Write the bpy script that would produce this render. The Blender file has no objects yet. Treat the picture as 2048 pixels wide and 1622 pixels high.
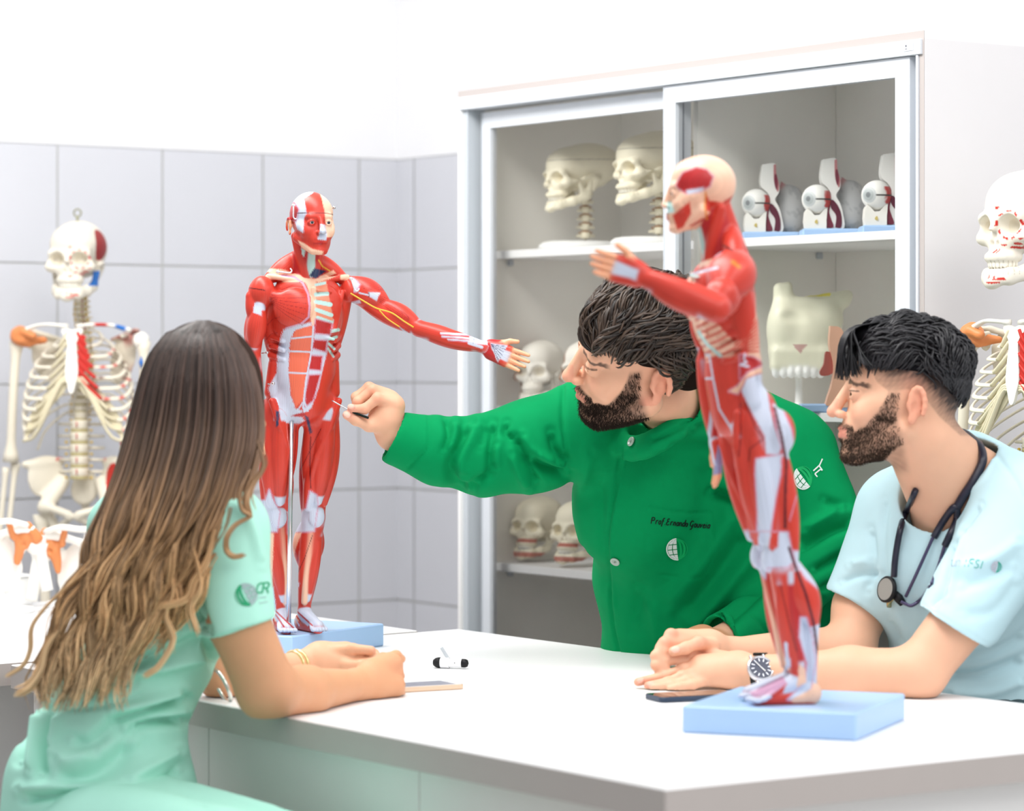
import bpy, math, random, os
import numpy as np
from mathutils import Vector, Matrix, Euler

# ---------------------------------------------------------------- camera, world, lights, exposure
F = 6000.0            # focal length in pixels of the 2048 x 1622 frame
CX, HY = 1024.0, 720.0
CAMZ = 1.395
TAB = 0.85            # worktop height
scene = bpy.context.scene
C = scene.collection
cam_d = bpy.data.cameras.new('camera')
cam_o = bpy.data.objects.new('camera', cam_d)
C.objects.link(cam_o)
cam_o.location = (0, 0, CAMZ)
cam_o.rotation_euler = (math.pi / 2, 0, 0)
cam_d.sensor_width = 36.0
cam_d.lens = F / 2048 * 36.0
cam_d.shift_y = -(811 - HY) / 2048
cam_d.dof.use_dof = True
cam_d.dof.focus_distance = 5.45
cam_d.dof.aperture_fstop = 3.6
cam_d.clip_end = 60
scene.camera = cam_o
world = bpy.data.worlds.new('world')
scene.world = world
world.use_nodes = True
wn_ = world.node_tree
bgn = wn_.nodes['Background']
# gradient added to shape the light: surroundings brighter towards the camera's right
tcn = wn_.nodes.new('ShaderNodeTexCoord')
dot = wn_.nodes.new('ShaderNodeVectorMath')
dot.operation = 'DOT_PRODUCT'
dot.inputs[1].default_value = (0.66, -0.68, 0.32)
mpr = wn_.nodes.new('ShaderNodeMapRange')
mpr.inputs['From Min'].default_value = -0.8
mpr.inputs['From Max'].default_value = 0.9
mpr.inputs['To Min'].default_value = 0.40
mpr.inputs['To Max'].default_value = 0.88
wn_.links.new(tcn.outputs['Generated'], dot.inputs[0])
wn_.links.new(dot.outputs['Value'], mpr.inputs[0])
wn_.links.new(mpr.outputs[0], bgn.inputs[1])
bgn.inputs[0].default_value = (0.94, 0.965, 1.0, 1)


def area_light(name, loc, rot, sx, sy, power, col):
    d = bpy.data.lights.new(name, 'AREA')
    d.shape = 'RECTANGLE'
    d.size, d.size_y = sx, sy
    d.energy = power
    d.color = col
    o = bpy.data.objects.new(name, d)
    o.location = loc
    o.rotation_euler = rot
    C.objects.link(o)


area_light('unseen_overhead_light', (1.3, 2.3, 3.0), (math.radians(14), math.radians(10), 0), 2.2, 1.2, 30, (1, 0.985, 0.96))  # unseen light, placed to the right to brighten right-facing edges and faces
area_light('unseen_overhead_light', (-0.45, 5.0, 2.95), (math.radians(0), math.radians(-36), math.radians(35)), 0.7, 2.6, 64, (1, 0.985, 0.96))  # unseen light added near the cabinet, tilted to brighten its inside
area_light('unseen_overhead_light', (-1.7, 5.6, 3.0), (math.radians(24), 0, math.radians(35)), 2.2, 0.8, 33, (1, 0.985, 0.96))  # unseen light added to brighten the tiled left wall
area_light('unseen_overhead_light', (1.9, 4.0, 3.0), (0, 0, math.radians(35)), 1.6, 1.0, 20, (1, 0.985, 0.96))
scene.view_settings.view_transform = 'Standard'
scene.view_settings.look = 'None'
scene.view_settings.gamma = 1
scene.view_settings.use_curve_mapping = False
scene.view_settings.exposure = 0.0

pi = math.pi
# ---------------------------------------------------------------- helpers
def V(*a):
    return np.array(a, dtype=float)


def at(px, py, D):
    """the point of the room at distance D (metres in front of the lens plane) seen at photo pixel px, py"""
    return V((px - CX) / F * D, D, CAMZ - (py - HY) / F * D)


def s2l(c):
    c = np.asarray(c, dtype=float) / 255.0
    return np.where(c <= 0.04045, c / 12.92, ((c + 0.055) / 1.055) ** 2.4)


def rgb(r, g, b):
    v = s2l((r, g, b))
    return (float(v[0]), float(v[1]), float(v[2]), 1.0)


def mat(name, col=None, rough=0.5, spec=0.5, metal=0.0, attr=None, noise=0.0, nscale=20.0, bump=0.0, bscale=200.0,
        sss=0.0, fibre=0.0, coat=0.0, trans=0.0, ior=1.45, sheen=0.0, stretch=None):
    m = bpy.data.materials.new(name)
    m.use_nodes = True
    nt = m.node_tree
    b = nt.nodes['Principled BSDF']
    b.inputs['Roughness'].default_value = rough
    b.inputs['Specular IOR Level'].default_value = spec
    b.inputs['Metallic'].default_value = metal
    b.inputs['IOR'].default_value = ior
    b.inputs['Coat Weight'].default_value = coat
    b.inputs['Transmission Weight'].default_value = trans
    b.inputs['Sheen Weight'].default_value = sheen
    if sss:
        b.inputs['Subsurface Weight'].default_value = sss
        b.inputs['Subsurface Radius'].default_value = (1, 0.35, 0.2)
        b.inputs['Subsurface Scale'].default_value = 0.012
    src = None
    if attr:
        a = nt.nodes.new('ShaderNodeAttribute')
        a.attribute_name = attr
        src = a.outputs['Color']
    else:
        b.inputs['Base Color'].default_value = col
    tc = nt.nodes.new('ShaderNodeTexCoord')
    if noise:
        n = nt.nodes.new('ShaderNodeTexNoise')
        n.inputs['Scale'].default_value = nscale
        n.inputs['Detail'].default_value = 5
        if stretch:
            mp = nt.nodes.new('ShaderNodeMapping')
            mp.inputs['Scale'].default_value = stretch
            nt.links.new(tc.outputs['Object'], mp.inputs[0])
            nt.links.new(mp.outputs[0], n.inputs['Vector'])
        else:
            nt.links.new(tc.outputs['Object'], n.inputs['Vector'])
        r = nt.nodes.new('ShaderNodeMapRange')
        r.inputs['To Min'].default_value = 1 - noise
        r.inputs['To Max'].default_value = 1 + noise
        nt.links.new(n.outputs[0], r.inputs[0])
        mx = nt.nodes.new('ShaderNodeVectorMath')
        mx.operation = 'SCALE'
        if src:
            nt.links.new(src, mx.inputs[0])
        else:
            mx.inputs[0].default_value = col[:3]
        nt.links.new(r.outputs[0], mx.inputs['Scale'])
        src = mx.outputs[0]
    if fibre:
        a = nt.nodes.new('ShaderNodeAttribute')
        a.attribute_name = 'fib'
        cb = nt.nodes.new('ShaderNodeCombineXYZ')
        nt.links.new(a.outputs['Fac'], cb.inputs[0])
        n = nt.nodes.new('ShaderNodeTexNoise')
        n.inputs['Scale'].default_value = fibre
        n.inputs['Detail'].default_value = 2
        nt.links.new(cb.outputs[0], n.inputs['Vector'])
        r = nt.nodes.new('ShaderNodeMapRange')
        r.inputs['From Min'].default_value = 0.3
        r.inputs['From Max'].default_value = 0.7
        r.inputs['To Min'].default_value = 0.80
        r.inputs['To Max'].default_value = 1.10
        nt.links.new(n.outputs[0], r.inputs[0])
        mx = nt.nodes.new('ShaderNodeVectorMath')
        mx.operation = 'SCALE'
        nt.links.new(src, mx.inputs[0])
        nt.links.new(r.outputs[0], mx.inputs['Scale'])
        src = mx.outputs[0]
    if src:
        nt.links.new(src, b.inputs['Base Color'])
    if bump:
        n = nt.nodes.new('ShaderNodeTexNoise')
        n.inputs['Scale'].default_value = bscale
        n.inputs['Detail'].default_value = 4
        nt.links.new(tc.outputs['Object'], n.inputs['Vector'])
        bp = nt.nodes.new('ShaderNodeBump')
        bp.inputs['Strength'].default_value = bump
        bp.inputs['Distance'].default_value = 0.002
        nt.links.new(n.outputs[0], bp.inputs['Height'])
        nt.links.new(bp.outputs[0], b.inputs['Normal'])
    return m


def tag(o, label=None, cat=None, group=None, kind=None):
    if label:
        o['label'] = label
    if cat:
        o['category'] = cat
    if group:
        o['group'] = group
    if kind:
        o['kind'] = kind
    return o


def thing(name, label, cat, loc=(0, 0, 0), group=None):
    o = bpy.data.objects.new(name, None)
    o.empty_display_size = 0.05
    C.objects.link(o)
    o.location = tuple(float(v) for v in loc)
    return tag(o, label, cat, group)


def wloc(o):
    p = V(0, 0, 0)
    while o is not None:
        p = p + np.array(o.location)
        o = o.parent
    return p


def link_mesh(name, verts, faces, m, parent=None, col=None, fib=None, smooth=True, origin=None, label=None):
    """verts in room coordinates; the object sits at its parent's origin"""
    verts = np.asarray(verts, dtype=np.float64).reshape(-1, 3)
    if origin is None:
        origin = V(0, 0, 0) if parent is None else wloc(parent)
    origin = np.asarray(origin, dtype=float)
    vv = (verts - origin).astype(np.float32)
    me = bpy.data.meshes.new(name)
    if isinstance(faces, np.ndarray) and faces.ndim == 2:
        n = len(faces)
        k = faces.shape[1]
        me.vertices.add(len(vv))
        me.vertices.foreach_set('co', vv.ravel())
        me.loops.add(n * k)
        me.loops.foreach_set('vertex_index', faces.astype(np.int32).ravel())
        me.polygons.add(n)
        me.polygons.foreach_set('loop_start', np.arange(0, n * k, k, dtype=np.int32))
        me.update(calc_edges=True)
    else:
        me.from_pydata([tuple(map(float, v)) for v in vv], [], [tuple(int(i) for i in f) for f in faces])
        me.update()
    me.validate()
    if smooth:
        me.polygons.foreach_set('use_smooth', np.ones(len(me.polygons), dtype=bool))
    if col is not None and len(me.vertices) == len(vv):
        ca = me.color_attributes.new('Col', 'FLOAT_COLOR', 'POINT')
        cc = np.ones((len(vv), 4), dtype=np.float32)
        cc[:, :3] = col
        ca.data.foreach_set('color', cc.ravel())
    if fib is not None and len(me.vertices) == len(vv):
        fa = me.attributes.new('fib', 'FLOAT', 'POINT')
        fa.data.foreach_set('value', np.asarray(fib, dtype=np.float32))
    if isinstance(m, (list, tuple)):
        for q in m:
            me.materials.append(q)
    elif m is not None:
        me.materials.append(m)
    o = bpy.data.objects.new(name, me)
    C.objects.link(o)
    if parent is not None:
        o.parent = parent
        if wloc(parent) is not None:
            o.location = tuple(origin - wloc(parent))
    else:
        o.location = tuple(origin)
    if label:
        o['label'] = label
    return o


class MB:
    """collects simple shapes into one mesh"""

    def __init__(self):
        self.v, self.f, self.c = [], [], []

    def add(self, verts, faces, col=None):
        b = len(self.v)
        self.v += [tuple(map(float, p)) for p in verts]
        self.f += [tuple(i + b for i in f) for f in faces]
        self.c += [tuple(col) if col is not None else (1, 1, 1)] * len(verts)
        return self

    def box(self, c, size, R=None, bev=0.0, col=None):
        """rounded box: every edge bevelled by bev"""
        h = np.array(size, float) / 2
        c = np.array(c, float)
        R = np.eye(3) if R is None else np.asarray(R)
        if bev <= 0:
            vs = [c + R @ (h * V(x, y, z)) for x in (-1, 1) for y in (-1, 1) for z in (-1, 1)]
            fs = [(0, 1, 3, 2), (4, 6, 7, 5), (0, 4, 5, 1), (2, 3, 7, 6), (0, 2, 6, 4), (1, 5, 7, 3)]
            return self.add(vs, fs, col)
        bev = min(bev, h.min() * 0.98)
        vs, idx = [], {}
        for x in (-1, 1):
            for y in (-1, 1):
                for z in (-1, 1):
                    for a in range(3):
                        q = h - bev
                        q = q.copy()
                        q[a] = h[a]
                        idx[(x, y, z, a)] = len(vs)
                        vs.append(c + R @ (q * V(x, y, z)))
        fs = []
        S = (-1, 1)
        for a in range(3):
            b_, c_ = [(1, 2), (2, 0), (0, 1)][a]
            for s in S:
                ring = []
                for (u, w) in ((-1, -1), (1, -1), (1, 1), (-1, 1)):
                    k = [0, 0, 0]
                    k[a], k[b_], k[c_] = s, u, w
                    ring.append(idx[(k[0], k[1], k[2], a)])
                fs.append(tuple(ring) if s > 0 else tuple(ring[::-1]))
            for u in S:
                for w in S:
                    # edge strip running along axis a
                    k0 = [0, 0, 0]
                    k1 = [0, 0, 0]
                    k0[a], k1[a] = -1, 1
                    k0[b_] = k1[b_] = u
                    k0[c_] = k1[c_] = w
                    q = (idx[(*k0, b_)], idx[(*k1, b_)], idx[(*k1, c_)], idx[(*k0, c_)])
                    fs.append(q if u * w < 0 else q[::-1])
        for x in S:
            for y in S:
                for z in S:
                    t = (idx[(x, y, z, 0)], idx[(x, y, z, 1)], idx[(x, y, z, 2)])
                    fs.append(t if x * y * z > 0 else t[::-1])
        return self.add(vs, fs, col)

    def tube(self, pts, rad, n=8, flat=1.0, up=None, cap=True, col=None):
        v, f = tube_mesh(pts, rad, n, flat, up, cap)
        if col is not None and len(np.shape(col)) == 2:
            b = len(self.v)
            self.add(v, f)
            self.c[b:] = [tuple(col[min(i // n, len(col) - 1)]) for i in range(len(v))]
            return self
        return self.add(v, f, col)

    def lathe(self, c, prof, n=24, R=None, col=None):
        """prof: list of (r, z)"""
        R = np.eye(3) if R is None else np.asarray(R)
        c = np.array(c, float)
        vs, fs = [], []
        for (r, z) in prof:
            for i in range(n):
                a = 2 * pi * i / n
                vs.append(c + R @ V(r * math.cos(a), r * math.sin(a), z))
        m = len(prof)
        for j in range(m - 1):
            for i in range(n):
                fs.append((j * n + i, j * n + (i + 1) % n, (j + 1) * n + (i + 1) % n, (j + 1) * n + i))
        fs.append(tuple(range(n))[::-1])
        fs.append(tuple((m - 1) * n + i for i in range(n)))
        return self.add(vs, fs, col)

    def ell(self, c, r, R=None, nu=16, nv=10, col=None):
        prof = [(math.sin(pi * j / nv), -math.cos(pi * j / nv)) for j in range(nv + 1)]
        prof = [(max(a, 1e-3), b) for a, b in prof]
        R = np.eye(3) if R is None else np.asarray(R)
        r = np.array(r, float) * np.ones(3)
        return self.lathe(c, prof, nu, R @ np.diag(r), col)

    def prism(self, poly, h0, h1, fn, col=None):
        """poly: 2D outline, fn(u, v, h) -> point"""
        n = len(poly)
        vs = [fn(u, v, h0) for u, v in poly] + [fn(u, v, h1) for u, v in poly]
        fs = [tuple(range(n))[::-1], tuple(range(n, 2 * n))]
        fs += [(i, (i + 1) % n, n + (i + 1) % n, n + i) for i in range(n)]
        return self.add(vs, fs, col)

    def build(self, name, m, parent=None, smooth=False, origin=None, label=None, colors=False):
        return link_mesh(name, np.array(self.v), self.f, m, parent, col=np.array(self.c) if colors else None,
                         smooth=smooth, origin=origin, label=label)


def smooth_curve(P, n):
    """Catmull-Rom through control rows P (any width), n samples"""
    P = np.asarray(P, float)
    if len(P) < 3:
        t = np.linspace(0, 1, n)[:, None]
        return P[0] * (1 - t) + P[-1] * t
    Q = np.vstack([2 * P[0] - P[1], P, 2 * P[-1] - P[-2]])
    u = np.linspace(0, len(P) - 1 - 1e-9, n)
    i = u.astype(int)
    t = (u - i)[:, None]
    a, b, c, d = Q[i], Q[i + 1], Q[i + 2], Q[i + 3]
    return 0.5 * ((2 * b) + (c - a) * t + (2 * a - 5 * b + 4 * c - d) * t ** 2 + (3 * b - a - 3 * c + d) * t ** 3)


def nrm(v):
    v = np.asarray(v, float)
    return v / (np.linalg.norm(v) + 1e-12)


def frames(P, up=None):
    P = np.asarray(P, float)
    T = np.gradient(P, axis=0)
    T /= np.linalg.norm(T, axis=1)[:, None] + 1e-12
    u = np.array(up, float) if up is not None else (V(0, 0, 1) if abs(T[0][2]) < 0.9 else V(0, 1, 0))
    A, B = [], []
    for i, t in enumerate(T):
        if up is not None:
            u = np.array(up, float)
        a = u - t * (u @ t)
        if np.linalg.norm(a) < 1e-6:
            a = V(1, 0, 0) - t * t[0]
        a = nrm(a)
        u = a
        A.append(a)
        B.append(np.cross(t, a))
    return T, np.array(A), np.array(B)


def tube_mesh(pts, rad, n=8, flat=1.0, up=None, cap=True):
    P = np.asarray(pts, float)
    r = np.broadcast_to(np.asarray(rad, float), (len(P),)) if np.ndim(rad) < 2 else np.asarray(rad)
    _, A, B = frames(P, up)
    a = np.arange(n) * 2 * pi / n
    ca, sa = np.cos(a)[None, :, None], np.sin(a)[None, :, None]
    rr = r[:, None, None]
    vs = P[:, None, :] + rr * (A[:, None, :] * ca * flat + B[:, None, :] * sa)
    vs = vs.reshape(-1, 3)
    fs = []
    m = len(P)
    for j in range(m - 1):
        for i in range(n):
            fs.append((j * n + i, j * n + (i + 1) % n, (j + 1) * n + (i + 1) % n, (j + 1) * n + i))
    if cap:
        fs.append(tuple(range(n))[::-1])
        fs.append(tuple((m - 1) * n + i for i in range(n)))
    return [tuple(v) for v in vs], fs


def rotz(a):
    c, s = math.cos(a), math.sin(a)
    return np.array([[c, -s, 0], [s, c, 0], [0, 0, 1.0]])


def rotx(a):
    c, s = math.cos(a), math.sin(a)
    return np.array([[1.0, 0, 0], [0, c, -s], [0, s, c]])


def roty(a):
    c, s = math.cos(a), math.sin(a)
    return np.array([[c, 0, s], [0, 1.0, 0], [-s, 0, c]])


def axes(zdir, xhint=(1, 0, 0)):
    """rotation whose local z is zdir"""
    z = nrm(zdir)
    x = np.array(xhint, float)
    x = x - z * (x @ z)
    if np.linalg.norm(x) < 1e-6:
        x = V(0, 1, 0) - z * z[1]
    x = nrm(x)
    return np.column_stack([x, np.cross(z, x), z])


# ------------------------------------------------------------ soft solids (signed distance fields meshed with surface nets)
class Pr:
    """one soft solid: f(P)->distance, op '+' or '-', blend k, colour col (3) or function(P, t)->(N,3)"""
    __slots__ = ('f', 'op', 'k', 'col', 'par', 'tag', 'fib')

    def __init__(self, f, op='+', k=0.01, col=(1, 1, 1), par=None, tag=None, fib=None):
        self.f, self.op, self.k, self.col, self.par, self.tag, self.fib = f, op, k, col, par, tag, fib


def cap(p0, p1, r0, r1=None, bulge=0.0, op='+', k=0.01, col=(1, 1, 1), flat=None, fdir=None, ends=None, endt=0.2, tag=None):
    """tapered capsule; flat<1 squeezes it along fdir; ends = colour at the two ends (tendon)"""
    p0, p1 = np.array(p0, float), np.array(p1, float)
    r1 = r0 if r1 is None else r1
    ax = p1 - p0
    L2 = max(ax @ ax, 1e-12)
    fd = None
    if flat is not None:
        fd = nrm(np.array(fdir, float))
        a_ = ax / math.sqrt(L2)
        fd = nrm(fd - a_ * (fd @ a_)) if abs(fd @ a_) < 0.99 else fd

    def par(P):
        return np.clip(((P - p0) @ ax) / L2, 0, 1)

    def f(P):
        q = P - p0
        t = np.clip((q @ ax) / L2, 0, 1)
        r = r0 + (r1 - r0) * t
        if bulge:
            r = r + bulge * np.sin(pi * t) ** 1.0
        w = q - t[..., None] * ax
        if fd is not None:
            s = w @ fd
            w = w + (s * (1 / flat - 1))[..., None] * fd
            g = np.sqrt((w * w).sum(-1))
            return (g - r) * np.clip(flat + 0.25, 0, 1)
        return np.sqrt((w * w).sum(-1)) - r
    cc = col
    if ends is not None:
        c0 = np.array(col, float)
        c1 = np.array(ends, float)

        def cc(P):
            t = par(P)
            e = np.clip((endt - np.minimum(t, 1 - t)) / (0.35 * endt) + 0.0, 0, 1)[:, None]
            return c0 * (1 - e) + c1 * e
    h = nrm(np.cross(ax, V(0.3, 0.5, 0.8)))
    h2 = np.cross(nrm(ax), h)

    def fib(P):
        w = P - p0
        return np.arctan2(w @ h, w @ h2) * max(r0, r1, bulge)
    return Pr(f, op, k, cc, par, tag, fib)


def chain(pts, rads, **kw):
    return [cap(pts[i], pts[i + 1], rads[i], rads[i + 1], **kw) for i in range(len(pts) - 1)]


def ell(c, r, R=None, op='+', k=0.01, col=(1, 1, 1), tag=None):
    c = np.array(c, float)
    r = np.array(r, float) * np.ones(3)
    R = None if R is None else np.asarray(R, float)

    def f(P):
        q = P - c
        if R is not None:
            q = q @ R
        a = q / r
        k0 = np.sqrt((a * a).sum(-1))
        b = a / r
        k1 = np.sqrt((b * b).sum(-1)) + 1e-9
        return k0 * (k0 - 1.0) / k1

    def fib(P):
        q = P - c
        return q[:, 0]
    return Pr(f, op, k, col, None, tag, fib)


def rbox(c, h, R=None, rnd=0.005, op='+', k=0.01, col=(1, 1, 1), tag=None):
    c = np.array(c, float)
    h = np.array(h, float) - rnd
    R = None if R is None else np.asarray(R, float)

    def f(P):
        q = P - c
        if R is not None:
            q = q @ R
        q = np.abs(q) - h
        return np.sqrt((np.maximum(q, 0) ** 2).sum(-1)) + np.minimum(q.max(-1), 0) - rnd
    return Pr(f, op, k, col, None, tag, lambda P: P[:, 0])


def xf(prs, M, loc, s=1.0):
    """the same solids turned by M, scaled by s and moved to loc"""
    M = np.asarray(M, float)
    loc = np.asarray(loc, float)
    out = []
    for p in prs:
        def mk(g):
            return lambda P: g(((P - loc) @ M) / s)
        f0 = p.f
        q = Pr((lambda f0: (lambda P: f0(((P - loc) @ M) / s) * s))(f0), p.op, p.k * s,
               mk(p.col) if callable(p.col) else p.col, mk(p.par) if p.par else None, p.tag, mk(p.fib) if p.fib else None)
        out.append(q)
    return out


def field(prs, P):
    d = None
    for p in prs:
        e = p.f(P)
        if d is None:
            d = e if p.op == '+' else np.full(e.shape, 0.5)
            continue
        k = max(p.k, 1e-5)
        if p.op == '+':
            h = np.clip(0.5 + 0.5 * (d - e) / k, 0, 1)
            d = d * (1 - h) + e * h - k * h * (1 - h)
        elif p.op == '-':
            h = np.clip(0.5 - 0.5 * (d + e) / k, 0, 1)
            d = d * (1 - h) - e * h + k * h * (1 - h)
        else:
            h = np.clip(0.5 - 0.5 * (d - e) / k, 0, 1)
            d = d * (1 - h) + e * h + k * h * (1 - h)
    return d


BN = 12


def nets(prs, lo, hi, h, disp=None):
    """surface nets over the box lo..hi with cells of size h; only blocks near the surface are sampled"""
    lo, hi = np.array(lo, float), np.array(hi, float)
    bs = BN * h
    nb = np.maximum(1, np.ceil((hi - lo) / bs).astype(int))
    gi = np.stack(np.meshgrid(*[np.arange(k) for k in nb], indexing='ij'), -1).reshape(-1, 3)
    cen = lo + (gi + 0.5) * bs
    hd = bs * 0.87
    D = np.stack([p.f(cen) for p in prs], 1)
    # a block can hold surface only if some '+' solid comes near
    plus = np.array([p.op == '+' for p in prs])
    ks = np.array([p.k for p in prs])
    near = (D[:, plus] < hd * 1.7 + ks[plus] + 0.004).any(1)
    gi, cen, D = gi[near], cen[near], D[near]
    dc = field(prs, cen)
    keep = np.abs(dc) < hd * 2.6 + 0.006
    gi, cen, D = gi[keep], cen[keep], D[keep]
    N = BN + 1
    loc = np.stack(np.meshgrid(*[np.arange(N)] * 3, indexing='ij'), -1).reshape(-1, 3)
    verts_k, verts_p, quads = [], [], []
    G = (nb * BN + 4).astype(np.int64)

    def key(i):
        i = i + 1
        return (i[..., 0] * G[1] + i[..., 1]) * G[2] + i[..., 2]
    CH = 500
    cor = np.array([(x, y, z) for x in (0, 1) for y in (0, 1) for z in (0, 1)])
    edg = [(a, b) for a in range(8) for b in range(a + 1, 8) if np.abs(cor[a] - cor[b]).sum() == 1]
    for s in range(0, len(gi), CH):
        g = gi[s:s + CH]
        Dn = D[s:s + CH]
        base = g * BN
        W = lo + (base[:, None, :] + loc[None]) * h
        W = W.astype(np.float32)
        d = np.full(W.shape[:2], 0.5, dtype=np.float32)
        for j, p in enumerate(prs):
            m = Dn[:, j] < hd * 2.3 + p.k * 1.6 + 0.002
            if p.op == '&':
                m = np.ones(len(g), bool)
            if not m.any():
                continue
            full = m.all()
            Wm = W if full else W[m]
            e = p.f(Wm)
            dd = d if full else d[m]
            k = max(p.k, 1e-5)
            if p.op == '+':
                hh = np.clip(0.5 + 0.5 * (dd - e) / k, 0, 1)
                r = dd * (1 - hh) + e * hh - k * hh * (1 - hh)
            elif p.op == '-':
                hh = np.clip(0.5 - 0.5 * (dd + e) / k, 0, 1)
                r = dd * (1 - hh) - e * hh + k * hh * (1 - hh)
            else:
                hh = np.clip(0.5 - 0.5 * (dd - e) / k, 0, 1)
                r = dd * (1 - hh) + e * hh + k * hh * (1 - hh)
            if full:
                d = r.astype(np.float32)
            else:
                d[m] = r
        if disp is not None:
            d = d - disp(W.reshape(-1, 3)).reshape(d.shape)
        d = d.reshape(-1, N, N, N)
        neg = d < 0
        cs = sum(neg[:, x:x + BN, y:y + BN, z:z + BN].astype(np.int8) for x, y, z in cor)
        act = np.argwhere((cs > 0) & (cs < 8))
        if len(act) == 0:
            continue
        vals = np.stack([d[act[:, 0], act[:, 1] + c[0], act[:, 2] + c[1], act[:, 3] + c[2]] for c in cor], 1)
        acc = np.zeros((len(act), 3))
        cnt = np.zeros(len(act))
        for a, b in edg:
            va, vb = vals[:, a], vals[:, b]
            m = (va < 0) != (vb < 0)
            t = np.where(m, va / np.where(m, va - vb, 1), 0)
            pt = cor[a][None] * (1 - t[:, None]) + cor[b][None] * t[:, None]
            acc += pt * m[:, None]
            cnt += m
        acc /= cnt[:, None]
        gidx = base[act[:, 0]] + act[:, 1:]
        verts_k.append(key(gidx))
        verts_p.append(lo + (gidx + acc) * h)
        for ax in range(3):
            o = [0, 0, 0]
            o[ax] = 1
            A = neg[:, :BN, :BN, :BN]
            B = neg[:, o[0]:BN + o[0], o[1]:BN + o[1], o[2]:BN + o[2]]
            e = np.argwhere(A != B)
            if len(e) == 0:
                continue
            flip = A[e[:, 0], e[:, 1], e[:, 2], e[:, 3]]
            gx = base[e[:, 0]] + e[:, 1:]
            u, w = (ax + 1) % 3, (ax + 2) % 3
            U = np.zeros(3, int)
            U[u] = 1
            Wv = np.zeros(3, int)
            Wv[w] = 1
            q = np.stack([key(gx - U - Wv), key(gx - Wv), key(gx), key(gx - U)], 1)
            q[~flip] = q[~flip][:, ::-1]
            quads.append(q)
    if not verts_k:
        return np.zeros((0, 3)), np.zeros((0, 4), int)
    K = np.concatenate(verts_k)
    Pn = np.concatenate(verts_p)
    K, ui = np.unique(K, return_index=True)
    Pn = Pn[ui]
    Q = np.concatenate(quads)
    ix = np.searchsorted(K, Q)
    ix = np.clip(ix, 0, len(K) - 1)
    ok = (K[ix] == Q).all(1)
    return Pn, ix[ok]


def sdf_colors(prs, P, soft=0.0015):
    """colour and fibre coordinate of the nearest solid"""
    ps = [p for p in prs if p.op == '+' and p.col is not None]
    D = np.stack([p.f(P) for p in ps], 1)
    D = np.maximum(D, -0.004) if False else D
    dm = D.min(1)
    W = np.exp(-(D - dm[:, None]) / soft)
    W[W < 1e-3] = 0
    col = np.zeros((len(P), 3))
    ws = W.sum(1)
    for j, p in enumerate(ps):
        m = W[:, j] > 0
        if m.any():
            c = p.col(P[m]) if callable(p.col) else np.array(p.col, float)[None, :3]
            col[m] += c * W[m, j][:, None]
    col /= ws[:, None]
    nj = D.argmin(1)
    fib = np.zeros(len(P))
    for j, p in enumerate(ps):
        m = nj == j
        if m.any() and p.fib:
            fib[m] = p.fib(P[m]) + j * 0.37
    return col, fib, nj, [p.tag for p in ps]


def bounds(prs, pad=0.02, seeds=None):
    S = np.array(seeds)
    return S.min(0) - pad, S.max(0) + pad


def solid(name, prs, lo, hi, h, m, parent=None, paint=None, disp=None, soft=0.0015, origin=None, relax=1, label=None, post=None):
    P, Fq = nets(prs, lo, hi, h, disp)
    P = relax_mesh(P, Fq, relax)
    col, fib, nj, tags = sdf_colors(prs, P, soft)
    if paint is not None:
        col = paint(P, col, nj, tags)
    if post is not None:
        P = relax_mesh(post(P, Fq), Fq, 1)
    return link_mesh(name, P, Fq, m, parent, col=col, fib=fib, origin=origin, label=label)


def relax_mesh(P, Fq, it):
    for _ in range(it):
        acc = np.zeros_like(P)
        cnt = np.zeros(len(P))
        for a, b in ((0, 1), (1, 2), (2, 3), (3, 0)):
            for x, y in ((a, b), (b, a)):
                for j in range(3):
                    acc[:, j] += np.bincount(Fq[:, x], P[Fq[:, y], j], len(P))
                cnt += np.bincount(Fq[:, x], minlength=len(P))
        m = cnt > 0
        P = P.copy()
        P[m] = 0.5 * P[m] + 0.5 * acc[m] / cnt[m][:, None]
    return P


def vnoise(P, s, seed=0):
    """smooth pseudo-noise in -1..1 from summed sines"""
    r = np.random.RandomState(seed)
    out = 0
    for i in range(5):
        k = r.normal(size=3)
        k = k / np.linalg.norm(k) * s * (0.6 + 0.35 * i)
        out = out + np.sin(P @ k + r.uniform(0, 6.28))
    return out / 5 * 1.4


def sstep(a, b, x):
    t = np.clip((x - a) / (b - a), 0, 1)
    return t * t * (3 - 2 * t)


def mixc(c, new, w):
    w = np.clip(w, 0, 1)[:, None]
    return c * (1 - w) + np.array(new, float)[None, :3] * w
# ---------------------------------------------------------------- room axes (the bench and the cabinet share them)
DA = V(-0.5736, 0.8192, 0)     # away to the left
DB = V(0.8192, 0.5736, 0)      # away to the right
RR = np.column_stack([DA, DB, V(0, 0, 1)])   # local (a, b, z)
C0 = V(0.1943, 3.811, 0)       # near corner of the bench


def isl(a, b, z=0.0):
    return C0 + DA * a + DB * b + V(0, 0, z)


M_wall = mat('white_paint', rgb(245, 245, 246), 0.7, 0.2, noise=0.01, nscale=3)


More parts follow.
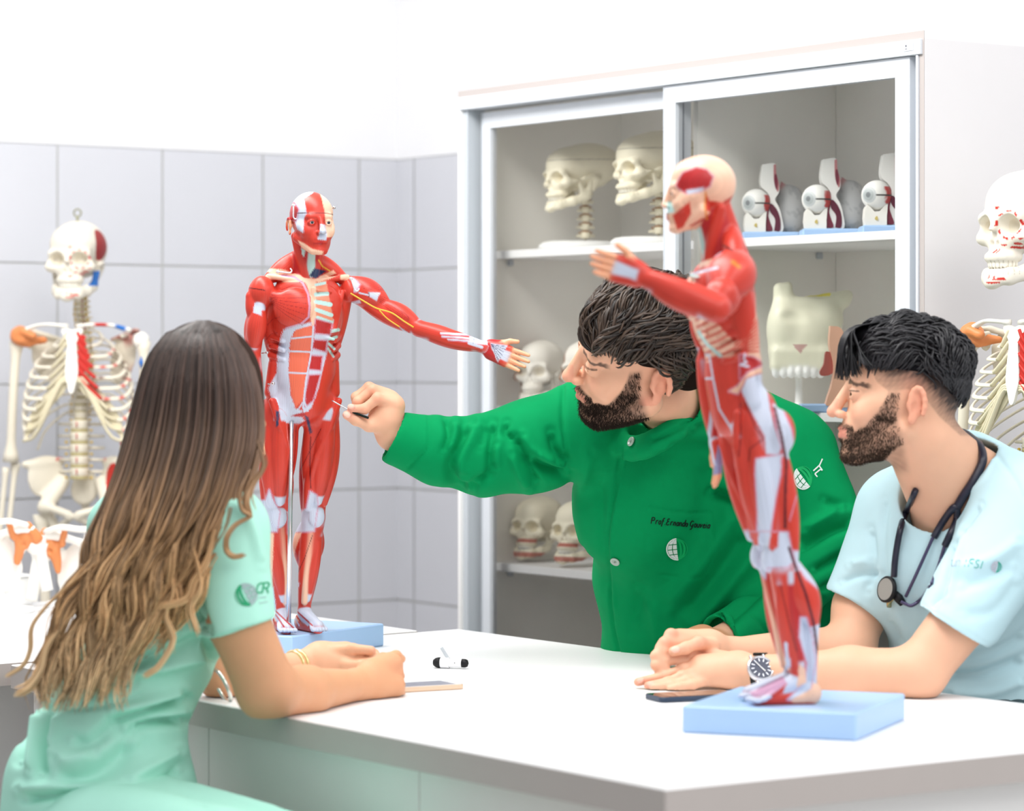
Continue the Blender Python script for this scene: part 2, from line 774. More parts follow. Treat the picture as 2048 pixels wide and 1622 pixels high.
def tile_material():
    m = bpy.data.materials.new('glazed_tile')
    m.use_nodes = True
    nt = m.node_tree
    b = nt.nodes['Principled BSDF']
    at_ = nt.nodes.new('ShaderNodeAttribute')
    at_.attribute_name = 'Col'
    sep = nt.nodes.new('ShaderNodeSeparateColor')
    nt.links.new(at_.outputs['Color'], sep.inputs[0])
    tc = nt.nodes.new('ShaderNodeTexCoord')
    n = nt.nodes.new('ShaderNodeTexNoise')
    n.inputs['Scale'].default_value = 9
    n.inputs['Detail'].default_value = 6
    nt.links.new(tc.outputs['Object'], n.inputs[0])
    rp = nt.nodes.new('ShaderNodeMapRange')
    rp.inputs['To Min'].default_value = 0.985
    rp.inputs['To Max'].default_value = 1.015
    nt.links.new(n.outputs[0], rp.inputs[0])
    mx = nt.nodes.new('ShaderNodeVectorMath')
    mx.operation = 'SCALE'
    nt.links.new(at_.outputs['Color'], mx.inputs[0])
    nt.links.new(rp.outputs[0], mx.inputs['Scale'])
    nt.links.new(mx.outputs[0], b.inputs['Base Color'])
    b.inputs['Roughness'].default_value = 0.35
    b.inputs['Specular IOR Level'].default_value = 0.3
    return m


M_tile = tile_material()
M_grout = rgb(196, 196, 192)


def wall(name, org, d, length, z0, ztile, ztop, first, inward, rows):
    """tiled up to ztile (tiles 0.30 wide, real grout grooves), painted above; d = direction along the wall from org"""
    n = np.array(inward, float)
    mb = MB()
    tcol = rgb(206, 207, 213)[:3]
    gcol = M_grout[:3]
    pcol = rgb(236, 236, 238)[:3]

    def quad(a0, a1, z0_, z1_, off, col):
        p = [org + d * a0 + V(0, 0, z0_) + n * off, org + d * a1 + V(0, 0, z0_) + n * off,
             org + d * a1 + V(0, 0, z1_) + n * off, org + d * a0 + V(0, 0, z1_) + n * off]
        mb.add(p, [(0, 1, 2, 3) if np.cross(d, V(0, 0, 1)) @ n > 0 else (3, 2, 1, 0)], col)
    quad(0, length, z0, ztile, 0, gcol)
    quad(0, length, ztile, ztop, 0.004, pcol)
    xs = [0.0] + list(np.arange(first, length, 0.3006)) + [length]
    zs = [z0] + [z for z in rows if z > z0] + [ztile]
    g = 0.0022
    for i in range(len(xs) - 1):
        for j in range(len(zs) - 1):
            a0, a1, b0, b1 = xs[i] + g, xs[i + 1] - g, zs[j] + g, zs[j + 1] - g
            if a1 - a0 < 0.004 or b1 - b0 < 0.01:
                continue
            quad(a0, a1, b0, b1, 0.003, tcol)
    o = mb.build(name, M_tile, colors=True)
    tag(o, kind='structure')
    return o


CORN = V(-0.3129, 8.20, 0)     # corner of the room
zrow = [CAMZ - (y - HY) / F * 8.2 for y in (1640, 1418, 1199, 976, 765, 541)]
ztile = CAMZ - (319.5 - HY) / F * 8.2
wall('wall_left', CORN, -DB, 3.2, 0, ztile, 3.2, 0.1257, -DA, zrow)
wall('wall_back', CORN, -DA, 4.2, 0, ztile, 3.2, 0.0875, -DB, zrow)
fl = MB()
pq = [CORN - DB * 3.2, CORN, CORN - DA * 4.2, CORN - DA * 9.0, CORN - DA * 9.0 - DB * 5.5, CORN - DB * 5.5]
fl.add([p + V(0, 0, 0) for p in (CORN - DB * 5.5, CORN, CORN - DA * 9.0, CORN - DA * 9.0 - DB * 5.5)], [(0, 1, 2, 3)][::-1])
M_floor = mat('speckled_floor', rgb(176, 172, 166), 0.45, 0.4, noise=0.12, nscale=60)
fo = fl.build('floor', M_floor)
tag(fo, kind='structure')

# ---------------------------------------------------------------- bench island
M_lam = mat('white_laminate', rgb(240, 240, 241), 0.35, 0.35, noise=0.01, nscale=4)
M_lamedge = mat('laminate_edge', rgb(190, 182, 178), 0.5, 0.3, noise=0.02)
M_lampanel = mat('laminate_panel', rgb(232, 229, 226), 0.5, 0.3, noise=0.015)
M_white = mat('white_melamine', rgb(238, 237, 236), 0.45, 0.35, noise=0.01)


def bench(name, label, quad_ab, under, seams):
    c = isl(*quad_ab[0])
    t = thing(name, label, 'workbench', c)
    q = [isl(a, b) for a, b in quad_ab]
    mb = MB()
    th = 0.042
    # worktop slab with a small arris
    e = 0.0015
    cen = sum(q) / len(q)

    def ins(p, k):
        return p + nrm(cen - p) * k
    v = [ins(p, 0) + V(0, 0, TAB - e) for p in q] + [ins(p, 1.4 * e) + V(0, 0, TAB) for p in q] + \
        [p + V(0, 0, TAB - th) for p in q]
    n = len(q)
    f = [tuple(range(n, 2 * n))]
    f += [(i, (i + 1) % n, n + (i + 1) % n, n + i) for i in range(n)]
    f += [(2 * n + i, 2 * n + (i + 1) % n, (i + 1) % n, i) for i in range(n)]
    f += [tuple(range(2 * n, 3 * n))[::-1]]
    mb.add(v, f)
    top_ = mb.build('worktop', M_lam, t)
    for i in range(n):
        a_, b_ = q[i], q[(i + 1) % n]
        o_ = nrm(np.cross(b_ - a_, V(0, 0, 1)))
        if o_ @ (a_ - cen) < 0:
            o_ = -o_
        eb = MB()
        z0_, z1_ = TAB - th + .0004, TAB - .002
        eb.add([a_ + o_ * k_ + V(0, 0, z_) for z_ in (z0_, z1_) for k_ in (0, .0012)] + [b_ + o_ * k_ + V(0, 0, z_) for z_ in (z0_, z1_) for k_ in (0, .0012)],
               [(0, 1, 3, 2), (4, 6, 7, 5), (0, 4, 5, 1), (2, 3, 7, 6), (1, 5, 7, 3), (0, 2, 6, 4)])
        eb.build('edge_band', M_lamedge, top_, label='greige edge band')
    a0, a1, b0, b1 = under
    cc = (isl(a0, b0) + isl(a1, b1)) / 2
    mb = MB()
    mb.box(cc + V(0, 0, (TAB - th + 0.08) / 2), (a1 - a0, b1 - b0, TAB - th - 0.08), RR)
    mb.build('carcass', M_white, t)
    # front panels with seams between them
    for i in range(len(seams) - 1):
        s0, s1 = seams[i] + 0.0012, seams[i + 1] - 0.0012
        mb = MB()
        mb.box(isl((s0 + s1) / 2, b0 - 0.0085, (TAB - th - 0.002 + 0.1) / 2), (s1 - s0, 0.017, TAB - th - 0.002 - 0.1), RR, 0.001)
        mb.build('front_panel', M_lampanel, t)
    mb = MB()
    mb.box(cc + V(0, 0, 0.04), (a1 - a0 - 0.06, b1 - b0 - 0.08, 0.08), RR)
    mb.build('plinth', M_lamedge, t)
    return t


bench('workbench', 'long white laminate bench the students lean on, nearest the camera',
      [(0, 0), (0, 1.05), (2.03, 1.05), (1.90, 0.0)], (0.03, 1.88, 0.05, 1.0), [0.03, 0.62, 1.24, 1.88])
bench('workbench', 'white bench at the far left, behind the long-haired student, holding bone models',
      [(1.935, -0.03), (2.05, 0.965), (3.14, 0.965), (3.14, -0.03)], (2.1, 3.1, 0.02, 0.9), [2.1, 2.6, 3.1])
# ---------------------------------------------------------------- display cabinet
KR = V(0.7609, 5.54, 0)
KH = 2.004
KW, KD = 1.54, 0.46


def cab(a, b, z=0.0):
    return KR + DA * a + DB * b + V(0, 0, z)


def cab_at(px, b, z=0.0):
    """point inside the cabinet b metres behind its front, seen in photo column px"""
    r = (px - CX) / F
    p = KR + DB * b
    a = (p[0] - r * p[1]) / (0.5736 + 0.8192 * r)
    return cab(a, b, z)


M_edge = mat('greige_edging', rgb(180, 172, 169), 0.5, 0.3)
M_alu = mat('aluminium_profile', rgb(212, 216, 222), 0.35, 0.5, metal=0.0, noise=0.015)
M_alug = mat('aluminium_groove', rgb(188, 194, 200), 0.4, 0.5)
M_in = mat('melamine_inside', rgb(247, 244, 237), 0.5, 0.3, noise=0.04, nscale=7)


def glass_material():
    m = bpy.data.materials.new('door_glass')
    m.use_nodes = True
    nt = m.node_tree
    for n in list(nt.nodes):
        nt.nodes.remove(n)
    o = nt.nodes.new('ShaderNodeOutputMaterial')
    t = nt.nodes.new('ShaderNodeBsdfTransparent')
    t.inputs[0].default_value = (0.955, 0.96, 0.955, 1)
    g = nt.nodes.new('ShaderNodeBsdfGlossy')
    g.inputs['Roughness'].default_value = 0.02
    fr = nt.nodes.new('ShaderNodeFresnel')
    fr.inputs[0].default_value = 1.22
    mx = nt.nodes.new('ShaderNodeMixShader')
    nt.links.new(fr.outputs[0], mx.inputs[0])
    nt.links.new(t.outputs[0], mx.inputs[1])
    nt.links.new(g.outputs[0], mx.inputs[2])
    nt.links.new(mx.outputs[0], o.inputs[0])
    return m


M_glass = glass_material()
SH = [1.643, 1.291, 0.934, 0.56]
cabinet = thing('display_cabinet', 'tall white cabinet with two glass sliding doors full of skull and eye models', 'cabinet',
                cab(KW / 2, KD / 2))


def kbox(name, a0, a1, b0, b1, z0, z1, m, parent=cabinet, bev=0.0, label=None):
    mb = MB()
    mb.box(cab((a0 + a1) / 2, (b0 + b1) / 2, (z0 + z1) / 2), (abs(a1 - a0), abs(b1 - b0), z1 - z0), RR, bev)
    return mb.build(name, m, parent, label=label)


T = 0.015
M_side = mat('cabinet_side_melamine', rgb(224, 222, 223), 0.5, 0.3, noise=0.01)
kbox('side_panel', 0.0, T, 0.0012, KD, 0.0, KH - T, M_side)
kbox('side_panel', KW - T, KW, 0.0012, KD, 0.0, KH - T, M_in)
kbox('top_panel', 0.0, KW, 0.0012, KD, KH - T, KH, M_white)
kbox('edging', 0.0, KW, 0, 0.0012, KH - T, KH, M_edge, label='greige edge strip')
kbox('edging', 0.0, 0.012, 0, 0.0012, 0.0, KH - T, M_edge, label='greige edge strip')
kbox('edging', KW - 0.004, KW, 0, 0.0012, 0.0, KH - T, M_edge, label='greige edge strip')
kbox('back_panel', T, KW - T, KD - 0.008, KD - 0.002, 0.0, KH - T, M_in)
kbox('divider', KW / 2 - T / 2, KW / 2 + T / 2, 0.075, KD - 0.009, 0.1, KH - T - .0005, M_in)
kbox('bottom_panel', T + .0005, KW - T - .0005, 0.01, KD - 0.009, 0.08, 0.1, M_in)
for z in SH:
    for (a0, a1) in ((T + 0.0005, KW / 2 - T / 2 - 0.0005), (KW / 2 + T / 2 + 0.0005, KW - T - 0.0005)):
        sh = kbox('shelf', a0, a1, 0.085, KD - 0.009, z - 0.018, z, M_white, bev=0.001)
        for aa in (a0 + 0.006, a1 - 0.006):
            for bb in (0.13, 0.40):
                mb = MB()
                mb.box(cab(aa, bb, z - 0.026), (0.012, 0.012, 0.014), RR, 0.002)
                mb.build('shelf_pin', M_alug, sh)
# header track and side channels
kbox('header_track', 0.004, KW - 0.004, -0.006, 0.07, KH - T - 0.029, KH - T - .0004, M_alu, bev=0.001)
kbox('channel', 0.013, 0.019, -0.004, 0.066, 0.05, KH - T - 0.0295, M_alu, bev=0.001)
kbox('channel', 0.019, 0.041, 0.022, 0.04, 0.05, KH - T - 0.0295, M_alug)
kbox('channel', KW - 0.034, KW - 0.016, 0.004, 0.05, 0.05, KH - T - 0.0295, M_alug)
kbox('channel', KW - 0.016, KW - 0.0045, -0.003, 0.06, 0.05, KH - T - 0.0295, M_white)
kbox('bottom_track', 0.02, KW - 0.02, -0.002, 0.07, 0.03, 0.05, M_alu)


def door(a0, a1, b0, b1, stile, z0, z1, rail):
    # stiles and rails are mitred aluminium profiles
    d = MB()
    bm = (b0 + b1) / 2

    def bar(quad):
        vs = [cab(a, b, z) for (a, z) in quad for b in (b0, b1)]
        f = [(0, 2, 4, 6), (1, 7, 5, 3)] + [(2 * i, 2 * i + 1, (2 * i + 3) % 8, (2 * i + 2) % 8) for i in range(4)]
        d.add(vs, f)
    g = 0.0004
    s = stile
    bar([(a0, z0), (a0, z1), (a0 + s, z1 - rail), (a0 + s, z0 + rail)])
    bar([(a1, z0), (a1 - s, z0 + rail), (a1 - s, z1 - rail), (a1, z1)])
    bar([(a0 + g, z1), (a1 - g, z1), (a1 - s - g, z1 - rail), (a0 + s + g, z1 - rail)])
    bar([(a0 + g, z0), (a0 + s + g, z0 + rail), (a1 - s - g, z0 + rail), (a1 - g, z0)])
    o = d.build('sliding_door', M_alu, cabinet)
    gl = MB()
    gl.add([cab(a0 + s - .004, bm, z0 + rail - .004), cab(a1 - s + .004, bm, z0 + rail - .004), cab(a1 - s + .004, bm, z1 - rail + .004), cab(a0 + s - .004, bm, z1 - rail + .004)], [(3, 2, 1, 0)])
    gl.build('glass', M_glass, o)
    sl = MB()
    for (x, w) in ((a0 + s * 0.5, 0.0015),):
        sl.box(cab(a1 - 0.004, b0 - 0.0006, (z0 + z1) / 2), (0.003, 0.0012, z1 - z0), RR)
    sl.build('profile_lip', M_alug, o)
    return o


ZD = KH - T - 0.030
door(0.041, 0.786, 0.002, 0.021, 0.040, 0.05, ZD, 0.036)
door(0.752, 1.490, 0.030, 0.048, 0.034, 0.05, ZD - 0.006, 0.036)
# inventory sticker on the header
tg = MB()
tg.box(cab(0.035, -0.0066, KH - T - 0.013), (0.026, 0.001, 0.015), RR)
M_label = mat('paper_label', rgb(214, 216, 222), 0.6, 0.2)
M_ink = mat('grey_ink', rgb(120, 122, 130), 0.6, 0.2)
st = tg.build('inventory_sticker', M_label, cabinet)
tg = MB()
tg.box(cab(0.041, -0.0075, KH - T - 0.011), (0.003, 0.0006, 0.004), RR)
tg.box(cab(0.041, -0.0075, KH - T - 0.0165), (0.005, 0.0006, 0.001), RR)
tg.build('print', M_ink, st)

# ---------------------------------------------------------------- skulls
BONE = rgb(232, 224, 200)[:3]
BONEW = rgb(238, 233, 222)[:3]
M_bone = mat('cream_bone_plastic', attr='Col', rough=0.42, spec=0.4, noise=0.04, nscale=30)
M_bonew = mat('white_bone_plastic', attr='Col', rough=0.45, spec=0.4, noise=0.04, nscale=30)


def skull_prims(col, mand_drop=0.0):
    P = []
    a = P.append
    a(ell((0, .018, .034), (.070, .090, .066), col=col))
    a(ell((0, -.040, .034), (.056, .045, .052), k=.02, col=col))
    a(ell((0, .045, .020), (.058, .060, .055), k=.02, col=col))
    a(ell((0, .005, -.022), (.046, .060, .028), k=.02, col=col))
    for s in (-1, 1):
        a(cap((s * .010, -.078, .010), (s * .046, -.070, .013), .0095, .009, k=.012, col=col))
        a(cap((s * .046, -.070, .010), (s * .053, -.058, -.016), .0075, .009, k=.008, col=col))
        a(ell((s * .046, -.064, -.022), (.020, .016, .014), k=.010, col=col))
        a(cap((s * .054, -.054, -.020), (s * .069, -.030, -.014), .0065, .005, k=.006, col=col))
        a(cap((s * .069, -.030, -.014), (s * .066, .004, -.010), .005, .006, k=.006, col=col))
        a(cap((s * .055, .016, -.020), (s * .050, .008, -.048), .014, .008, k=.012, col=col))
    a(ell((0, -.058, -.030), (.036, .030, .036), k=.015, col=col))
    a(cap((0, -.080, .006), (0, -.096, -.014), .0075, .0045, k=.010, col=col))
    # alveolar arch
    arc = [V(.027 * math.sin(t), -.058 - .030 * math.cos(t), -.056) for t in np.linspace(-1.6, 1.6, 9)]
    for i in range(8):
        a(cap(arc[i], arc[i + 1], .0085, k=.006, col=col))
    for s in (-1, 1):
        a(ell((s * .031, -.090, -.002), (.0205, .036, .0190), op='-', k=.003))
        a(ell((s * .084, -.044, .004), (.024, .022, .034), op='-', k=.012))
        a(ell((s * .040, -.030, -.034), (.012, .022, .020), op='-', k=.006))
    a(ell((0, -.100, -.022), (.0075, .020, .012), op='-', k=.004))
    a(ell((-.006, -.100, -.034), (.0075, .020, .010), op='-', k=.003))
    a(ell((.006, -.100, -.034), (.0075, .020, .010), op='-', k=.003))
    a(cap((0, -.080, -.020), (0, -.086, -.044), .0018, k=.002, col=col))
    tooth = rgb(244, 240, 228)[:3]
    for i, t in enumerate(np.linspace(-1.45, 1.45, 14)):
        p = V(.0275 * math.sin(t), -.058 - .031 * math.cos(t), -.0685)
        a(ell(p, (.0036, .0036, .0075), k=.0015, col=tooth, tag='tooth'))
    return P


def mandible_prims(col):
    P = []
    a = P.append
    for s in (-1, 1):
        a(cap((s * .060, .000, -.018), (s * .050, -.004, -.066), .0065, .009, k=.006, flat=.6, fdir=(1, 0, 0), col=col))
        a(cap((s * .056, -.030, -.026), (s * .050, -.018, -.066), .005, .010, k=.010, flat=.6, fdir=(1, 0, 0), col=col))
        pts = [V(s * .049, -.010, -.074), V(s * .042, -.046, -.086), V(s * .028, -.076, -.094), V(0, -.088, -.097)]
        for i in range(3):
            a(cap(pts[i], pts[i + 1], .009, .0095, k=.008, col=col))
            a(cap(pts[i] + V(0, 0, .012), pts[i + 1] + V(0, 0, .010), .0075, .0075, k=.010, col=col))
    a(ell((0, -.093, -.100), (.016, .010, .010), k=.010, col=col))
    tooth = rgb(244, 240, 228)[:3]
    for i, t in enumerate(np.linspace(-1.45, 1.45, 14)):
        p = V(.0265 * math.sin(t), -.056 - .030 * math.cos(t), -.0800)
        a(ell(p, (.0035, .0035, .0070), k=.0015, col=tooth, tag='tooth'))
    return P


def teeth_paint(P, c, line=True):
    """gaps between the teeth and between the rows"""
    ang = np.arctan2(P[:, 0], -(P[:, 1] + .057))
    rr = np.hypot(P[:, 0], P[:, 1] + .057)
    st = 2.9 / 13
    ph = np.abs(((ang + 1.45) / st + 0.5) % 1 - 0.5)
    m = (rr > .022) & (np.abs(ang) < 1.5) & (P[:, 2] < -.0625) & (P[:, 2] > -.086)
    w = np.where(m & (ph > .40), .5, 0)
    c = mixc(c, rgb(150, 138, 112), w)
    return c


def make_skull(parent, loc, R, s, col, m, paint=None, h=None, cutline=False, name='skull', names=('cranium', 'mandible')):
    h = h or 0.0026
    lo, hi = V(-.085, -.115, -.085), V(.085, .115, .108)
    out = []
    for nm, prs, lo, hi in ((names[0], skull_prims(col), V(-.085, -.115, -.085), V(.085, .125, .108)),
                            (names[1], mandible_prims(col), V(-.075, -.115, -.120), V(.075, .015, -.005))):
        P, Q = nets(prs, lo, hi, h)
        P = relax_mesh(P, Q, 1)
        c, fib, nj, tags = sdf_colors(prs, P)
        c = teeth_paint(P, c)
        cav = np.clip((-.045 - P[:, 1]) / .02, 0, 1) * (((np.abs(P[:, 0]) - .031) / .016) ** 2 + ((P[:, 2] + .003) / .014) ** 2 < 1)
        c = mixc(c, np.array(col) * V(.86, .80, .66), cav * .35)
        if cutline and nm == names[0]:
            pl = P[:, 2] - .046 + .10 * (P[:, 1])
            c = mixc(c, rgb(120, 110, 90), np.exp(-(pl / .0013) ** 2) * .8)
        if paint is not None:
            c = paint(nm, P, c)
        W = (P * s) @ np.asarray(R).T + np.asarray(loc)
        out.append(link_mesh(nm, W, Q, m, parent, col=c))
    return out


def cervical(mb, top, bottom, n, s, col, col2):
    top, bottom = np.array(top, float), np.array(bottom, float)
    for i in range(n):
        t = (i + .5) / n
        c = top * (1 - t) + bottom * t + V(0, math.sin(t * pi) * -.006 * s, 0)
        hh = np.linalg.norm(top - bottom) / n
        r = (.0085 + .004 * t) * s
        mb.lathe(c, [(r * .8, -hh * .36), (r, -hh * .3), (r * .86, 0), (r, hh * .3), (r * .8, hh * .36)], 12, col=col)
        mb.tube([c + V(0, r * .6, 0), c + V(0, r * 2.4, -hh * .5)], [.0045 * s, .003 * s], 6, col=col)
        for sx in (-1, 1):
            mb.tube([c, c + V(sx * r * 1.9, r * .6, -hh * .1)], [.0045 * s, .003 * s], 6, col=col)
            mb.ell(c + V(sx * r * 1.1, r * .5, hh * .3), (.004 * s, .004 * s, .003 * s), nu=8, nv=5, col=col2)
        mb.lathe(c + V(0, 0, hh * .46), [(r * .8, -hh * .1), (r * .95, 0), (r * .8, hh * .1)], 12, col=col2)


M_plast = mat('white_stand_plastic', rgb(240, 240, 238), 0.3, 0.5)
M_blue = mat('light_blue_base', rgb(168, 200, 238), 0.35, 0.4, noise=0.015)


def neck_skull(p, yaw, s, label, group):
    t = thing('skull_model', label, 'skull model', p, group)
    ht = .108 * s / .8
    tilt = rotz(yaw) @ rotx(math.radians(6))
    make_skull(t, p + V(0, 0, .022 + ht + .050 * s), tilt @ np.diag([1.0, 1.16, .88]), s, BONE, M_bone, cutline=True)
    mb = MB()
    bk = rotz(yaw) @ V(0, .018 * s, 0)
    cervical(mb, p + bk + V(0, 0, .022 + ht + .035 * s), p + bk + V(0, 0, .024), 7, s * 1.15, BONE, rgb(176, 140, 104)[:3])
    mb.build('cervical_spine', M_bone, t, colors=True, smooth=True)
    mb = MB()
    mb.lathe(p, [(.090, 0), (.094, .004), (.093, .010), (.084, .017), (.07, .0195), (.01, .020)], 40,
             R=rotz(yaw) @ np.diag([.85, 1.05, 1]))
    mb.build('stand', M_plast, t, smooth=True)
    return t


Z1, Z2, Z3 = SH[0] + .0005, SH[1] + .0005, SH[2] + .0005
FA = math.radians(-62)
neck_skull(cab_at(1160, .215, Z1), FA, .80, 'cream skull model on a neck column, fully visible behind the left glass door', 'skull models with neck columns')
neck_skull(cab_at(1306, .205, Z1), FA, .84, 'cream skull model on a neck column partly behind the middle door frame', 'skull models with neck columns')


def brown_paint(nm, P, c):
    w = sstep(.012, .022, P[:, 0] * .8 + .4 * P[:, 1] + .012 + .004 * vnoise(P, 90, 3)) * 0
    side = sstep(.002, .010, -P[:, 0] * .9 + .25 * (P[:, 1] + .05) - .030 + .004 * vnoise(P, 110, 5))
    return mixc(c, rgb(168, 134, 112), side)


def small_skull(px, b, z, yaw, s, col, paint, label, group, pitch=0, name='skull_model'):
    p = cab_at(px, b, z)
    t = thing(name, label, 'skull model', p, group)
    make_skull(t, p + V(0, 0, .1135 * s), rotz(yaw) @ rotx(pitch), s, col, M_bonew, paint)
    return t


small_skull(1080, .18, Z2, math.radians(-24), .70, BONEW, brown_paint, 'white skull model with a brown side nearest the extended hand of the muscle figure', 'brown sided skull models')
small_skull(1172, .16, Z2, math.radians(-24), .70, BONEW, brown_paint, 'white skull model with a brown side half hidden by the bearded teacher face', 'brown sided skull models')


def dental_paint(nm, P, c):
    red = rgb(176, 100, 84)
    if nm == 'mandible':
        w = sstep(-.083, -.087, P[:, 2]) * sstep(-.103, -.099, P[:, 2]) * (np.hypot(P[:, 0], P[:, 1] + .057) > .024) * (P[:, 1] < -.03)
        return mixc(c, red, w * .95)
    w = sstep(-.040, -.044, P[:, 2]) * sstep(-.056, -.052, P[:, 2]) * (np.hypot(P[:, 0], P[:, 1] + .057) > .020) * (P[:, 1] < -.045)
    c = mixc(c, red, w)
    w = np.exp(-((P[:, 2] + .0745) / .0012) ** 2) * (P[:, 1] < -.05)
    c = mixc(c, rgb(70, 80, 110), w)
    return c


small_skull(1076, .19, Z3, math.radians(-34), .70, BONE, dental_paint, 'cream dental skull with exposed red gums on the low shelf, left one of two', 'dental skull models', math.radians(-4))
small_skull(1158, .17, Z3, math.radians(-34), .70, BONE, dental_paint, 'cream dental skull with red gums on the low shelf, partly behind the green jacket', 'dental skull models', math.radians(-4))

# ---------------------------------------------------------------- eye models
M_paint = mat('painted_model_plastic', attr='Col', rough=0.38, spec=0.45)


def eye_model(px, b, z, label):
    p = cab_at(px, b, z)
    t = thing('eye_model', label, 'eye model', p, 'eye models on light blue bases')
    mb = MB()
    mb.box(p + V(.012, .0, .008), (.118, .085, .016), rotz(0), .003)
    mb.build('base', M_blue, t)
    W = rgb(236, 235, 230)[:3]
    PU = rgb(122, 44, 62)[:3]
    PK = rgb(206, 150, 150)[:3]

    def S(u, w, y=0.0):      # local slice coordinates in metres
        return p + V(u, y, .016 + w)
    # tall sliced lid and brow piece with its swept foot
    outl = [(-.004, .140), (.022, .142), (.024, .120), (.031, .098), (.030, .082), (.022, .068), (.030, .052), (.036, .030), (.036, .0),
            (-.012, .0), (-.010, .030), (.002, .050), (.012, .066), (.006, .082), (-.006, .094), (-.008, .112)]
    oc = smooth_curve(np.array(outl + outl[:1]), 64)[:-1]
    mb = MB()
    mb.prism([tuple(q) for q in oc], -.022, .022, lambda u, w, hh: S(u, w, hh), col=W)
    sl = mb.build('eyelid_slice', M_paint, t, colors=True)

    def patch(pts, y, col, nm, par, th=.0012):
        mb = MB()
        q = smooth_curve(np.array(pts + pts[:1]), 40)[:-1]
        mb.prism([tuple(v) for v in q], y - th, y, lambda u, w, hh: S(u, w, hh), col=col)
        return mb.build(nm, M_paint, par, colors=True)
    patch([(.019, .139), (.0235, .139), (.0245, .122), (.030, .099), (.028, .084), (.024, .090), (.020, .105), (.019, .120)], -.0225, rgb(196, 128, 130)[:3], 'cut_muscle', sl)
    patch([(.021, .120), (.0255, .118), (.0275, .100), (.025, .088), (.022, .094), (.020, .106)], -.0235, PU, 'cut_sinus', sl)
    patch([(-.007, .003), (.016, .003), (.012, .020), (.008, .034), (.010, .048), (.004, .046), (-.004, .032), (-.008, .018)], -.0225, PU, 'cut_sinus', sl)
    patch([(.020, .003), (.032, .003), (.033, .024), (.027, .044), (.016, .058), (.010, .056), (.012, .042), (.022, .026)], -.0225, rgb(96, 32, 52)[:3], 'cut_sinus', sl)
    # cheek block with two horns
    mb = MB()
    ol = [(-.040, 0), (.002, 0), (.002, .018), (.004, .042), (-.002, .040), (-.012, .028), (-.022, .027), (-.030, .036), (-.036, .040), (-.040, .034), (-.042, .015)]
    mb.prism(ol, -.030, .010, lambda u, w, hh: S(u, w, hh), col=rgb(240, 238, 230)[:3])
    ck = mb.build('cheek_block', M_paint, t, colors=True)
    patch([(-.022, .012), (-.016, .010), (-.017, .018), (-.021, .016)], -.0306, rgb(206, 186, 110)[:3], 'nerve_mark', ck)
    # eyeball turned to the left
    c = S(-.016, .060, -.012)
    look = nrm(V(-.62, -.78, 0))
    Re = axes(look)

    def epaint(P, col, nj, tags):
        q = (P - c) @ Re / .030
        ang = np.arccos(np.clip(q[:, 2] / (np.linalg.norm(q, axis=1) + 1e-9), -1, 1))
        col = mixc(col, rgb(196, 200, 200), sstep(.55, .50, ang))
        col = mixc(col, rgb(170, 176, 176), sstep(.40, .34, ang))
        col = mixc(col, rgb(120, 124, 126), sstep(.20, .14, ang))
        right = (P[:, 0] - c[0])
        stripe = np.abs(P[:, 2] - c[2]) < .017
        col = mixc(col, rgb(196, 70, 66), sstep(.012, .017, right + .003 * vnoise(P, 400, 2)) * stripe)
        col = mixc(col, rgb(60, 62, 58), (np.abs(P[:, 2] - c[2] + .001) < .0014) * sstep(-.006, -.004, right))
        return col
    eb = [ell(c, .030, col=W), ell(c + look * .007, .025, col=W, k=.004)]
    solid('eyeball', eb, c - .036, c + .036, .0016, M_paint, t, paint=epaint)
    # rounded orbit block behind
    ob = [ell(S(.058, .050, .035), (.034, .034, .052), col=rgb(205, 205, 204)[:3]), ell(S(.050, .020, .035), (.034, .034, .030), k=.01, col=rgb(205, 205, 204)[:3]),
          cap(S(.045, .080, .03), S(.040, .108, .03), .012, .002, k=.012, col=PK)]
    solid('orbit_block', ob, S(.0, -.0, -.02), S(.11, .12, .08), .003, M_paint, t,
          paint=lambda P, col, nj, tg: mixc(col, rgb(170, 172, 172), .5 * (vnoise(P, 300, 4) > .4)))
    return t


eye_model(1527, .20, Z1, 'eye model left of three, beside the head of the near muscle figure')
eye_model(1648, .20, Z1, 'eye model in the middle of the three on the top right shelf')
eye_model(1768, .20, Z1, 'eye model right of three, cut off by the door frame')

# ---------------------------------------------------------------- enlarged upper jaw model on a stand
p = cab_at(1610, .22, Z2)
t = thing('upper_jaw_model', 'large cream upper jaw bone model with a row of white teeth on a post', 'jaw model', p)
CR = rgb(234, 232, 208)[:3]
S2 = 1 / 1035.0            # metres per pixel at its distance


def J(x, y, d=0.0):
    return V(p[0] + (x - 1610) * S2, p[1] + d, CAMZ - (y - HY) / F * p[1])


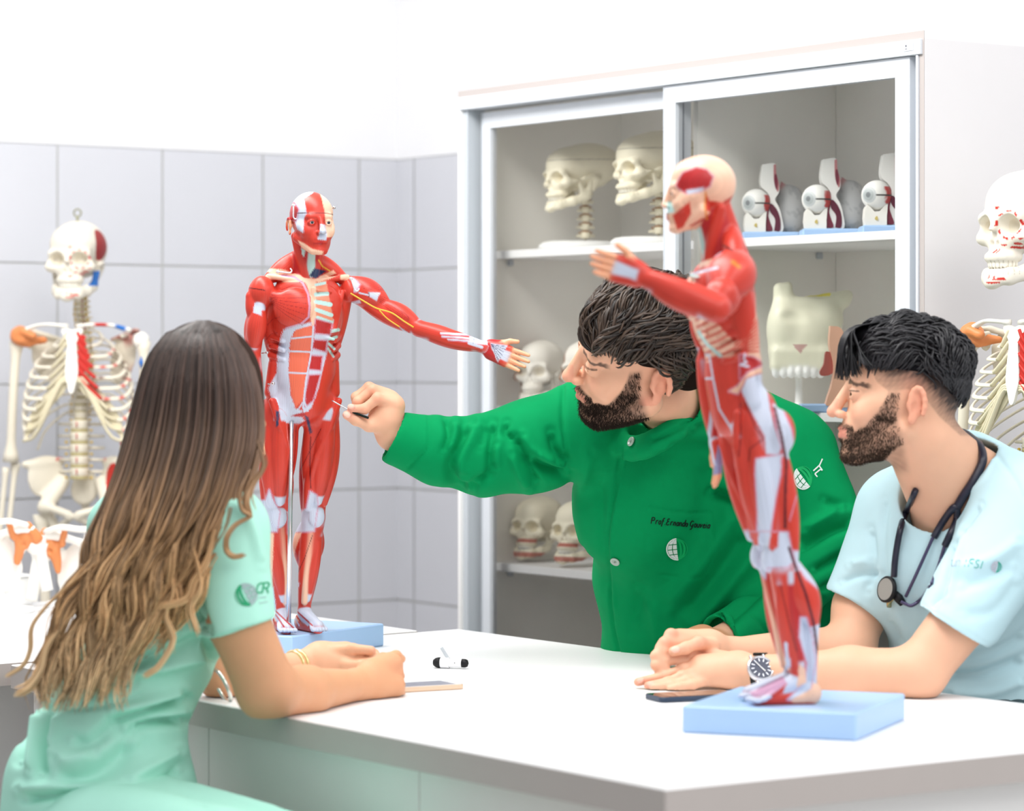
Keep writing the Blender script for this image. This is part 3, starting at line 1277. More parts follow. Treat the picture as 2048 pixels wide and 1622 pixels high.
jw = [ell(J(1600, 680), (.064, .045, .070), col=CR), ell(J(1560, 650, -.01), (.030, .035, .050), k=.02, col=CR),
      ell(J(1655, 640, .01), (.036, .035, .045), k=.02, col=CR),
      rbox(J(1600, 720), (.062, .040, .026), rnd=.014, k=.02, col=CR),
      cap(J(1560, 612, 0), J(1556, 578, 0), .018, .013, k=.012, col=CR), cap(J(1566, 610, 0), J(1574, 574, 0), .018, .011, k=.010, col=CR),
      cap(J(1580, 612, 0), J(1690, 600, .01), .018, .018, k=.015, col=CR),
      cap(J(1685, 600, .01), J(1702, 590, .01), .014, .010, k=.01, col=CR),
      ell(J(1606, 572, -.01), (.020, .05, .020), op='-', k=.008),
      ell(J(1640, 590, -.02), (.030, .03, .008), op='-', k=.004),
      ell(J(1588, 632, -.058), (.034, .022, .014), op='-', k=.012),
      ell(J(1660, 668, -.054), (.018, .016, .020), op='-', k=.010),
      cap(J(1583, 694, -.055), J(1608, 692, -.055), .004, op='-', k=.002), cap(J(1590, 702, -.055), J(1600, 702, -.055), .004, op='-', k=.002)]
for i, x in enumerate(np.linspace(1546, 1640, 7)):
    jw.append(ell(J(x, 744, -.026 - .012 * math.sin(pi * (i + .5) / 7)), (.0092, .010, .013), k=.003, col=rgb(243, 243, 240)[:3]))
    jw.append(cap(J(x, 728, -.030), J(x, 705, -.034), .009, .005, k=.012, col=CR))


def jpaint(P, c, nj, tg):
    px = 1610 + (P[:, 0] - p[0]) / S2
    py = HY - (P[:, 2] - CAMZ) / p[1] * F
    fr = P[:, 1] < p[1] - .02
    c = mixc(c, rgb(196, 158, 150), (np.abs(px - 1595) < 15 - (py - 690) * .9) * (py > 688) * (py < 708) * fr)
    c = mixc(c, rgb(232, 220, 90), (px > 1603) * (px < 1664) * (np.abs(py - 589 - .002 * (px - 1630) ** 2 * -.4) < 4))
    return c


solid('jaw_bone', jw, J(1500, 765, -.07), J(1725, 545, .08), .0026, M_paint, t, paint=jpaint)
mb = MB()
pt = J(1597, 755)
mb.lathe(V(pt[0], pt[1], Z2), [(.030, 0), (.030, .004), (.020, .006), (.011, .010), (.008, .018), (.007, .05), (.0075, pt[2] - Z2 - .004), (.010, pt[2] - Z2 + .004)], 20)
mb.build('stand', M_plast, t, smooth=True)

p = cab_at(1655, .10, Z2)
t = thing('nose_section_model', 'peach coloured face profile section on a light blue base beside the jaw model', 'nose model', p)
mb = MB()
mb.box(p + V(-.000, .02, .0085), (.108, .055, .017), rotz(0), .003)
mb.build('base', M_blue, t)
S3 = p[1] / F


def J3(x, y):
    return ((x - CX) * S3, CAMZ - (y - HY) * S3)


ol = [(1660, 652), (1680, 656), (1690, 680), (1692, 720), (1700, 760), (1712, 780), (1712, 812), (1656, 812), (1653, 800), (1662, 770), (1666, 730), (1658, 690)]
oc = smooth_curve(np.array([J3(*q) for q in ol + ol[:1]]), 60)[:-1]
mb = MB()
mb.prism([tuple(q) for q in oc], p[1] - .012, p[1] + .022, lambda u, w, hh: V(u, hh, w), col=rgb(232, 180, 152)[:3])
mb.build('profile_slice', M_paint, t, colors=True)
ol = [(1664, 706), (1652, 704), (1648, 728), (1640, 744), (1646, 752), (1666, 744)]
oc = smooth_curve(np.array([J3(*q) for q in ol + ol[:1]]), 40)[:-1]
mb = MB()
mb.prism([tuple(q) for q in oc], p[1] + .0, p[1] + .018, lambda u, w, hh: V(u, hh, w), col=rgb(170, 88, 78)[:3])
mb.build('nasal_muscle', M_paint, t, colors=True, label='red brown muscle patch')
# ---------------------------------------------------------------- skeletons
RED = rgb(196, 48, 40)[:3]
DRED = rgb(150, 36, 34)[:3]
BLUE = rgb(40, 110, 190)[:3]
ORG = rgb(222, 132, 74)[:3]
CART = rgb(222, 212, 182)[:3]
SKB = rgb(224, 216, 198)[:3]
DISC = rgb(186, 174, 128)[:3]
M_lig = mat('amber_ligament_rubber', rgb(222, 138, 84), 0.4, 0.4, noise=0.25, nscale=25)
M_chrome = mat('chrome', rgb(205, 205, 208), 0.18, 0.6, metal=0.9)


def limb(mb, p0, p1, r, e0, e1, col, n=16, bow=(0, 0, 0), marks=None):
    t = np.linspace(0, 1, n)
    p0, p1 = np.array(p0, float), np.array(p1, float)
    P = p0 + (p1 - p0) * t[:, None] + np.array(bow, float) * np.sin(pi * t)[:, None]
    rr = r + (e0 - r) * np.exp(-(t / .09) ** 2) + (e1 - r) * np.exp(-((1 - t) / .10) ** 2)
    cc = np.tile(np.array(col, float), (n, 1))
    if marks:
        for (a, b, mc) in marks:
            cc[(t >= a) & (t <= b)] = mc
    mb.tube(P, rr, 12, col=cc)


def skeleton(loc, yaw, s, label, skull_yaw, marked, hd=None, skull=(0, .158, 1.0)):
    """loc = notch above the breastbone; local x = screen right at yaw 0, facing -y"""
    loc = np.array(loc, float)
    R = rotz(yaw)
    root = thing('skeleton_model', label, 'skeleton', (loc[0], loc[1] + .07 * s, 0), 'skeleton models')

    def L(x, y, z):
        return loc + R @ (V(x, y, z) * s)

    def skp(nm, P, c):
        if nm == 'cranium':
            if hd == 'temple':
                w = ((P[:, 1] + .000) / .036) ** 2 + ((P[:, 2] - .036) / .040) ** 2 < 1
                c = mixc(c, DRED, w * (P[:, 0] > .038))
            m = (P[:, 0] > .004) if hd == 'temple' else (P[:, 0] > -.5)
            a = np.arctan2(P[:, 2] + .002, np.abs(P[:, 0]) - .031)
            rr = np.hypot((P[:, 2] + .002), np.abs(P[:, 0]) - .031)
            ring = (np.abs(rr - .0235) < .0018) & (np.sin(a * 9) > -.2) & (P[:, 1] < -.045) & (P[:, 0] > 0)
            c = mixc(c, RED, ring * m)
            for (x, z, w_, h_) in ((.020, -.036, .005, .002), (.034, -.040, .006, .002), (.044, -.034, .008, .0022), (.012, -.046, .002, .004), (.006, -.046, .002, .004), (.006, .028, .005, .002), (.056, -.026, .004, .002)):
                q = (((P[:, 0] - x) / w_) ** 2 + ((P[:, 2] - z) / h_) ** 2 < 1) & (P[:, 1] < -.02)
                c = mixc(c, RED, q * m)
        else:
            m = P[:, 0] > .0
            for (x, z, w_, h_, cc) in ((.010, -.100, .010, .002, RED), (.022, -.094, .010, .002, RED), (.004, -.090, .0015, .004, RED), (.012, -.092, .0015, .004, RED)):
                q = (((P[:, 0] - x) / w_) ** 2 + ((P[:, 2] - z) / h_) ** 2 < 1) & (P[:, 1] < -.04)
                c = mixc(c, cc, q)
            if hd == 'temple':
                c = mixc(c, BLUE, (P[:, 0] > .045) * (P[:, 2] > -.070) * (P[:, 2] < -.03))
        return c
    skn = bpy.data.objects.new('skull', None)
    C.objects.link(skn)
    skn.parent = root
    sp = L(skull[0], -.005, skull[1])
    skn.location = tuple(sp - wloc(root))
    make_skull(skn, sp, rotz(yaw + skull_yaw), .90 * s * skull[2], rgb(228, 222, 208)[:3] if skull[2] > 1 else rgb(220, 213, 198)[:3], M_bonew, skp, h=.0024)
    mb = MB()
    mb.tube([sp + V(0, .01, .085 * s), sp + V(0, .01, .100 * s)], [.003, .003], 8)
    mb.tube([sp + V(0, .01, .108 * s) + .009 * V(math.sin(a), 0, math.cos(a)) for a in np.linspace(0, 2 * pi, 14)], [.0018] * 14, 6)
    mb.build('hanging_hook', mat('tarnished_brass', rgb(140, 138, 104), .35, .5, metal=.6), root, smooth=True)
    # spine: one mesh per vertebra
    zs = [.074 - i * .0125 for i in range(7)] + [-.022 - i * .0165 for i in range(12)] + [-.225 - i * .0275 for i in range(5)]
    k = 0
    for i, z in enumerate(zs):
        nx = zs[i + 1] if i + 1 < len(zs) else z - .027
        hh = z - nx
        r = .010 + .0085 * min(1, i / 20) + (.0045 if i > 18 else 0)
        y = .028 + .035 * math.sin(min(1, max(0, (i - 3) / 13)) * pi) - (.012 if i > 18 else 0)
        c = L(0, y, z)
        mb = MB()
        mb.lathe(c, [(r * .9 * s, -hh * .36 * s), (r * 1.02 * s, -hh * .28 * s), (r * .84 * s, 0), (r * 1.02 * s, hh * .28 * s), (r * .9 * s, hh * .36 * s)], 14, col=SKB)
        mb.lathe(L(0, y, z - hh * .5), [(r * .8 * s, -hh * .16 * s), (r * .96 * s, -hh * .1 * s), (r * .96 * s, hh * .1 * s), (r * .8 * s, hh * .16 * s)], 14, col=DISC)
        mb.tube([L(0, y + r, z), L(0, y + r * 2.6, z - hh * .5)], [.005 * s, .003 * s], 6, col=SKB)
        for sx in (-1, 1):
            w = r * (2.4 if i > 18 else 1.9)
            mb.tube([L(0, y + r * .5, z), L(sx * w, y + r * .8, z)], [.0045 * s, .003 * s], 6, col=SKB)
            mb.ell(L(sx * r * 1.3, y - r * .2, z - hh * .5), .0036 * s, nu=8, nv=5, col=rgb(200, 168, 70)[:3])
        if i > 18:
            mb.box(L(0, y - r * 1.02, z), (.002 * s, .002, hh * .5 * s), R, col=RED)
        if i < 7:
            mb.box(L(0.006, y - r * .9, z), (.003 * s, .002, hh * .5 * s), R, col=rgb(150, 60, 40)[:3])
        mb.build('vertebra', M_bonew, root, colors=True, smooth=True)
    # sternum
    ol = [(-.022, .004), (-.012, -.002), (0, -.006), (.012, -.002), (.022, .004), (.024, -.012), (.011, -.034), (.013, -.07), (.015, -.105), (.010, -.128), (.004, -.150),
          (-.004, -.150), (-.010, -.128), (-.015, -.105), (-.013, -.07), (-.011, -.034), (-.024, -.012)]
    mb = MB()
    oc = smooth_curve(np.array(ol + ol[:1]), 70)[:-1]
    mb.prism([tuple(q) for q in oc], -.044, -.036, lambda u, w, hh: L(u, hh + .10 * w * .6, w), col=rgb(244, 241, 232)[:3])
    mb.build('sternum', M_bonew, root, colors=True)
    # ribs and their cartilages
    W = [.052, .080, .098, .110, .118, .124, .128, .130, .130, .128, .118, .100]
    endz = [-.012, -.034, -.056, -.076, -.094, -.108, -.130, -.155, -.182, -.206, -.225, -.245]
    for i in range(12):
        z0 = -.012 - i * .0165
        w = W[i]
        drop = .030 + .0075 * i
        for sx in (-1, 1):
            zf = endz[i] - (.0 if i < 6 else .0)
            if i < 10:
                xf_ = [.018, .028, .036, .042, .048, .056, .072, .088, .100, .108][i]
                pts = [(0.012, .062, z0), (.45 * w, .080, z0 + .004), (.88 * w, .050, z0 - drop * .35), (w, .012, z0 - drop * .7),
                       (.92 * w, -.025, z0 - drop * 1.0), (xf_ + .012, -.040 + (.012 if i > 6 else 0), min(z0 - drop * 1.05, zf - .004 - .0016 * i))]
            else:
                pts = [(0.012, .062, z0), (.5 * w, .078, z0 - .006), (.9 * w, .050, z0 - drop * .4), (w, .015, z0 - drop * .8)]
            P = smooth_curve(np.array([(sx * a, b, c) for a, b, c in pts]), 22)
            P = np.array([L(*q) for q in P])
            cc = np.tile(np.array(SKB), (22, 1))
            if marked and sx > 0:
                for q in range(22):
                    if (q * 7 + i * 5) % 11 < 2 and q > 8:
                        cc[q] = RED if i % 3 else rgb(120, 90, 80)[:3]
            mb = MB()
            mb.tube(P, [.0050 * s] * 22, 8, flat=.55, up=None, col=cc)
            rib = mb.build('rib', M_bonew, root, colors=True, smooth=True)
            if i < 10:
                e = pts[-1]
                if i < 7:
                    tgt = (.012, -.041 + .06 * endz[i] * 0, endz[i] if i < 6 else -.112)
                    cp = [e, ((e[0] + tgt[0]) / 2, -.043, (e[2] + tgt[2]) / 2 - .002), tgt]
                else:
                    cp = [e, (e[0] * .72, -.040, e[2] + .018), (.030, -.043, -.118 - (i - 6) * .006), (.012, -.043, -.114 - (i - 6) * .004)]
                P = smooth_curve(np.array([(sx * a, b, c) for a, b, c in cp]), 12)
                P = np.array([L(*q) for q in P])
                red = marked and sx > 0 and i < 6
                mb = MB()
                mb.tube(P, [(.0062 if not red else .0075) * s] * 12, 8, flat=.6, col=RED if red else CART)
                mb.build('costal_cartilage', M_bonew, rib, colors=True, smooth=True)
    # cartilage sheets under the arch of the lower ribs
    for sx in (-1, 1):
        ol = [(.012, -.120), (.035, -.128), (.066, -.150), (.098, -.190), (.112, -.222), (.118, -.262), (.108, -.250), (.080, -.215), (.048, -.178), (.020, -.146)]
        oc = smooth_curve(np.array(ol + ol[:1]), 50)[:-1]
        mb = MB()
        mb.prism([(sx * q[0], q[1]) for q in oc][::sx], -.040, -.034, lambda u, w, hh: L(u, hh + (abs(u) * .12), w), col=CART)
        mb.build('costal_arch', M_bonew, root, colors=True)
    if marked:
        mb = MB()
        ol = [(.016, -.020), (.026, -.016), (.034, -.022), (.030, -.030), (.036, -.040), (.028, -.044), (.040, -.054), (.030, -.060), (.044, -.072), (.032, -.078), (.044, -.092), (.034, -.098), (.022, -.112), (.016, -.10)]
        mb.prism(ol, -.0475, -.0445, lambda u, w, hh: L(u, hh, w), col=RED)
        mb.build('chest_muscle_mark', M_bonew, root, colors=True)
    for sx in (-1, 1):
        mk = marked and sx > 0
        mb = MB()
        P = smooth_curve(np.array([L(sx * .012, -.038, .002), L(sx * .050, -.050, .006), L(sx * .090, -.022, .004), L(sx * .128, -.004, -.008)]), 16)
        cc = np.tile(np.array(rgb(240, 236, 226)[:3]), (16, 1))
        if mk:
            cc[6:9] = RED
            cc[11:14] = BLUE
        mb.tube(P, np.array([.0085, .007, .0055, .005, .005, .005, .005, .005, .005, .0052, .0055, .006, .0065, .007, .0075, .007]) * s, 10, flat=.8, col=cc)
        mb.build('clavicle', M_bonew, root, colors=True, smooth=True)
        sc = [ell(L(sx * .090, .070, -.070), V(.040, .005, .062) * s, R @ roty(sx * .25) @ rotz(-sx * .5), col=SKB),
              cap(L(sx * .060, .082, -.028), L(sx * .125, .045, -.008), .005 * s, .007 * s, k=.008, col=SKB),
              cap(L(sx * .125, .045, -.008), L(sx * .138, .012, -.006), .009 * s, .008 * s, k=.006, flat=.5, fdir=(0, 0, 1), col=SKB),
              ell(L(sx * .122, .030, -.034), V(.010, .012, .017) * s, R, k=.01, col=SKB),
              cap(L(sx * .112, .025, -.018), L(sx * .108, -.008, -.020), .006 * s, .005 * s, k=.008, col=SKB)]
        solid('scapula', sc, L(sx * .09, .05, -.07) - .11 * s, L(sx * .09, .05, -.07) + .11 * s, .003, M_bonew, root,
              paint=(lambda P, c, nj, tg: mixc(c, DRED, sstep(.0, .4, vnoise(P, 60, 8)) * .8)) if mk else None)
        mb = MB()
        H0, H1 = L(sx * .152, .020, -.034), L(sx * .164, .012, -.312)
        mb.ell(H0 + R @ V(-sx * .006, 0, .004) * s, V(.020, .020, .020) * s, nu=14, nv=10, col=rgb(240, 236, 226)[:3])
        mks = [(.1, .2, BLUE), (.32, .5, BLUE), (.62, .72, BLUE)] if mk else None
        limb(mb, H0, H1, .0105 * s, .017 * s, .020 * s, SKB, bow=R @ V(0, -.008, 0))
        if mk:
            for (a, b) in ((.12, .22), (.34, .5), (.6, .72)):
                c0, c1 = H0 + (H1 - H0) * a, H0 + (H1 - H0) * b
                mb.tube([c0 + R @ V(-.002, -.0175, 0) * s, (c0 + c1) / 2 + R @ V(-.002, -.0205, 0) * s, c1 + R @ V(-.002, -.0185, 0) * s], [.001, .005 * s, .001], 8, col=BLUE)
        mb.build('humerus', M_bonew, root, colors=True, smooth=True)
        mb = MB()
        E = H1 + V(0, 0, -.014 * s)
        limb(mb, E + R @ V(-sx * .009, .01, .01) * s, L(sx * .168, -.018, -.535), .0062 * s, .012 * s, .007 * s, SKB)
        mb.build('ulna', M_bonew, root, colors=True, smooth=True)
        mb = MB()
        limb(mb, E + R @ V(sx * .010, -.004, .0) * s, L(sx * .186, -.022, -.535), .0062 * s, .009 * s, .011 * s, SKB)
        mb.build('radius', M_bonew, root, colors=True, smooth=True)
        mb = MB()
        for f in range(5):
            a = (f - 2) * .10
            b0 = L(sx * .177 + (f - 2) * .006, -.022, -.548)
            d = V(math.sin(a), -.1, -math.cos(a))
            q = b0
            for ln, rr in ((.050, .004), (.030, .0038), (.020, .0032), (.014, .0028)):
                q2 = q + R @ d * ln * s * (.8 if f in (0, 4) else 1)
                mb.tube([q, (q + q2) / 2, q2], [rr * 1.2 * s, rr * .75 * s, rr * 1.15 * s], 7, col=SKB)
                q = q2
        mb.ell(L(sx * .177, -.022, -.545), V(.018, .009, .012) * s, nu=12, nv=8, col=SKB)
        mb.build('hand_bones', M_bonew, root, colors=True, smooth=True)
        # shoulder ligaments (only on the unmarked side)
        if sx < 0:
            lg = [ell(L(sx * .138, .006, -.020), V(.024, .022, .024) * s, R), cap(L(sx * .128, -.012, -.008), L(sx * .104, -.012, -.020), .008 * s, .010 * s, k=.01),
                  cap(L(sx * .120, .01, -.03), L(sx * .090, .03, -.030), .014 * s, .008 * s, k=.01)]
            solid('shoulder_ligament', lg, L(sx * .12, 0, -.02) - .07, L(sx * .12, 0, -.02) + .07, .003, M_lig, root,
                  disp=lambda P: .0022 * vnoise(P, 150, 6))
        # leg bones
        mb = MB()
        limb(mb, L(sx * .092, .02, -.435), L(sx * .070, .0, -.80), .0125 * s, .021 * s, .026 * s, SKB)
        mb.build('femur', M_bonew, root, colors=True, smooth=True)
        mb = MB()
        limb(mb, L(sx * .068, .0, -.825), L(sx * .062, .02, -1.13), .0105 * s, .024 * s, .015 * s, SKB)
        mb.build('tibia', M_bonew, root, colors=True, smooth=True)
    # pelvis
    pv = []
    for sx in (-1, 1):
        pv += [ell(L(sx * .080, .020, -.350), V(.048, .010, .052) * s, R @ rotz(-sx * .75) @ roty(sx * .28), k=.006, col=SKB),
               cap(L(sx * .050, .050, -.310), L(sx * .122, -.012, -.318), .007 * s, .008 * s, bulge=.003, k=.012, col=SKB),
               cap(L(sx * .045, .040, -.360), L(sx * .078, .0, -.415), .014 * s, .020 * s, k=.016, col=SKB),
               cap(L(sx * .078, .0, -.415), L(sx * .012, -.032, -.432), .010 * s, .009 * s, k=.012, col=SKB),
               cap(L(sx * .080, .012, -.420), L(sx * .058, .020, -.468), .014 * s, .010 * s, k=.012, col=SKB),
               cap(L(sx * .058, .018, -.470), L(sx * .010, -.030, -.442), .008 * s, .007 * s, k=.010, col=SKB),
               ell(L(sx * .094, .004, -.408), V(.012, .016, .016) * s, R, op='-', k=.005)]
    pv += [ell(L(0, .062, -.375), V(.034, .014, .042) * s, R @ rotx(-.35), k=.012, col=SKB),
           cap(L(0, .072, -.40), L(0, .058, -.448), .013 * s, .005 * s, k=.012, col=SKB)]

    def ppaint(P, c, nj, tg):
        q = ((P - loc) @ R) / s
        if marked:
            w = (((q[:, 0] - .086) / .024) ** 2 + ((q[:, 2] + .350) / .036) ** 2 < 1)
            c = mixc(c, RED, w * (q[:, 1] < .055))
            c = mixc(c, RED, (np.abs(q[:, 2] + .306) < .005) * (np.abs(q[:, 0]) < .06) * .8)
        return c
    solid('pelvis', pv, L(0, .02, -.39) - .17 * s, L(0, .02, -.39) + .17 * s, .003, M_bonew, root, paint=ppaint)
    # stand
    mb = MB()
    b = L(0, .07, 0)
    mb.tube([V(b[0], b[1], .07), L(0, .066, -.40)], [.0095, .0095], 12)
    mb.build('support_pole', M_chrome, root, smooth=True)
    mb = MB()
    for i in range(5):
        a = i * 2 * pi / 5 + .3
        d = V(math.cos(a), math.sin(a), 0)
        mb.tube([V(b[0], b[1], .085), V(b[0], b[1], .06) + d * .12 * s], [.014, .010], 8)
        mb.ell(V(b[0], b[1], .026) + d * .12 * s, (.012, .025, .025), nu=10, nv=8)
    mb.build('wheeled_base', M_plast, root, smooth=True)
    return root


lp = at(155, 655, 7.2)
skeleton(lp, math.radians(-8), 1.035, 'full skeleton model hanging before the tiled wall behind the long-haired student', math.radians(0), True, 'temple')
rp = at(2056, 648, 5.40)
skeleton(rp, math.radians(-46), .95, 'skeleton model at the right edge with red dashes around the eye socket', math.radians(-12), True, 'dashes', (.014, .186, 1.22))

# ---------------------------------------------------------------- shoulder joint models on the back bench


def shoulder_model(px, py, D, s, yaw, label, flip=1):
    """px, py: the joint; the blade hangs from it, a short post carries it"""
    c = at(px, py, D)
    R = rotz(yaw)
    t = thing('shoulder_joint_model', label, 'bone model', (c[0], c[1], TAB), 'shoulder joint models')
    WH = rgb(243, 240, 232)[:3]

    def L(x, y, z):
        return c + R @ (V(x * flip, y, z) * s)
    sc = [ell(L(.052, .010, -.058), V(.050, .006, .066) * s, R @ roty(flip * .32), col=WH),
          cap(L(.085, .010, -.008), L(.012, -.012, .016), .006 * s, .009 * s, k=.010, col=WH),
          cap(L(.012, -.012, .016), L(-.018, -.022, .016), .010 * s, .009 * s, k=.006, col=WH),
          ell(L(.004, .0, -.018), V(.012, .014, .022) * s, R, k=.012, col=WH)]
    solid('scapula', sc, L(.04, 0, -.04) - .12 * s, L(.04, 0, -.04) + .12 * s, .0028, M_bonew, t)
    mb = MB()
    mb.ell(L(-.026, .0, -.016), V(.024, .024, .024) * s, nu=18, nv=12, col=WH)
    limb(mb, L(-.034, 0, -.020), L(-.052, 0, -.118), .013 * s, .020 * s, .013 * s, WH)
    mb.build('humerus_head', M_bonew, t, colors=True, smooth=True)
    mb = MB()
    P = smooth_curve(np.array([L(-.010, -.024, .024), L(.03, -.035, .034), L(.07, -.030, .030), L(.105, -.040, .034)]), 14)
    mb.tube(P, np.full(14, .008 * s), 10, flat=.8, col=WH)
    mb.build('clavicle', M_bonew, t, colors=True, smooth=True)
    lg = [ell(L(-.008, -.010, -.006), V(.022, .016, .020) * s, R), cap(L(-.012, -.024, .026), L(-.030, -.020, -.004), .007 * s, .011 * s, k=.008),
          cap(L(.005, -.012, -.02), L(.012, -.010, -.055), .012 * s, .007 * s, k=.010), cap(L(.03, -.02, .03), L(.02, -.01, .0), .006 * s, .008 * s, k=.008),
          ell(L(-.002, -.030, -.016), V(.007, .012, .007) * s, R, op='-', k=.004)]
    solid('ligament', lg, L(0, 0, 0) - .085 * s, L(0, 0, 0) + .085 * s, .0026, M_lig, t, disp=lambda P: .002 * vnoise(P, 170, 7))
    mb = MB()
    b = V(c[0], c[1], TAB)
    foot = L(.045, .014, -.108)
    mb.lathe(b + R @ V(.03 * flip, .02, 0), [(.052, .0), (.055, .004), (.053, .014), (.02, .017), (.006, .018)], 30)
    mb.tube([b + R @ V(.03 * flip, .02, .014), b + R @ V(.03 * flip, .02, .03), foot + V(0, 0, .012)], [.005, .005, .005], 10)
    mb.build('stand', M_plast, t, smooth=True)
    return t


shoulder_model(46, 1072, 6.45, 1.0, math.radians(10), 'white shoulder bones with orange ligaments, front left corner of the back bench', -1)
shoulder_model(110, 1086, 6.6, 1.08, math.radians(-15), 'white shoulder blade model partly behind the long hair on the back bench', 1)
mb = MB()
b = at(8, 1197, 6.72)
zt = TAB
wb = thing('white_box', 'plain white box at the far left on the back bench', 'box', (b[0], b[1], TAB))
mb.box(V(b[0], b[1], TAB + .031), (.15, .07, .060), RR, .003)
mb.build('carton', M_plast, wb)
mb = MB()
mb.box(V(b[0], b[1], TAB + .0645), (.154, .074, .006), RR, .002)
mb.build('lid', M_plast, wb)
# ---------------------------------------------------------------- heads (metres; origin between the eyes' level and the skull centre, face towards -y)


def ear_prims(s, col, k=1.0):
    P = []
    c = V(s * .074, .014, -.008)
    pts = []
    for i in range(11):
        a = math.radians(-70 + i * 27)
        pts.append(c + V(s * (.008 + .003 * math.cos(a)), .012 * math.cos(a + .2) * k + .004, .026 * math.sin(a) * k + .002 * math.cos(a)))
    pts = pts[::-1]
    for i in range(len(pts) - 2):
        P.append(cap(pts[i], pts[i + 1], .0042, .0042, k=.003, col=col, tag='ear'))
    P.append(ell(c + V(s * .004, .003, -.001), (.0042, .014, .024), rotz(s * .35), k=.005, col=col, tag='ear'))
    P.append(ell(c + V(s * .006, -.003, -.026), (.0045, .007, .010), k=.005, col=col, tag='ear'))
    P.append(ell(c + V(s * .004, -.010, -.004), (.004, .004, .006), k=.003, col=col, tag='ear'))
    P.append(ell(c + V(s * .011, .001, -.006), (.005, .0065, .010), op='-', k=.003))
    return P


def head_prims(col, nose=1.0, jaw=1.0, lips=True, ear=True, open_eye=.0048, smile=0.0, full=0.0, lipcol=None, brow=1.0, eyes=True):
    lipcol = lipcol or col
    P = []
    a = P.append
    a(ell((0, .012, .030), (.074, .093, .084), col=col))
    a(ell((0, -.036, .036), (.060, .048, .058), k=.02, col=col))
    a(ell((0, -.036, -.034), (.056 + full, .052, .072), k=.02, col=col))
    for s in (-1, 1):
        a(cap((s * .054 * jaw, .000, -.052), (s * .020, -.066, -.100), .019 + full, .015 + full * .5, k=.02, col=col))
        a(ell((s * .039, -.060, -.030), (.024 + full, .022, .024), k=.018, col=col))
        a(ell((s * .050, -.030, -.012), (.020, .030, .020), k=.018, col=col))
    a(ell((0, -.078, -.100), (.019, .015, .015), k=.014, col=col))
    a(ell((0, -.070, -.062), (.033, .027, .028), k=.016, col=col))
    a(cap((-.036, -.077, .020), (.036, -.077, .020), .0112 * brow, k=.014, col=col))
    if eyes:
        for s in (-1, 1):
            a(ell((s * .032, -.096, .000), (.020, .014, .012), op='-', k=.010))
            a(ell((s * .0315, -.0785, .000), (.0150, .0140, .0128), k=.004, col=col, tag='lid'))
    a(cap((0, -.0885, .012), (0, -.106 - .004 * nose, -.028), .0080, .0100, k=.008, col=col, tag='nose'))
    a(ell((0, -.110 - .004 * nose, -.033), (.0108, .0100, .0095), k=.005, col=col, tag='nose'))
    for s in (-1, 1):
        a(ell((s * .0115, -.099, -.036), (.0075, .0100, .0070), k=.004, col=col, tag='nose'))
        a(ell((s * .0065, -.106, -.0425), (.0032, .0050, .0032), op='-', k=.002))
    if lips:
        zm = -.064
        for s in (-1, 1):
            a(cap((0, -.0965, zm + .005), (s * .023, -.082, zm + .000 + smile), .0044, .0028, k=.004, col=lipcol, tag='lip'))
            a(cap((0, -.0940, zm - .007), (s * .021, -.080, zm - .003 + smile), .0056, .0028, k=.004, col=lipcol, tag='lip'))
            a(cap((0, -.1035, zm - .0008), (s * .024, -.0880, zm - .0004 + smile), .0016, .0014, op='-', k=.002))
    if eyes:
        for s in (-1, 1):
            a(ell((s * .0315, -.0950, -.0008), (.0128, .0120, open_eye), op='-', k=.0015))
    if ear:
        for s in (-1, 1):
            P.extend(ear_prims(s, col))
    return P


M_eye = mat('eye', attr='Col', rough=0.12, spec=0.6)


def eyeballs(parent, R, loc, s, look, iris, name='eye'):
    look = nrm(look)
    for sx in (-1, 1):
        c = np.asarray(loc) + R @ (V(sx * .0315, -.0772, -.0004) * s)
        A = axes(look)
        mb = MB()
        n = 20
        prof = [(math.sin(pi * j / n), math.cos(pi * j / n)) for j in range(n + 1)]
        vs, cs = [], []
        for j, (r, z) in enumerate(prof):
            for i in range(18):
                a = 2 * pi * i / 18
                vs.append(c + A @ (V(max(r, 1e-3) * math.cos(a), max(r, 1e-3) * math.sin(a), z) * .0118 * s))
                ang = pi * j / n
                cs.append((.01, .01, .01) if ang < .22 else (iris if ang < .52 else (.86, .84, .80)))
        fs = [(j * 18 + i, (j + 1) * 18 + i, (j + 1) * 18 + (i + 1) % 18, j * 18 + (i + 1) % 18) for j in range(n) for i in range(18)]
        link_mesh(name, vs, fs, M_eye, parent, col=np.array(cs))
# ---------------------------------------------------------------- muscle figures
MR = rgb(206, 62, 48)[:3]
MR2 = rgb(184, 40, 42)[:3]
MO = rgb(232, 112, 84)[:3]
TW = rgb(200, 208, 226)[:3]
TB = rgb(242, 196, 168)[:3]
TC = rgb(188, 224, 220)[:3]
LIL = rgb(206, 150, 176)[:3]
DK = rgb(60, 16, 26)[:3]
SK = rgb(244, 176, 138)[:3]
M_musc = mat('painted_muscle_plastic', attr='Col', rough=0.34, spec=0.45, fibre=420.0)


def in_poly(x, y, poly):
    inside = np.zeros(len(x), bool)
    n = len(poly)
    j = n - 1
    for i in range(n):
        xi, yi = poly[i]
        xj, yj = poly[j]
        if yi != yj:
            m = ((yi > y) != (yj > y)) & (x < (xj - xi) * (y - yi) / (yj - yi) + xi)
            inside ^= m
        j = i
    return inside


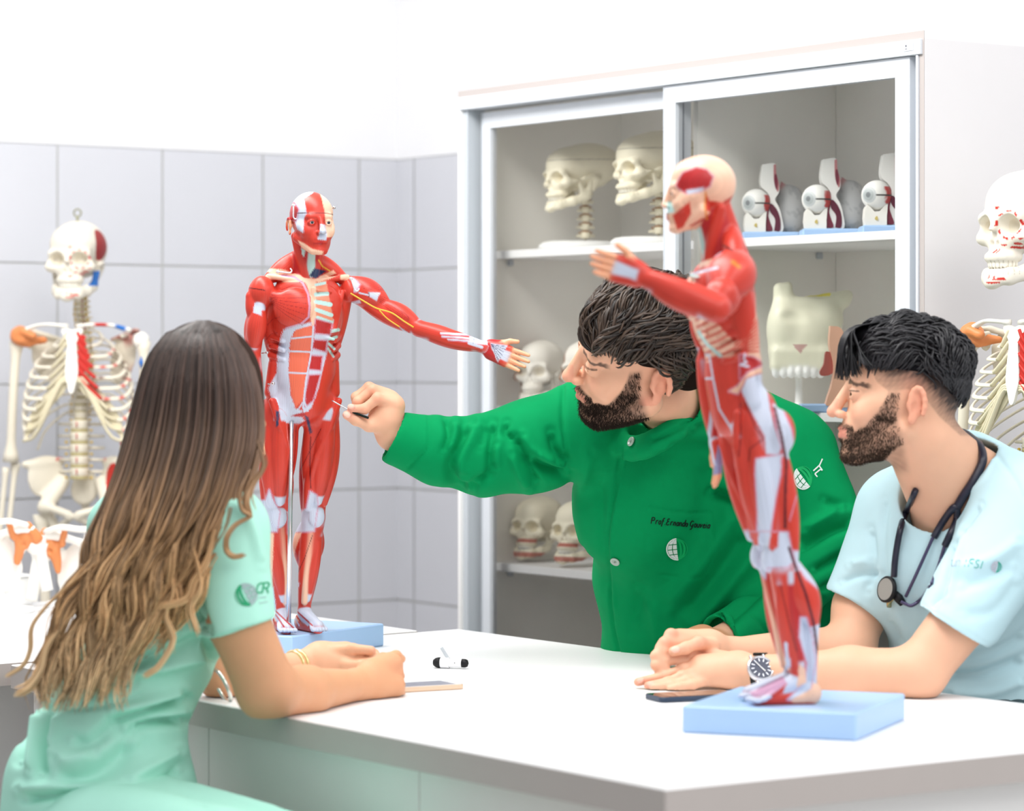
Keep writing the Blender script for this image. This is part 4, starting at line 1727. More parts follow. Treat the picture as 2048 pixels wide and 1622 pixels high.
def edge_dist(x, y, pts, closed):
    d = np.full(len(x), 1e9)
    n = len(pts)
    for i in range(n if closed else n - 1):
        ax, ay = pts[i]
        bx, by = pts[(i + 1) % n]
        dx, dy = bx - ax, by - ay
        t = np.clip(((x - ax) * dx + (y - ay) * dy) / (dx * dx + dy * dy + 1e-9), 0, 1)
        d = np.minimum(d, np.hypot(x - ax - t * dx, y - ay - t * dy))
    return d


class Decals:
    """painted areas of a figure, laid on its surface from one side of the figure"""

    def __init__(self):
        self.it = []

    def sheet(self, ox, oy, k):
        self.ox, self.oy, self.k = ox, oy, k
        return self

    def cv(self, pts):
        return [(self.ox + x / self.k, self.oy + y / self.k) for x, y in pts]

    def poly(self, col, pts, soft=1.6, jag=1.2, rim=None, on=None):
        self.it.append(('p', self.cv(pts), col, soft, jag, rim, on))

    def line(self, col, w, pts, soft=0.8, jag=0.3, on=None):
        self.it.append(('l', self.cv(pts), col, soft, jag, w / self.k / 2, on))

    def apply(self, X, Y, facing, c, tagarr):
        for kind, pts, col, soft, jag, arg, on in self.it:
            xs = [q[0] for q in pts]
            ys = [q[1] for q in pts]
            pad = 8
            m = (X > min(xs) - pad) & (X < max(xs) + pad) & (Y > min(ys) - pad) & (Y < max(ys) + pad) & facing
            if on is not None:
                m &= np.isin(tagarr, on)
            if not m.any():
                continue
            x, y = X[m], Y[m]
            j = jag * np.sin(x * 1.9 + 3 * np.sin(y * .7)) * np.cos(y * 1.7)
            if kind == 'p':
                d = edge_dist(x, y, pts, True)
                d = np.where(in_poly(x, y, pts), -d, d) + j
                if arg is not None:
                    wr = sstep(4.5, 1.0, np.abs(d))
                    c[m] = mixc(c[m], arg, wr * .8)
            else:
                d = edge_dist(x, y, pts, False) - arg + j
            w = sstep(soft, -soft, d)
            c[m] = mixc(c[m], col, w)
        return c


# forward sway of the body's centre line against height (metres of a 1.8 m body)
def fw(z):
    return np.interp(z, [0, .1, .30, .41, .47, .575, .755, .92, 1.05, 1.166, 1.33, 1.46, 1.576, 1.70], [0, 0, .005, .03, .055, .085, .115, .145, .175, .205, .235, .235, .265, .310])


def figure_prims(hand_r, arm_l, head_yaw, parts):
    """solids of the standing muscle man, 1.8 m tall in these units; front is -y, his left is +x"""
    B = []
    a = B.append

    def c_(x, f, z):          # f forward of the centre line at that height
        return V(x, -fw(z) - f, z)
    hipz, kz, az = .90, .475, .085
    for s in (-1, 1):
        # stance: ankles closer than knees
        ax_, kx, hx = s * .047 + .012, s * .080, s * .092
        H, K, A = c_(hx, 0, hipz), c_(kx, -.005, kz), c_(ax_, -.015, az)
        a(cap(H, K, .070, .045, k=.02, col=MR, tag='leg'))
        a(cap(c_(hx + s * .010, .055, .90), c_(kx, .042, .54), .024, .018, bulge=.020, k=.006, col=MR, ends=TW, endt=.08, tag='leg'))
        a(cap(c_(hx + s * .045, .02, .86), c_(kx + s * .034, .022, .53), .022, .014, bulge=.022, k=.006, col=MR, tag='leg'))
        a(cap(c_(hx - s * .030, .030, .72), c_(kx - s * .034, .022, .515), .016, .018, bulge=.014, k=.006, col=MR, tag='leg'))
        a(cap(c_(hx - s * .050, .02, .84), c_(kx - s * .028, -.008, .56), .030, .016, bulge=.012, k=.006, col=MR, tag='leg'))
        sp = smooth_curve(np.array([c_(hx + s * .050, .060, .95), c_(hx + s * .012, .078, .84), c_(hx - s * .034, .066, .72), c_(kx - s * .040, .020, .56)]), 7)
        for i in range(6):
            a(cap(sp[i], sp[i + 1], .0125, .0125, k=.003, col=MR, tag='leg'))
        a(cap(c_(hx + s * .015, -.055, .84), c_(kx + s * .028, -.040, .47), .030, .012, bulge=.020, k=.006, col=MR, ends=TW, endt=.10, tag='leg'))
        a(cap(c_(hx - s * .025, -.055, .84), c_(kx - s * .028, -.040, .47), .028, .012, bulge=.018, k=.006, col=MR2, ends=TW, endt=.10, tag='leg'))
        a(cap(c_(hx + s * .062, .0, .90), c_(kx + s * .040, .0, .50), .016, .010, k=.006, flat=.5, fdir=(1, 0, 0), col=TW, tag='leg'))
        a(ell(c_(hx + s * .010, -.068, .885), (.068, .056, .078), k=.010, col=MR, tag='torso'))
        # knee and shin
        a(ell(c_(kx, .042, .475), (.034, .022, .042), k=.012, col=TW, tag='leg'))
        a(ell(c_(kx, -.0, .455), (.046, .042, .05), k=.012, col=TW, tag='leg'))
        a(cap(K, A, .046, .025, bulge=.006, k=.012, col=MR, tag='leg'))
        a(cap(c_(kx - s * .012, .030, .43), c_(ax_ - s * .008, .020, .12), .020, .012, k=.006, col=TB, tag='leg'))
        a(cap(c_(kx + s * .020, .026, .42), c_(ax_ + s * .006, .022, .13), .014, .009, bulge=.016, k=.004, col=MR, ends=TW, endt=.10, tag='leg'))
        a(cap(c_(kx + s * .034, -.004, .43), c_(ax_ + s * .022, -.015, .11), .012, .008, bulge=.012, k=.004, col=MR2, ends=TW, endt=.12, tag='leg'))
        for q in (-1, 1):
            a(cap(c_(kx + q * .020, -.038, .45), c_(kx + q * .014, -.056, .25), .020, .014, bulge=.032, k=.005, col=MR, ends=TW, endt=.06, tag='leg'))
        a(cap(c_(kx, -.052, .26), c_(ax_, -.058, .05), .024, .010, k=.012, col=TW, tag='leg'))
        # foot
        a(ell(c_(ax_, -.052, .035), (.030, .034, .036), k=.012, col=TB, tag='foot'))
        toe = V(ax_ + s * .020, -.150, .018)
        a(cap(c_(ax_, .0, .070), toe + V(0, .02, .012), .030, .020, k=.016, col=TW, tag='foot'))
        a(cap(c_(ax_, -.045, .022), toe + V(0, .02, .002), .026, .022, k=.012, col=MR, tag='foot'))
        for i in range(5):
            w = (i - 2) * .0145 * s
            tl = toe + V(w, (.0 if i in (0,) else 0) + .006 * abs(i - 1), 0)
            base = V(ax_ + w * .4, -.03, .075)
            mid = tl + V(-w * .25, .045, .022)
            a(cap(base, mid, .0055, .0065, k=.002, col=MR if i % 2 else TW, tag='foot'))
            a(cap(mid, tl + V(0, .015, .004), .0085, .0085, k=.003, col=TW, tag='foot'))
            a(ell(tl + V(0, -.006, 0), (.0105 if i == 0 else .0080, .016, .0100), k=.003, col=TW, tag='toe'))
    # trunk
    a(ell(c_(0, 0, 1.30), (.150, .105, .175), k=.02, col=MR, tag='torso'))
    a(ell(c_(0, .01, 1.09), (.128, .092, .155), k=.03, col=MR, tag='torso'))
    a(ell(c_(0, 0, .95), (.142, .098, .098), k=.03, col=MR, tag='torso'))
    a(ell(c_(0, .052, 1.02), (.085, .055, .15), k=.02, col=MR, tag='torso'))
    a(ell(c_(0, -.0, 1.40), (.135, .072, .055), k=.03, col=MR, tag='torso'))
    # great chest muscle on his right
    a(ell(c_(-.078, .075, 1.325), (.082, .040, .078), rotz(-.35), k=.004, col=MR, tag='torso'))
    a(cap(c_(-.11, .055, 1.35), V(-.180, -fw(1.40) - .02, 1.385), .032, .022, k=.012, col=MR, tag='torso'))
    # dissected left chest: thinner, fan of the small chest muscle
    a(cap(c_(.085, .082, 1.24), c_(.135, .040, 1.39), .022, .012, k=.010, col=MR, tag='torso'))
    a(ell(c_(.06, .072, 1.33), (.070, .030, .085), rotz(.3), k=.008, col=MR, tag='torso'))
    for i in range(6):
        z = 1.395 - i * .036
        a(cap(c_(.016, .103 - .002 * i, z), c_(.070 + .004 * i, .094, z - .006 - .002 * i), .0075, .0065, k=.003, col=TC, tag='rib'))
    for s in (-1, 1):
        # latissimus, serratus, flanks
        a(cap(V(s * .155, -fw(1.38) + .02, 1.37), c_(s * .100, -.030, 1.08), .040, .022, bulge=.012, k=.010, col=MR, tag='torso'))
        for i in range(4):
            z = 1.23 - i * .038
            a(cap(c_(s * .138, -.005, z + .02), c_(s * (.112 - .004 * i), .055, z), .016, .010, k=.003, col=MR, tag='torso'))
        a(cap(c_(s * .118, .0, 1.10), c_(s * .128, .005, .985), .030, .030, k=.010, col=MR, tag='torso'))
        # trapezius, neck, collar bone
        a(cap(c_(s * .040, -.045, 1.53), V(s * .165, -fw(1.44) + .01, 1.435), .028, .020, bulge=.012, k=.010, col=MR, tag='torso'))
        a(cap(c_(s * .055, -.03, 1.615), c_(s * .014, .052, 1.435), .016, .012, bulge=.006, k=.004, col=MR, tag='neck'))
        a(cap(c_(s * .012, .060, 1.430), V(s * .165, -fw(1.44) - .012, 1.452), .0115, .0110, k=.004, col=TB, tag='torso'))
        a(cap(c_(s * .02, -.02, 1.62), c_(s * .03, -.02, 1.45), .030, .036, k=.010, col=MR2, tag='neck'))
    a(cap(c_(0, -.01, 1.62), c_(0, -.01, 1.44), .048, .054, k=.010, col=MR2, tag='neck'))
    a(cap(c_(0, -.038, 1.62), c_(0, -.045, 1.45), .040, .050, k=.010, col=MR, tag='neck'))
    a(cap(c_(0, .040, 1.56), c_(0, .046, 1.46), .014, .016, k=.006, col=TC, tag='neck'))
    a(cap(c_(0, .098, 1.40), c_(0, .090, 1.22), .012, .010, k=.006, flat=.6, fdir=(0, 1, 0), col=TB, tag='torso'))
    # deltoid stumps
    a(ell(V(-.188, -fw(1.40) - .0, 1.388), (.052, .060, .066), k=.006, col=MR, tag='arm'))
    a(ell(V(.172, -fw(1.40) - .0, 1.398), (.036, .050, .050), k=.006, col=MR, tag='torso'))
    # hanging right arm
    S_ = V(-.198, -fw(1.40) + .005, 1.39)
    E_, W_ = hand_r
    a(cap(S_, E_, .042, .032, k=.010, col=MR, tag='arm'))
    up = nrm(E_ - S_)
    fwd = V(0, -1, 0)
    a(cap(S_ + V(-.006, -.030, -.055), E_ + V(0, -.020, .035), .020, .012, bulge=.024, k=.004, col=MR, ends=TW, endt=.10, tag='arm'))
    a(cap(S_ + V(-.006, .030, -.055), E_ + V(0, .022, .030), .020, .014, bulge=.020, k=.004, col=MR, ends=TW, endt=.10, tag='arm'))
    a(cap(S_ + V(-.030, 0, -.02), S_ + V(-.012, -.005, -.15), .026, .010, bulge=.014, k=.004, col=MR, tag='arm'))
    a(cap(E_, W_, .038, .021, bulge=.010, k=.010, col=MR, tag='arm'))
    a(cap(E_ + V(-.018, -.012, .03), W_ + V(-.006, 0, .06), .018, .009, bulge=.010, k=.003, col=MR, ends=TW, endt=.28, tag='arm'))
    a(cap(E_ + V(.016, -.012, .0), W_ + V(.006, 0, .04), .018, .009, bulge=.010, k=.003, col=MR2, ends=TW, endt=.28, tag='arm'))
    hand(B, W_, nrm(W_ - E_), V(-1, .0, 0), 1, 1.02)
    return B


def hand(B, W, d, thumb, side, s, palm=None, spread=.10, curl=.18, colf=None):
    """open hand: W wrist, d along the fingers, thumb = direction the thumb side faces"""
    d = nrm(d)
    th = nrm(thumb - d * (np.array(thumb) @ d))
    n = np.cross(d, th) * side
    colf = colf or SK
    a = B.append
    P0 = W + d * .020 * s
    P1 = W + d * .085 * s
    a(cap(W, P0, .023 * s, .026 * s, k=.006, flat=.75, fdir=n, col=TW, tag='hand'))
    for i in range(4):
        w = (1.5 - i) * .0195 * s
        a(cap(P0 + th * w * .7, P1 + th * w, .0150 * s, .0125 * s, k=.008, col=TW if i in (1, 2) else MR, tag='palm'))
    a(cap(W + th * .018 * s + d * .012 * s, W + th * .036 * s + d * .050 * s, .017 * s, .013 * s, k=.008, col=MR, tag='palm'))
    t0 = W + th * .036 * s + d * .045 * s
    t1 = t0 + (th * .55 + d * .80 - n * .1) * .036 * s
    t2 = t1 + (th * .30 + d * .95) * .028 * s
    a(cap(t0, t1, .0115 * s, .0100 * s, k=.003, col=colf, tag='finger'))
    a(cap(t1, t2, .0100 * s, .0080 * s, k=.002, col=colf, tag='finger'))
    for i, ln in enumerate((.072, .080, .074, .058)):
        w = (1.5 - i) * .0195 * s
        b = P1 + th * w
        dd = nrm(d + th * spread * (1.5 - i) * .35 - n * curl * .3)
        k1 = b + dd * ln * .45 * s
        dd2 = nrm(dd - n * curl)
        k2 = k1 + dd2 * ln * .32 * s
        k3 = k2 + nrm(dd2 - n * curl) * ln * .25 * s
        a(cap(b, k1, .0100 * s, .0088 * s, k=.002, col=colf, tag='finger'))
        a(cap(k1, k2, .0088 * s, .0080 * s, k=.001, col=colf, tag='finger'))
        a(cap(k2, k3, .0080 * s, .0066 * s, k=.001, col=colf, tag='finger'))


def hook(parent, p, d, n, s=1.0):
    """small bent wire latch lying on the body: p start, d direction, n outward"""
    d, n = nrm(d), nrm(n)
    q = np.cross(n, d)
    mb = MB()
    L_ = .016 * s
    P = smooth_curve(np.array([p + n * .0006, p + n * .0030 * s, p + d * L_ * .5 + n * .0036 * s, p + d * L_ + n * .0032 * s, p + d * L_ * 1.15 + q * .003 * s + n * .003 * s,
                               p + d * L_ * 1.0 + q * .006 * s + n * .0028 * s]), 14)
    mb.tube(P, [.0011 * s] * 14, 8)
    mb.ell(p + n * .0025 * s, .0024 * s, nu=10, nv=7)
    mb.build('hook', M_hook, parent, smooth=True)


M_hook = mat('white_metal_hook', rgb(226, 220, 224), 0.25, 0.6, metal=0.3)
FS = .45


def figure(label, foot, yaw, hand_r, arm, decals, base_c, base_R, base_sz, base_h, proj_px, head_turn=0.0, dots=(), hooks=(), nerves=False, faceaxis=None, baseface=None):
    """foot = room point under the ankles; arm = list of room-aligned offsets (m of a 1.8 m body) for elbow, wrist, finger tips"""
    foot = np.array(foot, float)
    R = rotz(yaw)
    root = thing('muscle_figure', label, 'anatomy model', (base_c[0], base_c[1], TAB), 'muscle figures')
    mb = MB()
    mb.box(V(base_c[0], base_c[1], TAB + base_h / 2), (base_sz[0], base_sz[1], base_h), base_R, .0025)
    mb.build('base', M_blue, root)
    fz = TAB + base_h

    def W(p):
        return V(foot[0], foot[1], fz) + R @ (np.asarray(p, float) * FS)
    B = figure_prims(hand_r, None, 0, None)
    prs = xf(B, R, V(foot[0], foot[1], fz), FS)
    # head
    hp = head_prims(baseface or MR, nose=-1.5 if baseface else 0, ear=not baseface, lipcol=MR2, open_eye=.0062)
    hc = V(0, -fw(1.70) + .004, 1.664)
    hs = 1.12
    Rh = R @ rotz(head_turn)
    prs_h = xf(hp, Rh, W(hc), FS * hs)
    for q in prs_h:
        q.tag = 'head'
    prs = prs + prs_h
    lo = V(foot[0], foot[1], fz - .004) + V(-.30, -.30, 0)
    hi = V(foot[0], foot[1], fz + .84) + V(.30, .30, 0)

    def paint(P, c, nj, tags):
        tg = np.array(tags, dtype=object)[nj]
        X = CX + P[:, 0] / P[:, 1] * F
        Y = HY - (P[:, 2] - CAMZ) / P[:, 1] * F
        loc = (P - V(foot[0], foot[1], fz)) @ R / FS
        # paint only the side turned towards this face of the figure
        ctr = V(foot[0], foot[1], 0)[None] + (np.stack([loc[:, 0] * 0, -fw(loc[:, 2]), loc[:, 2] * 0], 1) * FS) @ R.T
        facing = (P[:, 1] - ctr[:, 1]) < .030
        facing |= np.isin(tg, ['arm', 'hand', 'palm', 'finger', 'leg', 'foot', 'toe', 'neck'])
        c = c * (1 + .05 * vnoise(P, 120, 3))[:, None]
        c = mixc(c, rgb(60, 70, 130), (tg == 'toe') * sstep(.016, .006, loc[:, 2]))
        c = decals.apply(X, Y, facing, c, tg)
        return c
    body = solid('body', prs, lo, hi, .00165, M_musc, root, paint=paint, soft=.0006)
    eyeballs(body, Rh, W(hc), FS * hs, Rh @ V(0, -1, 0), (.05, .06, .08))
    # raised left arm, a piece of its own
    Sx = W(V(.205, -fw(1.40), 1.392))
    E, Wr, Fg = [Sx + np.array(q, float) * FS for q in arm['pts']]
    k = FS * arm.get('fat', 1.0)
    ap = []
    u = nrm(E - Sx)
    upv = np.array(arm['up'], float)
    n1 = nrm(upv - u * (upv @ u))
    n2 = np.cross(u, n1)
    ap.append(cap(Sx, E, .036 * k, .030 * k, k=.010 * k, col=MR, tag='arm'))
    ap.append(cap(Sx - u * .050 * k + n1 * .014 * k, Sx + u * .150 * k + n1 * .022 * k, .032 * k, .012 * k, bulge=.038 * k, k=.006 * k, col=MR, tag='arm'))
    ap.append(ell(Sx + n1 * .005 * k, .050 * k, k=.01 * k, col=MR, tag='arm'))
    ap.append(cap(Sx + u * .10 * k + n1 * .012 * k, E + n1 * .010 * k, .014 * k, .014 * k, bulge=.028 * k, k=.004 * k, col=MR, ends=TW, endt=.12, tag='arm'))
    ap.append(cap(Sx + u * .02 * k - n1 * .018 * k, E - n1 * .016 * k, .020 * k, .014 * k, bulge=.020 * k, k=.004 * k, col=MR, ends=TW, endt=.10, tag='arm'))
    v = nrm(Wr - E)
    m1 = nrm(upv - v * (upv @ v))
    m2 = np.cross(v, m1)
    ap.append(cap(E, Wr, .034 * k, .022 * k, bulge=.006 * k, k=.010 * k, col=MR, tag='arm'))
    ap.append(cap(E + m1 * .014 * k - v * .01 * k, E + (Wr - E) * .68 + m1 * .010 * k, .014 * k, .006 * k, bulge=.015 * k, k=.004 * k, col=MR, ends=TW, endt=.05, tag='arm'))
    ap.append(cap(E - m1 * .014 * k, Wr - m1 * .008 * k, .018 * k, .010 * k, bulge=.018 * k, k=.004 * k, col=MR, ends=TW, endt=.20, tag='arm'))
    ap.append(cap(E + m2 * .012 * k * arm['side'], Wr + m2 * .008 * k * arm['side'], .018 * k, .010 * k, bulge=.012 * k, k=.004 * k, col=MR2, ends=TW, endt=.28, tag='arm'))
    hb = []
    hand(hb, Wr, nrm(Fg - Wr), np.array(arm['thumb'], float), arm['side'], FS * 1.1, spread=arm.get('spread', .1), curl=arm.get('curl', .12))
    ap += hb
    pts = np.array([Sx, E, Wr, Fg])
    solid('arm', ap, pts.min(0) - .045, pts.max(0) + .045, .0015, M_musc, root, paint=paint, soft=.0006)
    return root, W, R


# ---- figure at the back, seen from the front
d1 = Decals()
d1.sheet(440, 360, 3.243)
on_h = ['head']
d1.poly(TB, [(640, 70), (700, 90), (760, 190), (755, 370), (690, 372), (684, 280), (678, 200), (660, 120)], on=on_h)
d1.poly(TW, [(455, 130), (540, 60), (630, 60), (600, 85), (545, 120), (562, 215), (545, 250), (540, 345), (500, 320), (480, 260), (430, 260), (440, 180)], on=on_h)
d1.poly(MR2, [(425, 210), (450, 160), (480, 145), (508, 190), (490, 262), (435, 262)], on=on_h, rim=LIL)
d1.poly(TW, [(650, 285), (680, 290), (694, 350), (690, 392), (632, 385), (645, 345)], on=on_h)
d1.poly(TB, [(505, 392), (545, 410), (600, 448), (670, 462), (664, 490), (600, 490), (530, 440)], on=on_h)
d1.poly(rgb(236, 168, 130)[:3], [(425, 262), (470, 262), (480, 330), (450, 350)], on=on_h)
d1.line(MR2, 8, [(608, 412), (690, 412)], on=on_h)
d1.line(DK, 5, [(500, 214), (690, 216), (750, 226)], on=on_h)
ot = ['torso', 'rib']
d1.poly(TB, [(300, 572), (420, 582), (545, 628), (530, 655), (380, 620), (290, 590)], on=ot)
d1.poly(TB, [(540, 640), (580, 625), (622, 655), (628, 900), (602, 962), (585, 900), (588, 760), (562, 680)], on=ot)
d1.poly(rgb(226, 140, 112)[:3], [(622, 655), (700, 640), (735, 930), (625, 905)], on=ot)
d1.poly(MR, [(690, 650), (780, 612), (792, 880), (742, 932), (716, 800)], on=ot)
d1.poly(TB, [(615, 640), (735, 585), (752, 603), (640, 668)], on=ot)
for pts, w in (([(622, 680), (680, 668)], 18), ([(622, 742), (696, 738)], 26), ([(624, 790), (716, 808)], 28), ([(626, 842), (722, 876)], 26), ([(632, 890), (726, 924)], 20),
               ([(720, 982), (768, 972)], 22), ([(708, 1032), (756, 1018)], 18), ([(706, 1062), (742, 1096)], 16), ([(700, 1092), (736, 1146)], 14)):
    d1.line(TC, w, pts, on=ot)
d1.line(LIL, 14, [(400, 620), (480, 628), (535, 665), (572, 740), (582, 820), (575, 890), (525, 935), (430, 962)], on=ot)
d1.poly(TW, [(412, 972), (520, 938), (592, 922), (600, 950), (480, 985), (455, 1060), (445, 1250), (460, 1390), (490, 1480), (545, 1500), (530, 1570), (420, 1570), (345, 1460), (312, 1350), (368, 1250), (372, 1130), (388, 1040)], on=ot, jag=2.2)
d1.poly(MO, [(490, 972), (600, 942), (598, 1010), (585, 1120), (560, 1250), (545, 1420), (492, 1478), (462, 1390), (447, 1250), (457, 1060)], on=ot)
d1.poly(TW, [(612, 990), (716, 998), (704, 1045), (694, 1120), (664, 1240), (640, 1350), (592, 1480), (535, 1520), (548, 1380), (576, 1240), (600, 1100)], on=ot)
for blk in ([(622, 905), (725, 932), (713, 1000), (616, 992)], [(612, 1038), (692, 1045), (684, 1112), (600, 1088)], [(592, 1140), (662, 1145), (652, 1232), (576, 1225)],
            [(580, 1268), (648, 1265), (602, 1430), (552, 1470), (557, 1380)]):
    d1.poly(MR2, blk, on=ot, rim=LIL)
for pts in ([(470, 1028), (600, 1014)], [(448, 1110), (590, 1116)], [(445, 1250), (560, 1254)], [(606, 950), (592, 1120), (558, 1300), (538, 1480)]):
    d1.line(TW, 11, pts, on=ot)
d1.line(TW, 9, [(545, 1430), (570, 1500)], on=ot)
d1.line(TW, 9, [(545, 1430), (500, 1500)], on=ot)
d1.poly(MR2, [(455, 1530), (540, 1505), (560, 1520), (520, 1545), (460, 1548)], on=ot)
for i in range(9):        # fibre lines of the chest muscle
    yy = 655 + i * 34
    d1.line(rgb(150, 30, 34)[:3], 2.6, [(325, 745 + i * 6), (430, 700 + i * 22), (560 - abs(i - 4) * 6, yy + i * 2)], soft=.5, on=ot)
for q in ((330, 1000), (345, 900), (300, 1080), (310, 1180)):
    d1.line(rgb(150, 30, 34)[:3], 3, [(q[0] - 45, q[1] + 50), (q[0], q[1]), (q[0] + 40, q[1] - 10)], soft=.5, on=ot)
d1.poly(rgb(42, 58, 96)[:3], [(578, 622), (612, 572), (690, 590), (622, 640)], on=['neck', 'torso'])
d1.line(rgb(226, 180, 60)[:3], 8, [(640, 520), (665, 560), (712, 590)], on=['neck', 'torso'])
d1.poly(TC, [(528, 440), (556, 450), (545, 500), (530, 480)], on=['neck'])
d1.poly(TC, [(588, 490), (614, 486), (600, 530), (580, 520)], on=['neck'])
d1.poly(TW, [(225, 800), (272, 800), (270, 880), (215, 860)], on=['arm'])
d1.line(DK, 6, [(160, 695), (290, 715)], on=['arm'])
d1.line(rgb(240, 206, 170)[:3], 6, [(140, 830), (105, 985)], on=['arm'])
d1.sheet(440, 800, 2.95)
ol_ = ['leg']
d1.poly(TW, [(365, 90), (470, 100), (500, 120), (470, 140), (390, 135)], on=['leg', 'torso'], jag=2)
d1.poly(rgb(56, 60, 92)[:3], [(330, 60), (350, 70), (345, 150), (330, 160)], on=['leg', 'torso'])
d1.poly(rgb(56, 60, 92)[:3], [(500, 90), (520, 100), (545, 190), (530, 200)], on=['leg', 'torso'])
d1.poly(TW, [(180, 600), (270, 592), (290, 530), (312, 590), (352, 660), (335, 775), (180, 785)], on=ol_, jag=1.5, rim=LIL)
d1.poly(TW, [(412, 640), (470, 668), (510, 640), (532, 540), (568, 560), (575, 620), (555, 772), (402, 784)], on=ol_, jag=1.5, rim=LIL)
d1.poly(TB, [(272, 785), (318, 785), (306, 1110), (285, 900)], on=ol_)
d1.poly(TB, [(402, 784), (482, 782), (452, 860), (420, 980), (392, 1085), (404, 900)], on=ol_)
d1.poly(TW, [(280, 1115), (315, 1105), (330, 1235), (292, 1235)], on=['leg', 'foot'], jag=2)
d1.poly(TW, [(394, 1095), (432, 1055), (468, 1080), (444, 1170), (446, 1240), (382, 1245)], on=['leg', 'foot'], jag=2)
d1.line(DK, 4, [(432, 1080), (412, 1150), (436, 1172)], on=ol_)
d1.line(DK, 3.5, [(545, 800), (500, 930), (455, 1030)], on=ol_)
d1.line(rgb(120, 24, 28)[:3], 7, [(535, 220), (530, 360), (535, 520)], on=ol_)
d1.line(rgb(120, 24, 28)[:3], 4, [(595, 170), (480, 400), (425, 500)], on=ol_)
d1.line(rgb(120, 24, 28)[:3], 4, [(450, 150), (440, 350), (420, 460)], on=ol_)
for i in range(5):
    d1.line(MR2 if i % 2 == 0 else TW, 9, [(300 + i * 7, 1245), (330 + i * 26, 1345)], on=['foot'])
    d1.line(MR2 if i % 2 == 0 else TW, 9, [(405 + i * 9, 1235), (440 + i * 26, 1330)], on=['foot'])
d1.sheet(680, 480, 4.267)
oa = ['arm', 'hand']
d1.poly(TW, [(240, 445), (345, 450), (312, 522), (250, 482)], on=oa)
d1.line(DK, 8, [(246, 450), (246, 484)], on=oa)
d1.line(TW, 14, [(165, 452), (240, 470)], on=oa)
d1.poly(TW, [(20, 380), (110, 330), (165, 380), (140, 440), (40, 440)], on=oa, rim=LIL)
d1.poly(TW, [(90, 530), (170, 510), (180, 540), (120, 548)], on=oa)
for i in range(9):
    d1.line(rgb(150, 30, 34)[:3], 3, [(150 + i * 6, 300 + i * 14), (250, 300 + i * 15), (400, 400 + i * 4)], soft=.5, on=oa)
for i in range(5):
    d1.line(rgb(150, 30, 34)[:3], 3, [(330, 470 + i * 14), (450, 520 + i * 24), (590, 660 + i * 8)], soft=.5, on=oa)
d1.poly(TW, [(500, 735), (580, 790), (570, 820), (520, 760)], on=oa)
for (p0, p1, w) in (((860, 795), (1100, 806), 14), ((870, 822), (1110, 838), 12), ((920, 848), (1110, 862), 12), ((1100, 880), (1210, 915), 26), ((950, 740), (1005, 745), 14)):
    d1.line(TW, w, [p0, p1], on=oa, jag=.5)
    if w < 20:
        d1.line(LIL, 4, [(p0[0], p0[1] + 11), (p1[0], p1[1] + 11)], on=oa)
d1.poly(TW, [(1105, 820), (1245, 815), (1262, 895), (1105, 880)], on=['arm', 'hand', 'palm'])
d1.line(rgb(120, 130, 150)[:3], 5, [(1148, 818), (1138, 884)], on=['arm', 'hand', 'palm'])
d1.poly(MR2, [(1240, 785), (1400, 770), (1425, 850), (1290, 880), (1255, 860)], on=['palm', 'hand'])
d1.poly(MR2, [(1195, 900), (1275, 880), (1365, 1060), (1310, 1060), (1220, 980)], on=['palm', 'hand'])
d1.poly(TW, [(1285, 880), (1430, 900), (1345, 1045)], on=['palm', 'hand'])
for i in range(6):
    d1.line(rgb(70, 70, 110)[:3], 3.5, [(1290, 890), (1425 - i * 14, 910 + i * 24)], on=['palm', 'hand'], soft=.5)

f1 = V(-.4085, 5.55, 0)
base1 = V(-.4, 5.45, 0) + .155 * V(.504, .863, 0) + .155 * V(-.863, .504, 0)
YAW1 = math.radians(20)
root1, W1, R1 = figure('muscle figure at the back facing the camera with its arm stretched to the right', f1, YAW1,
                       (V(-.222, -fw(1.40) + .03, 1.115), V(-.235, -fw(1.1) - .10, .875)),
                       dict(pts=[(.262, -.05, -.150), (.530, -.10, -.228), (.69, -.12, -.292)], up=(.3, 0, 1), thumb=(.6, 0, 1), side=-1),
                       d1, base1, np.column_stack([V(.504, .863, 0), V(-.863, .504, 0), V(0, 0, 1)]), (.31, .31), .043, None, head_turn=math.radians(4))


def wire(parent, name, pts, r, m, col=None):
    mb = MB()
    P = smooth_curve(np.array(pts), max(12, len(pts) * 5))
    mb.tube(P, np.full(len(P), r), 8)
    return mb.build(name, m, parent, smooth=True)


M_nerve = mat('yellow_nerve_paint', rgb(232, 178, 60), 0.35, 0.4)


def z5(x, y, D):
    return at(680 + x / 4.267, 480 + y / 4.267, D)


Da = 5.375
wire(root1, 'nerve', [z5(90, 455, Da - .005), z5(200, 520, Da - .008), z5(310, 582, Da - .006), z5(440, 622, Da - .004), z5(540, 690, Da - .003), z5(628, 745, Da)], .0014, M_nerve)
wire(root1, 'nerve', [z5(335, 598, Da - .006), z5(400, 668, Da - .004), z5(508, 742, Da)], .0012, M_nerve)
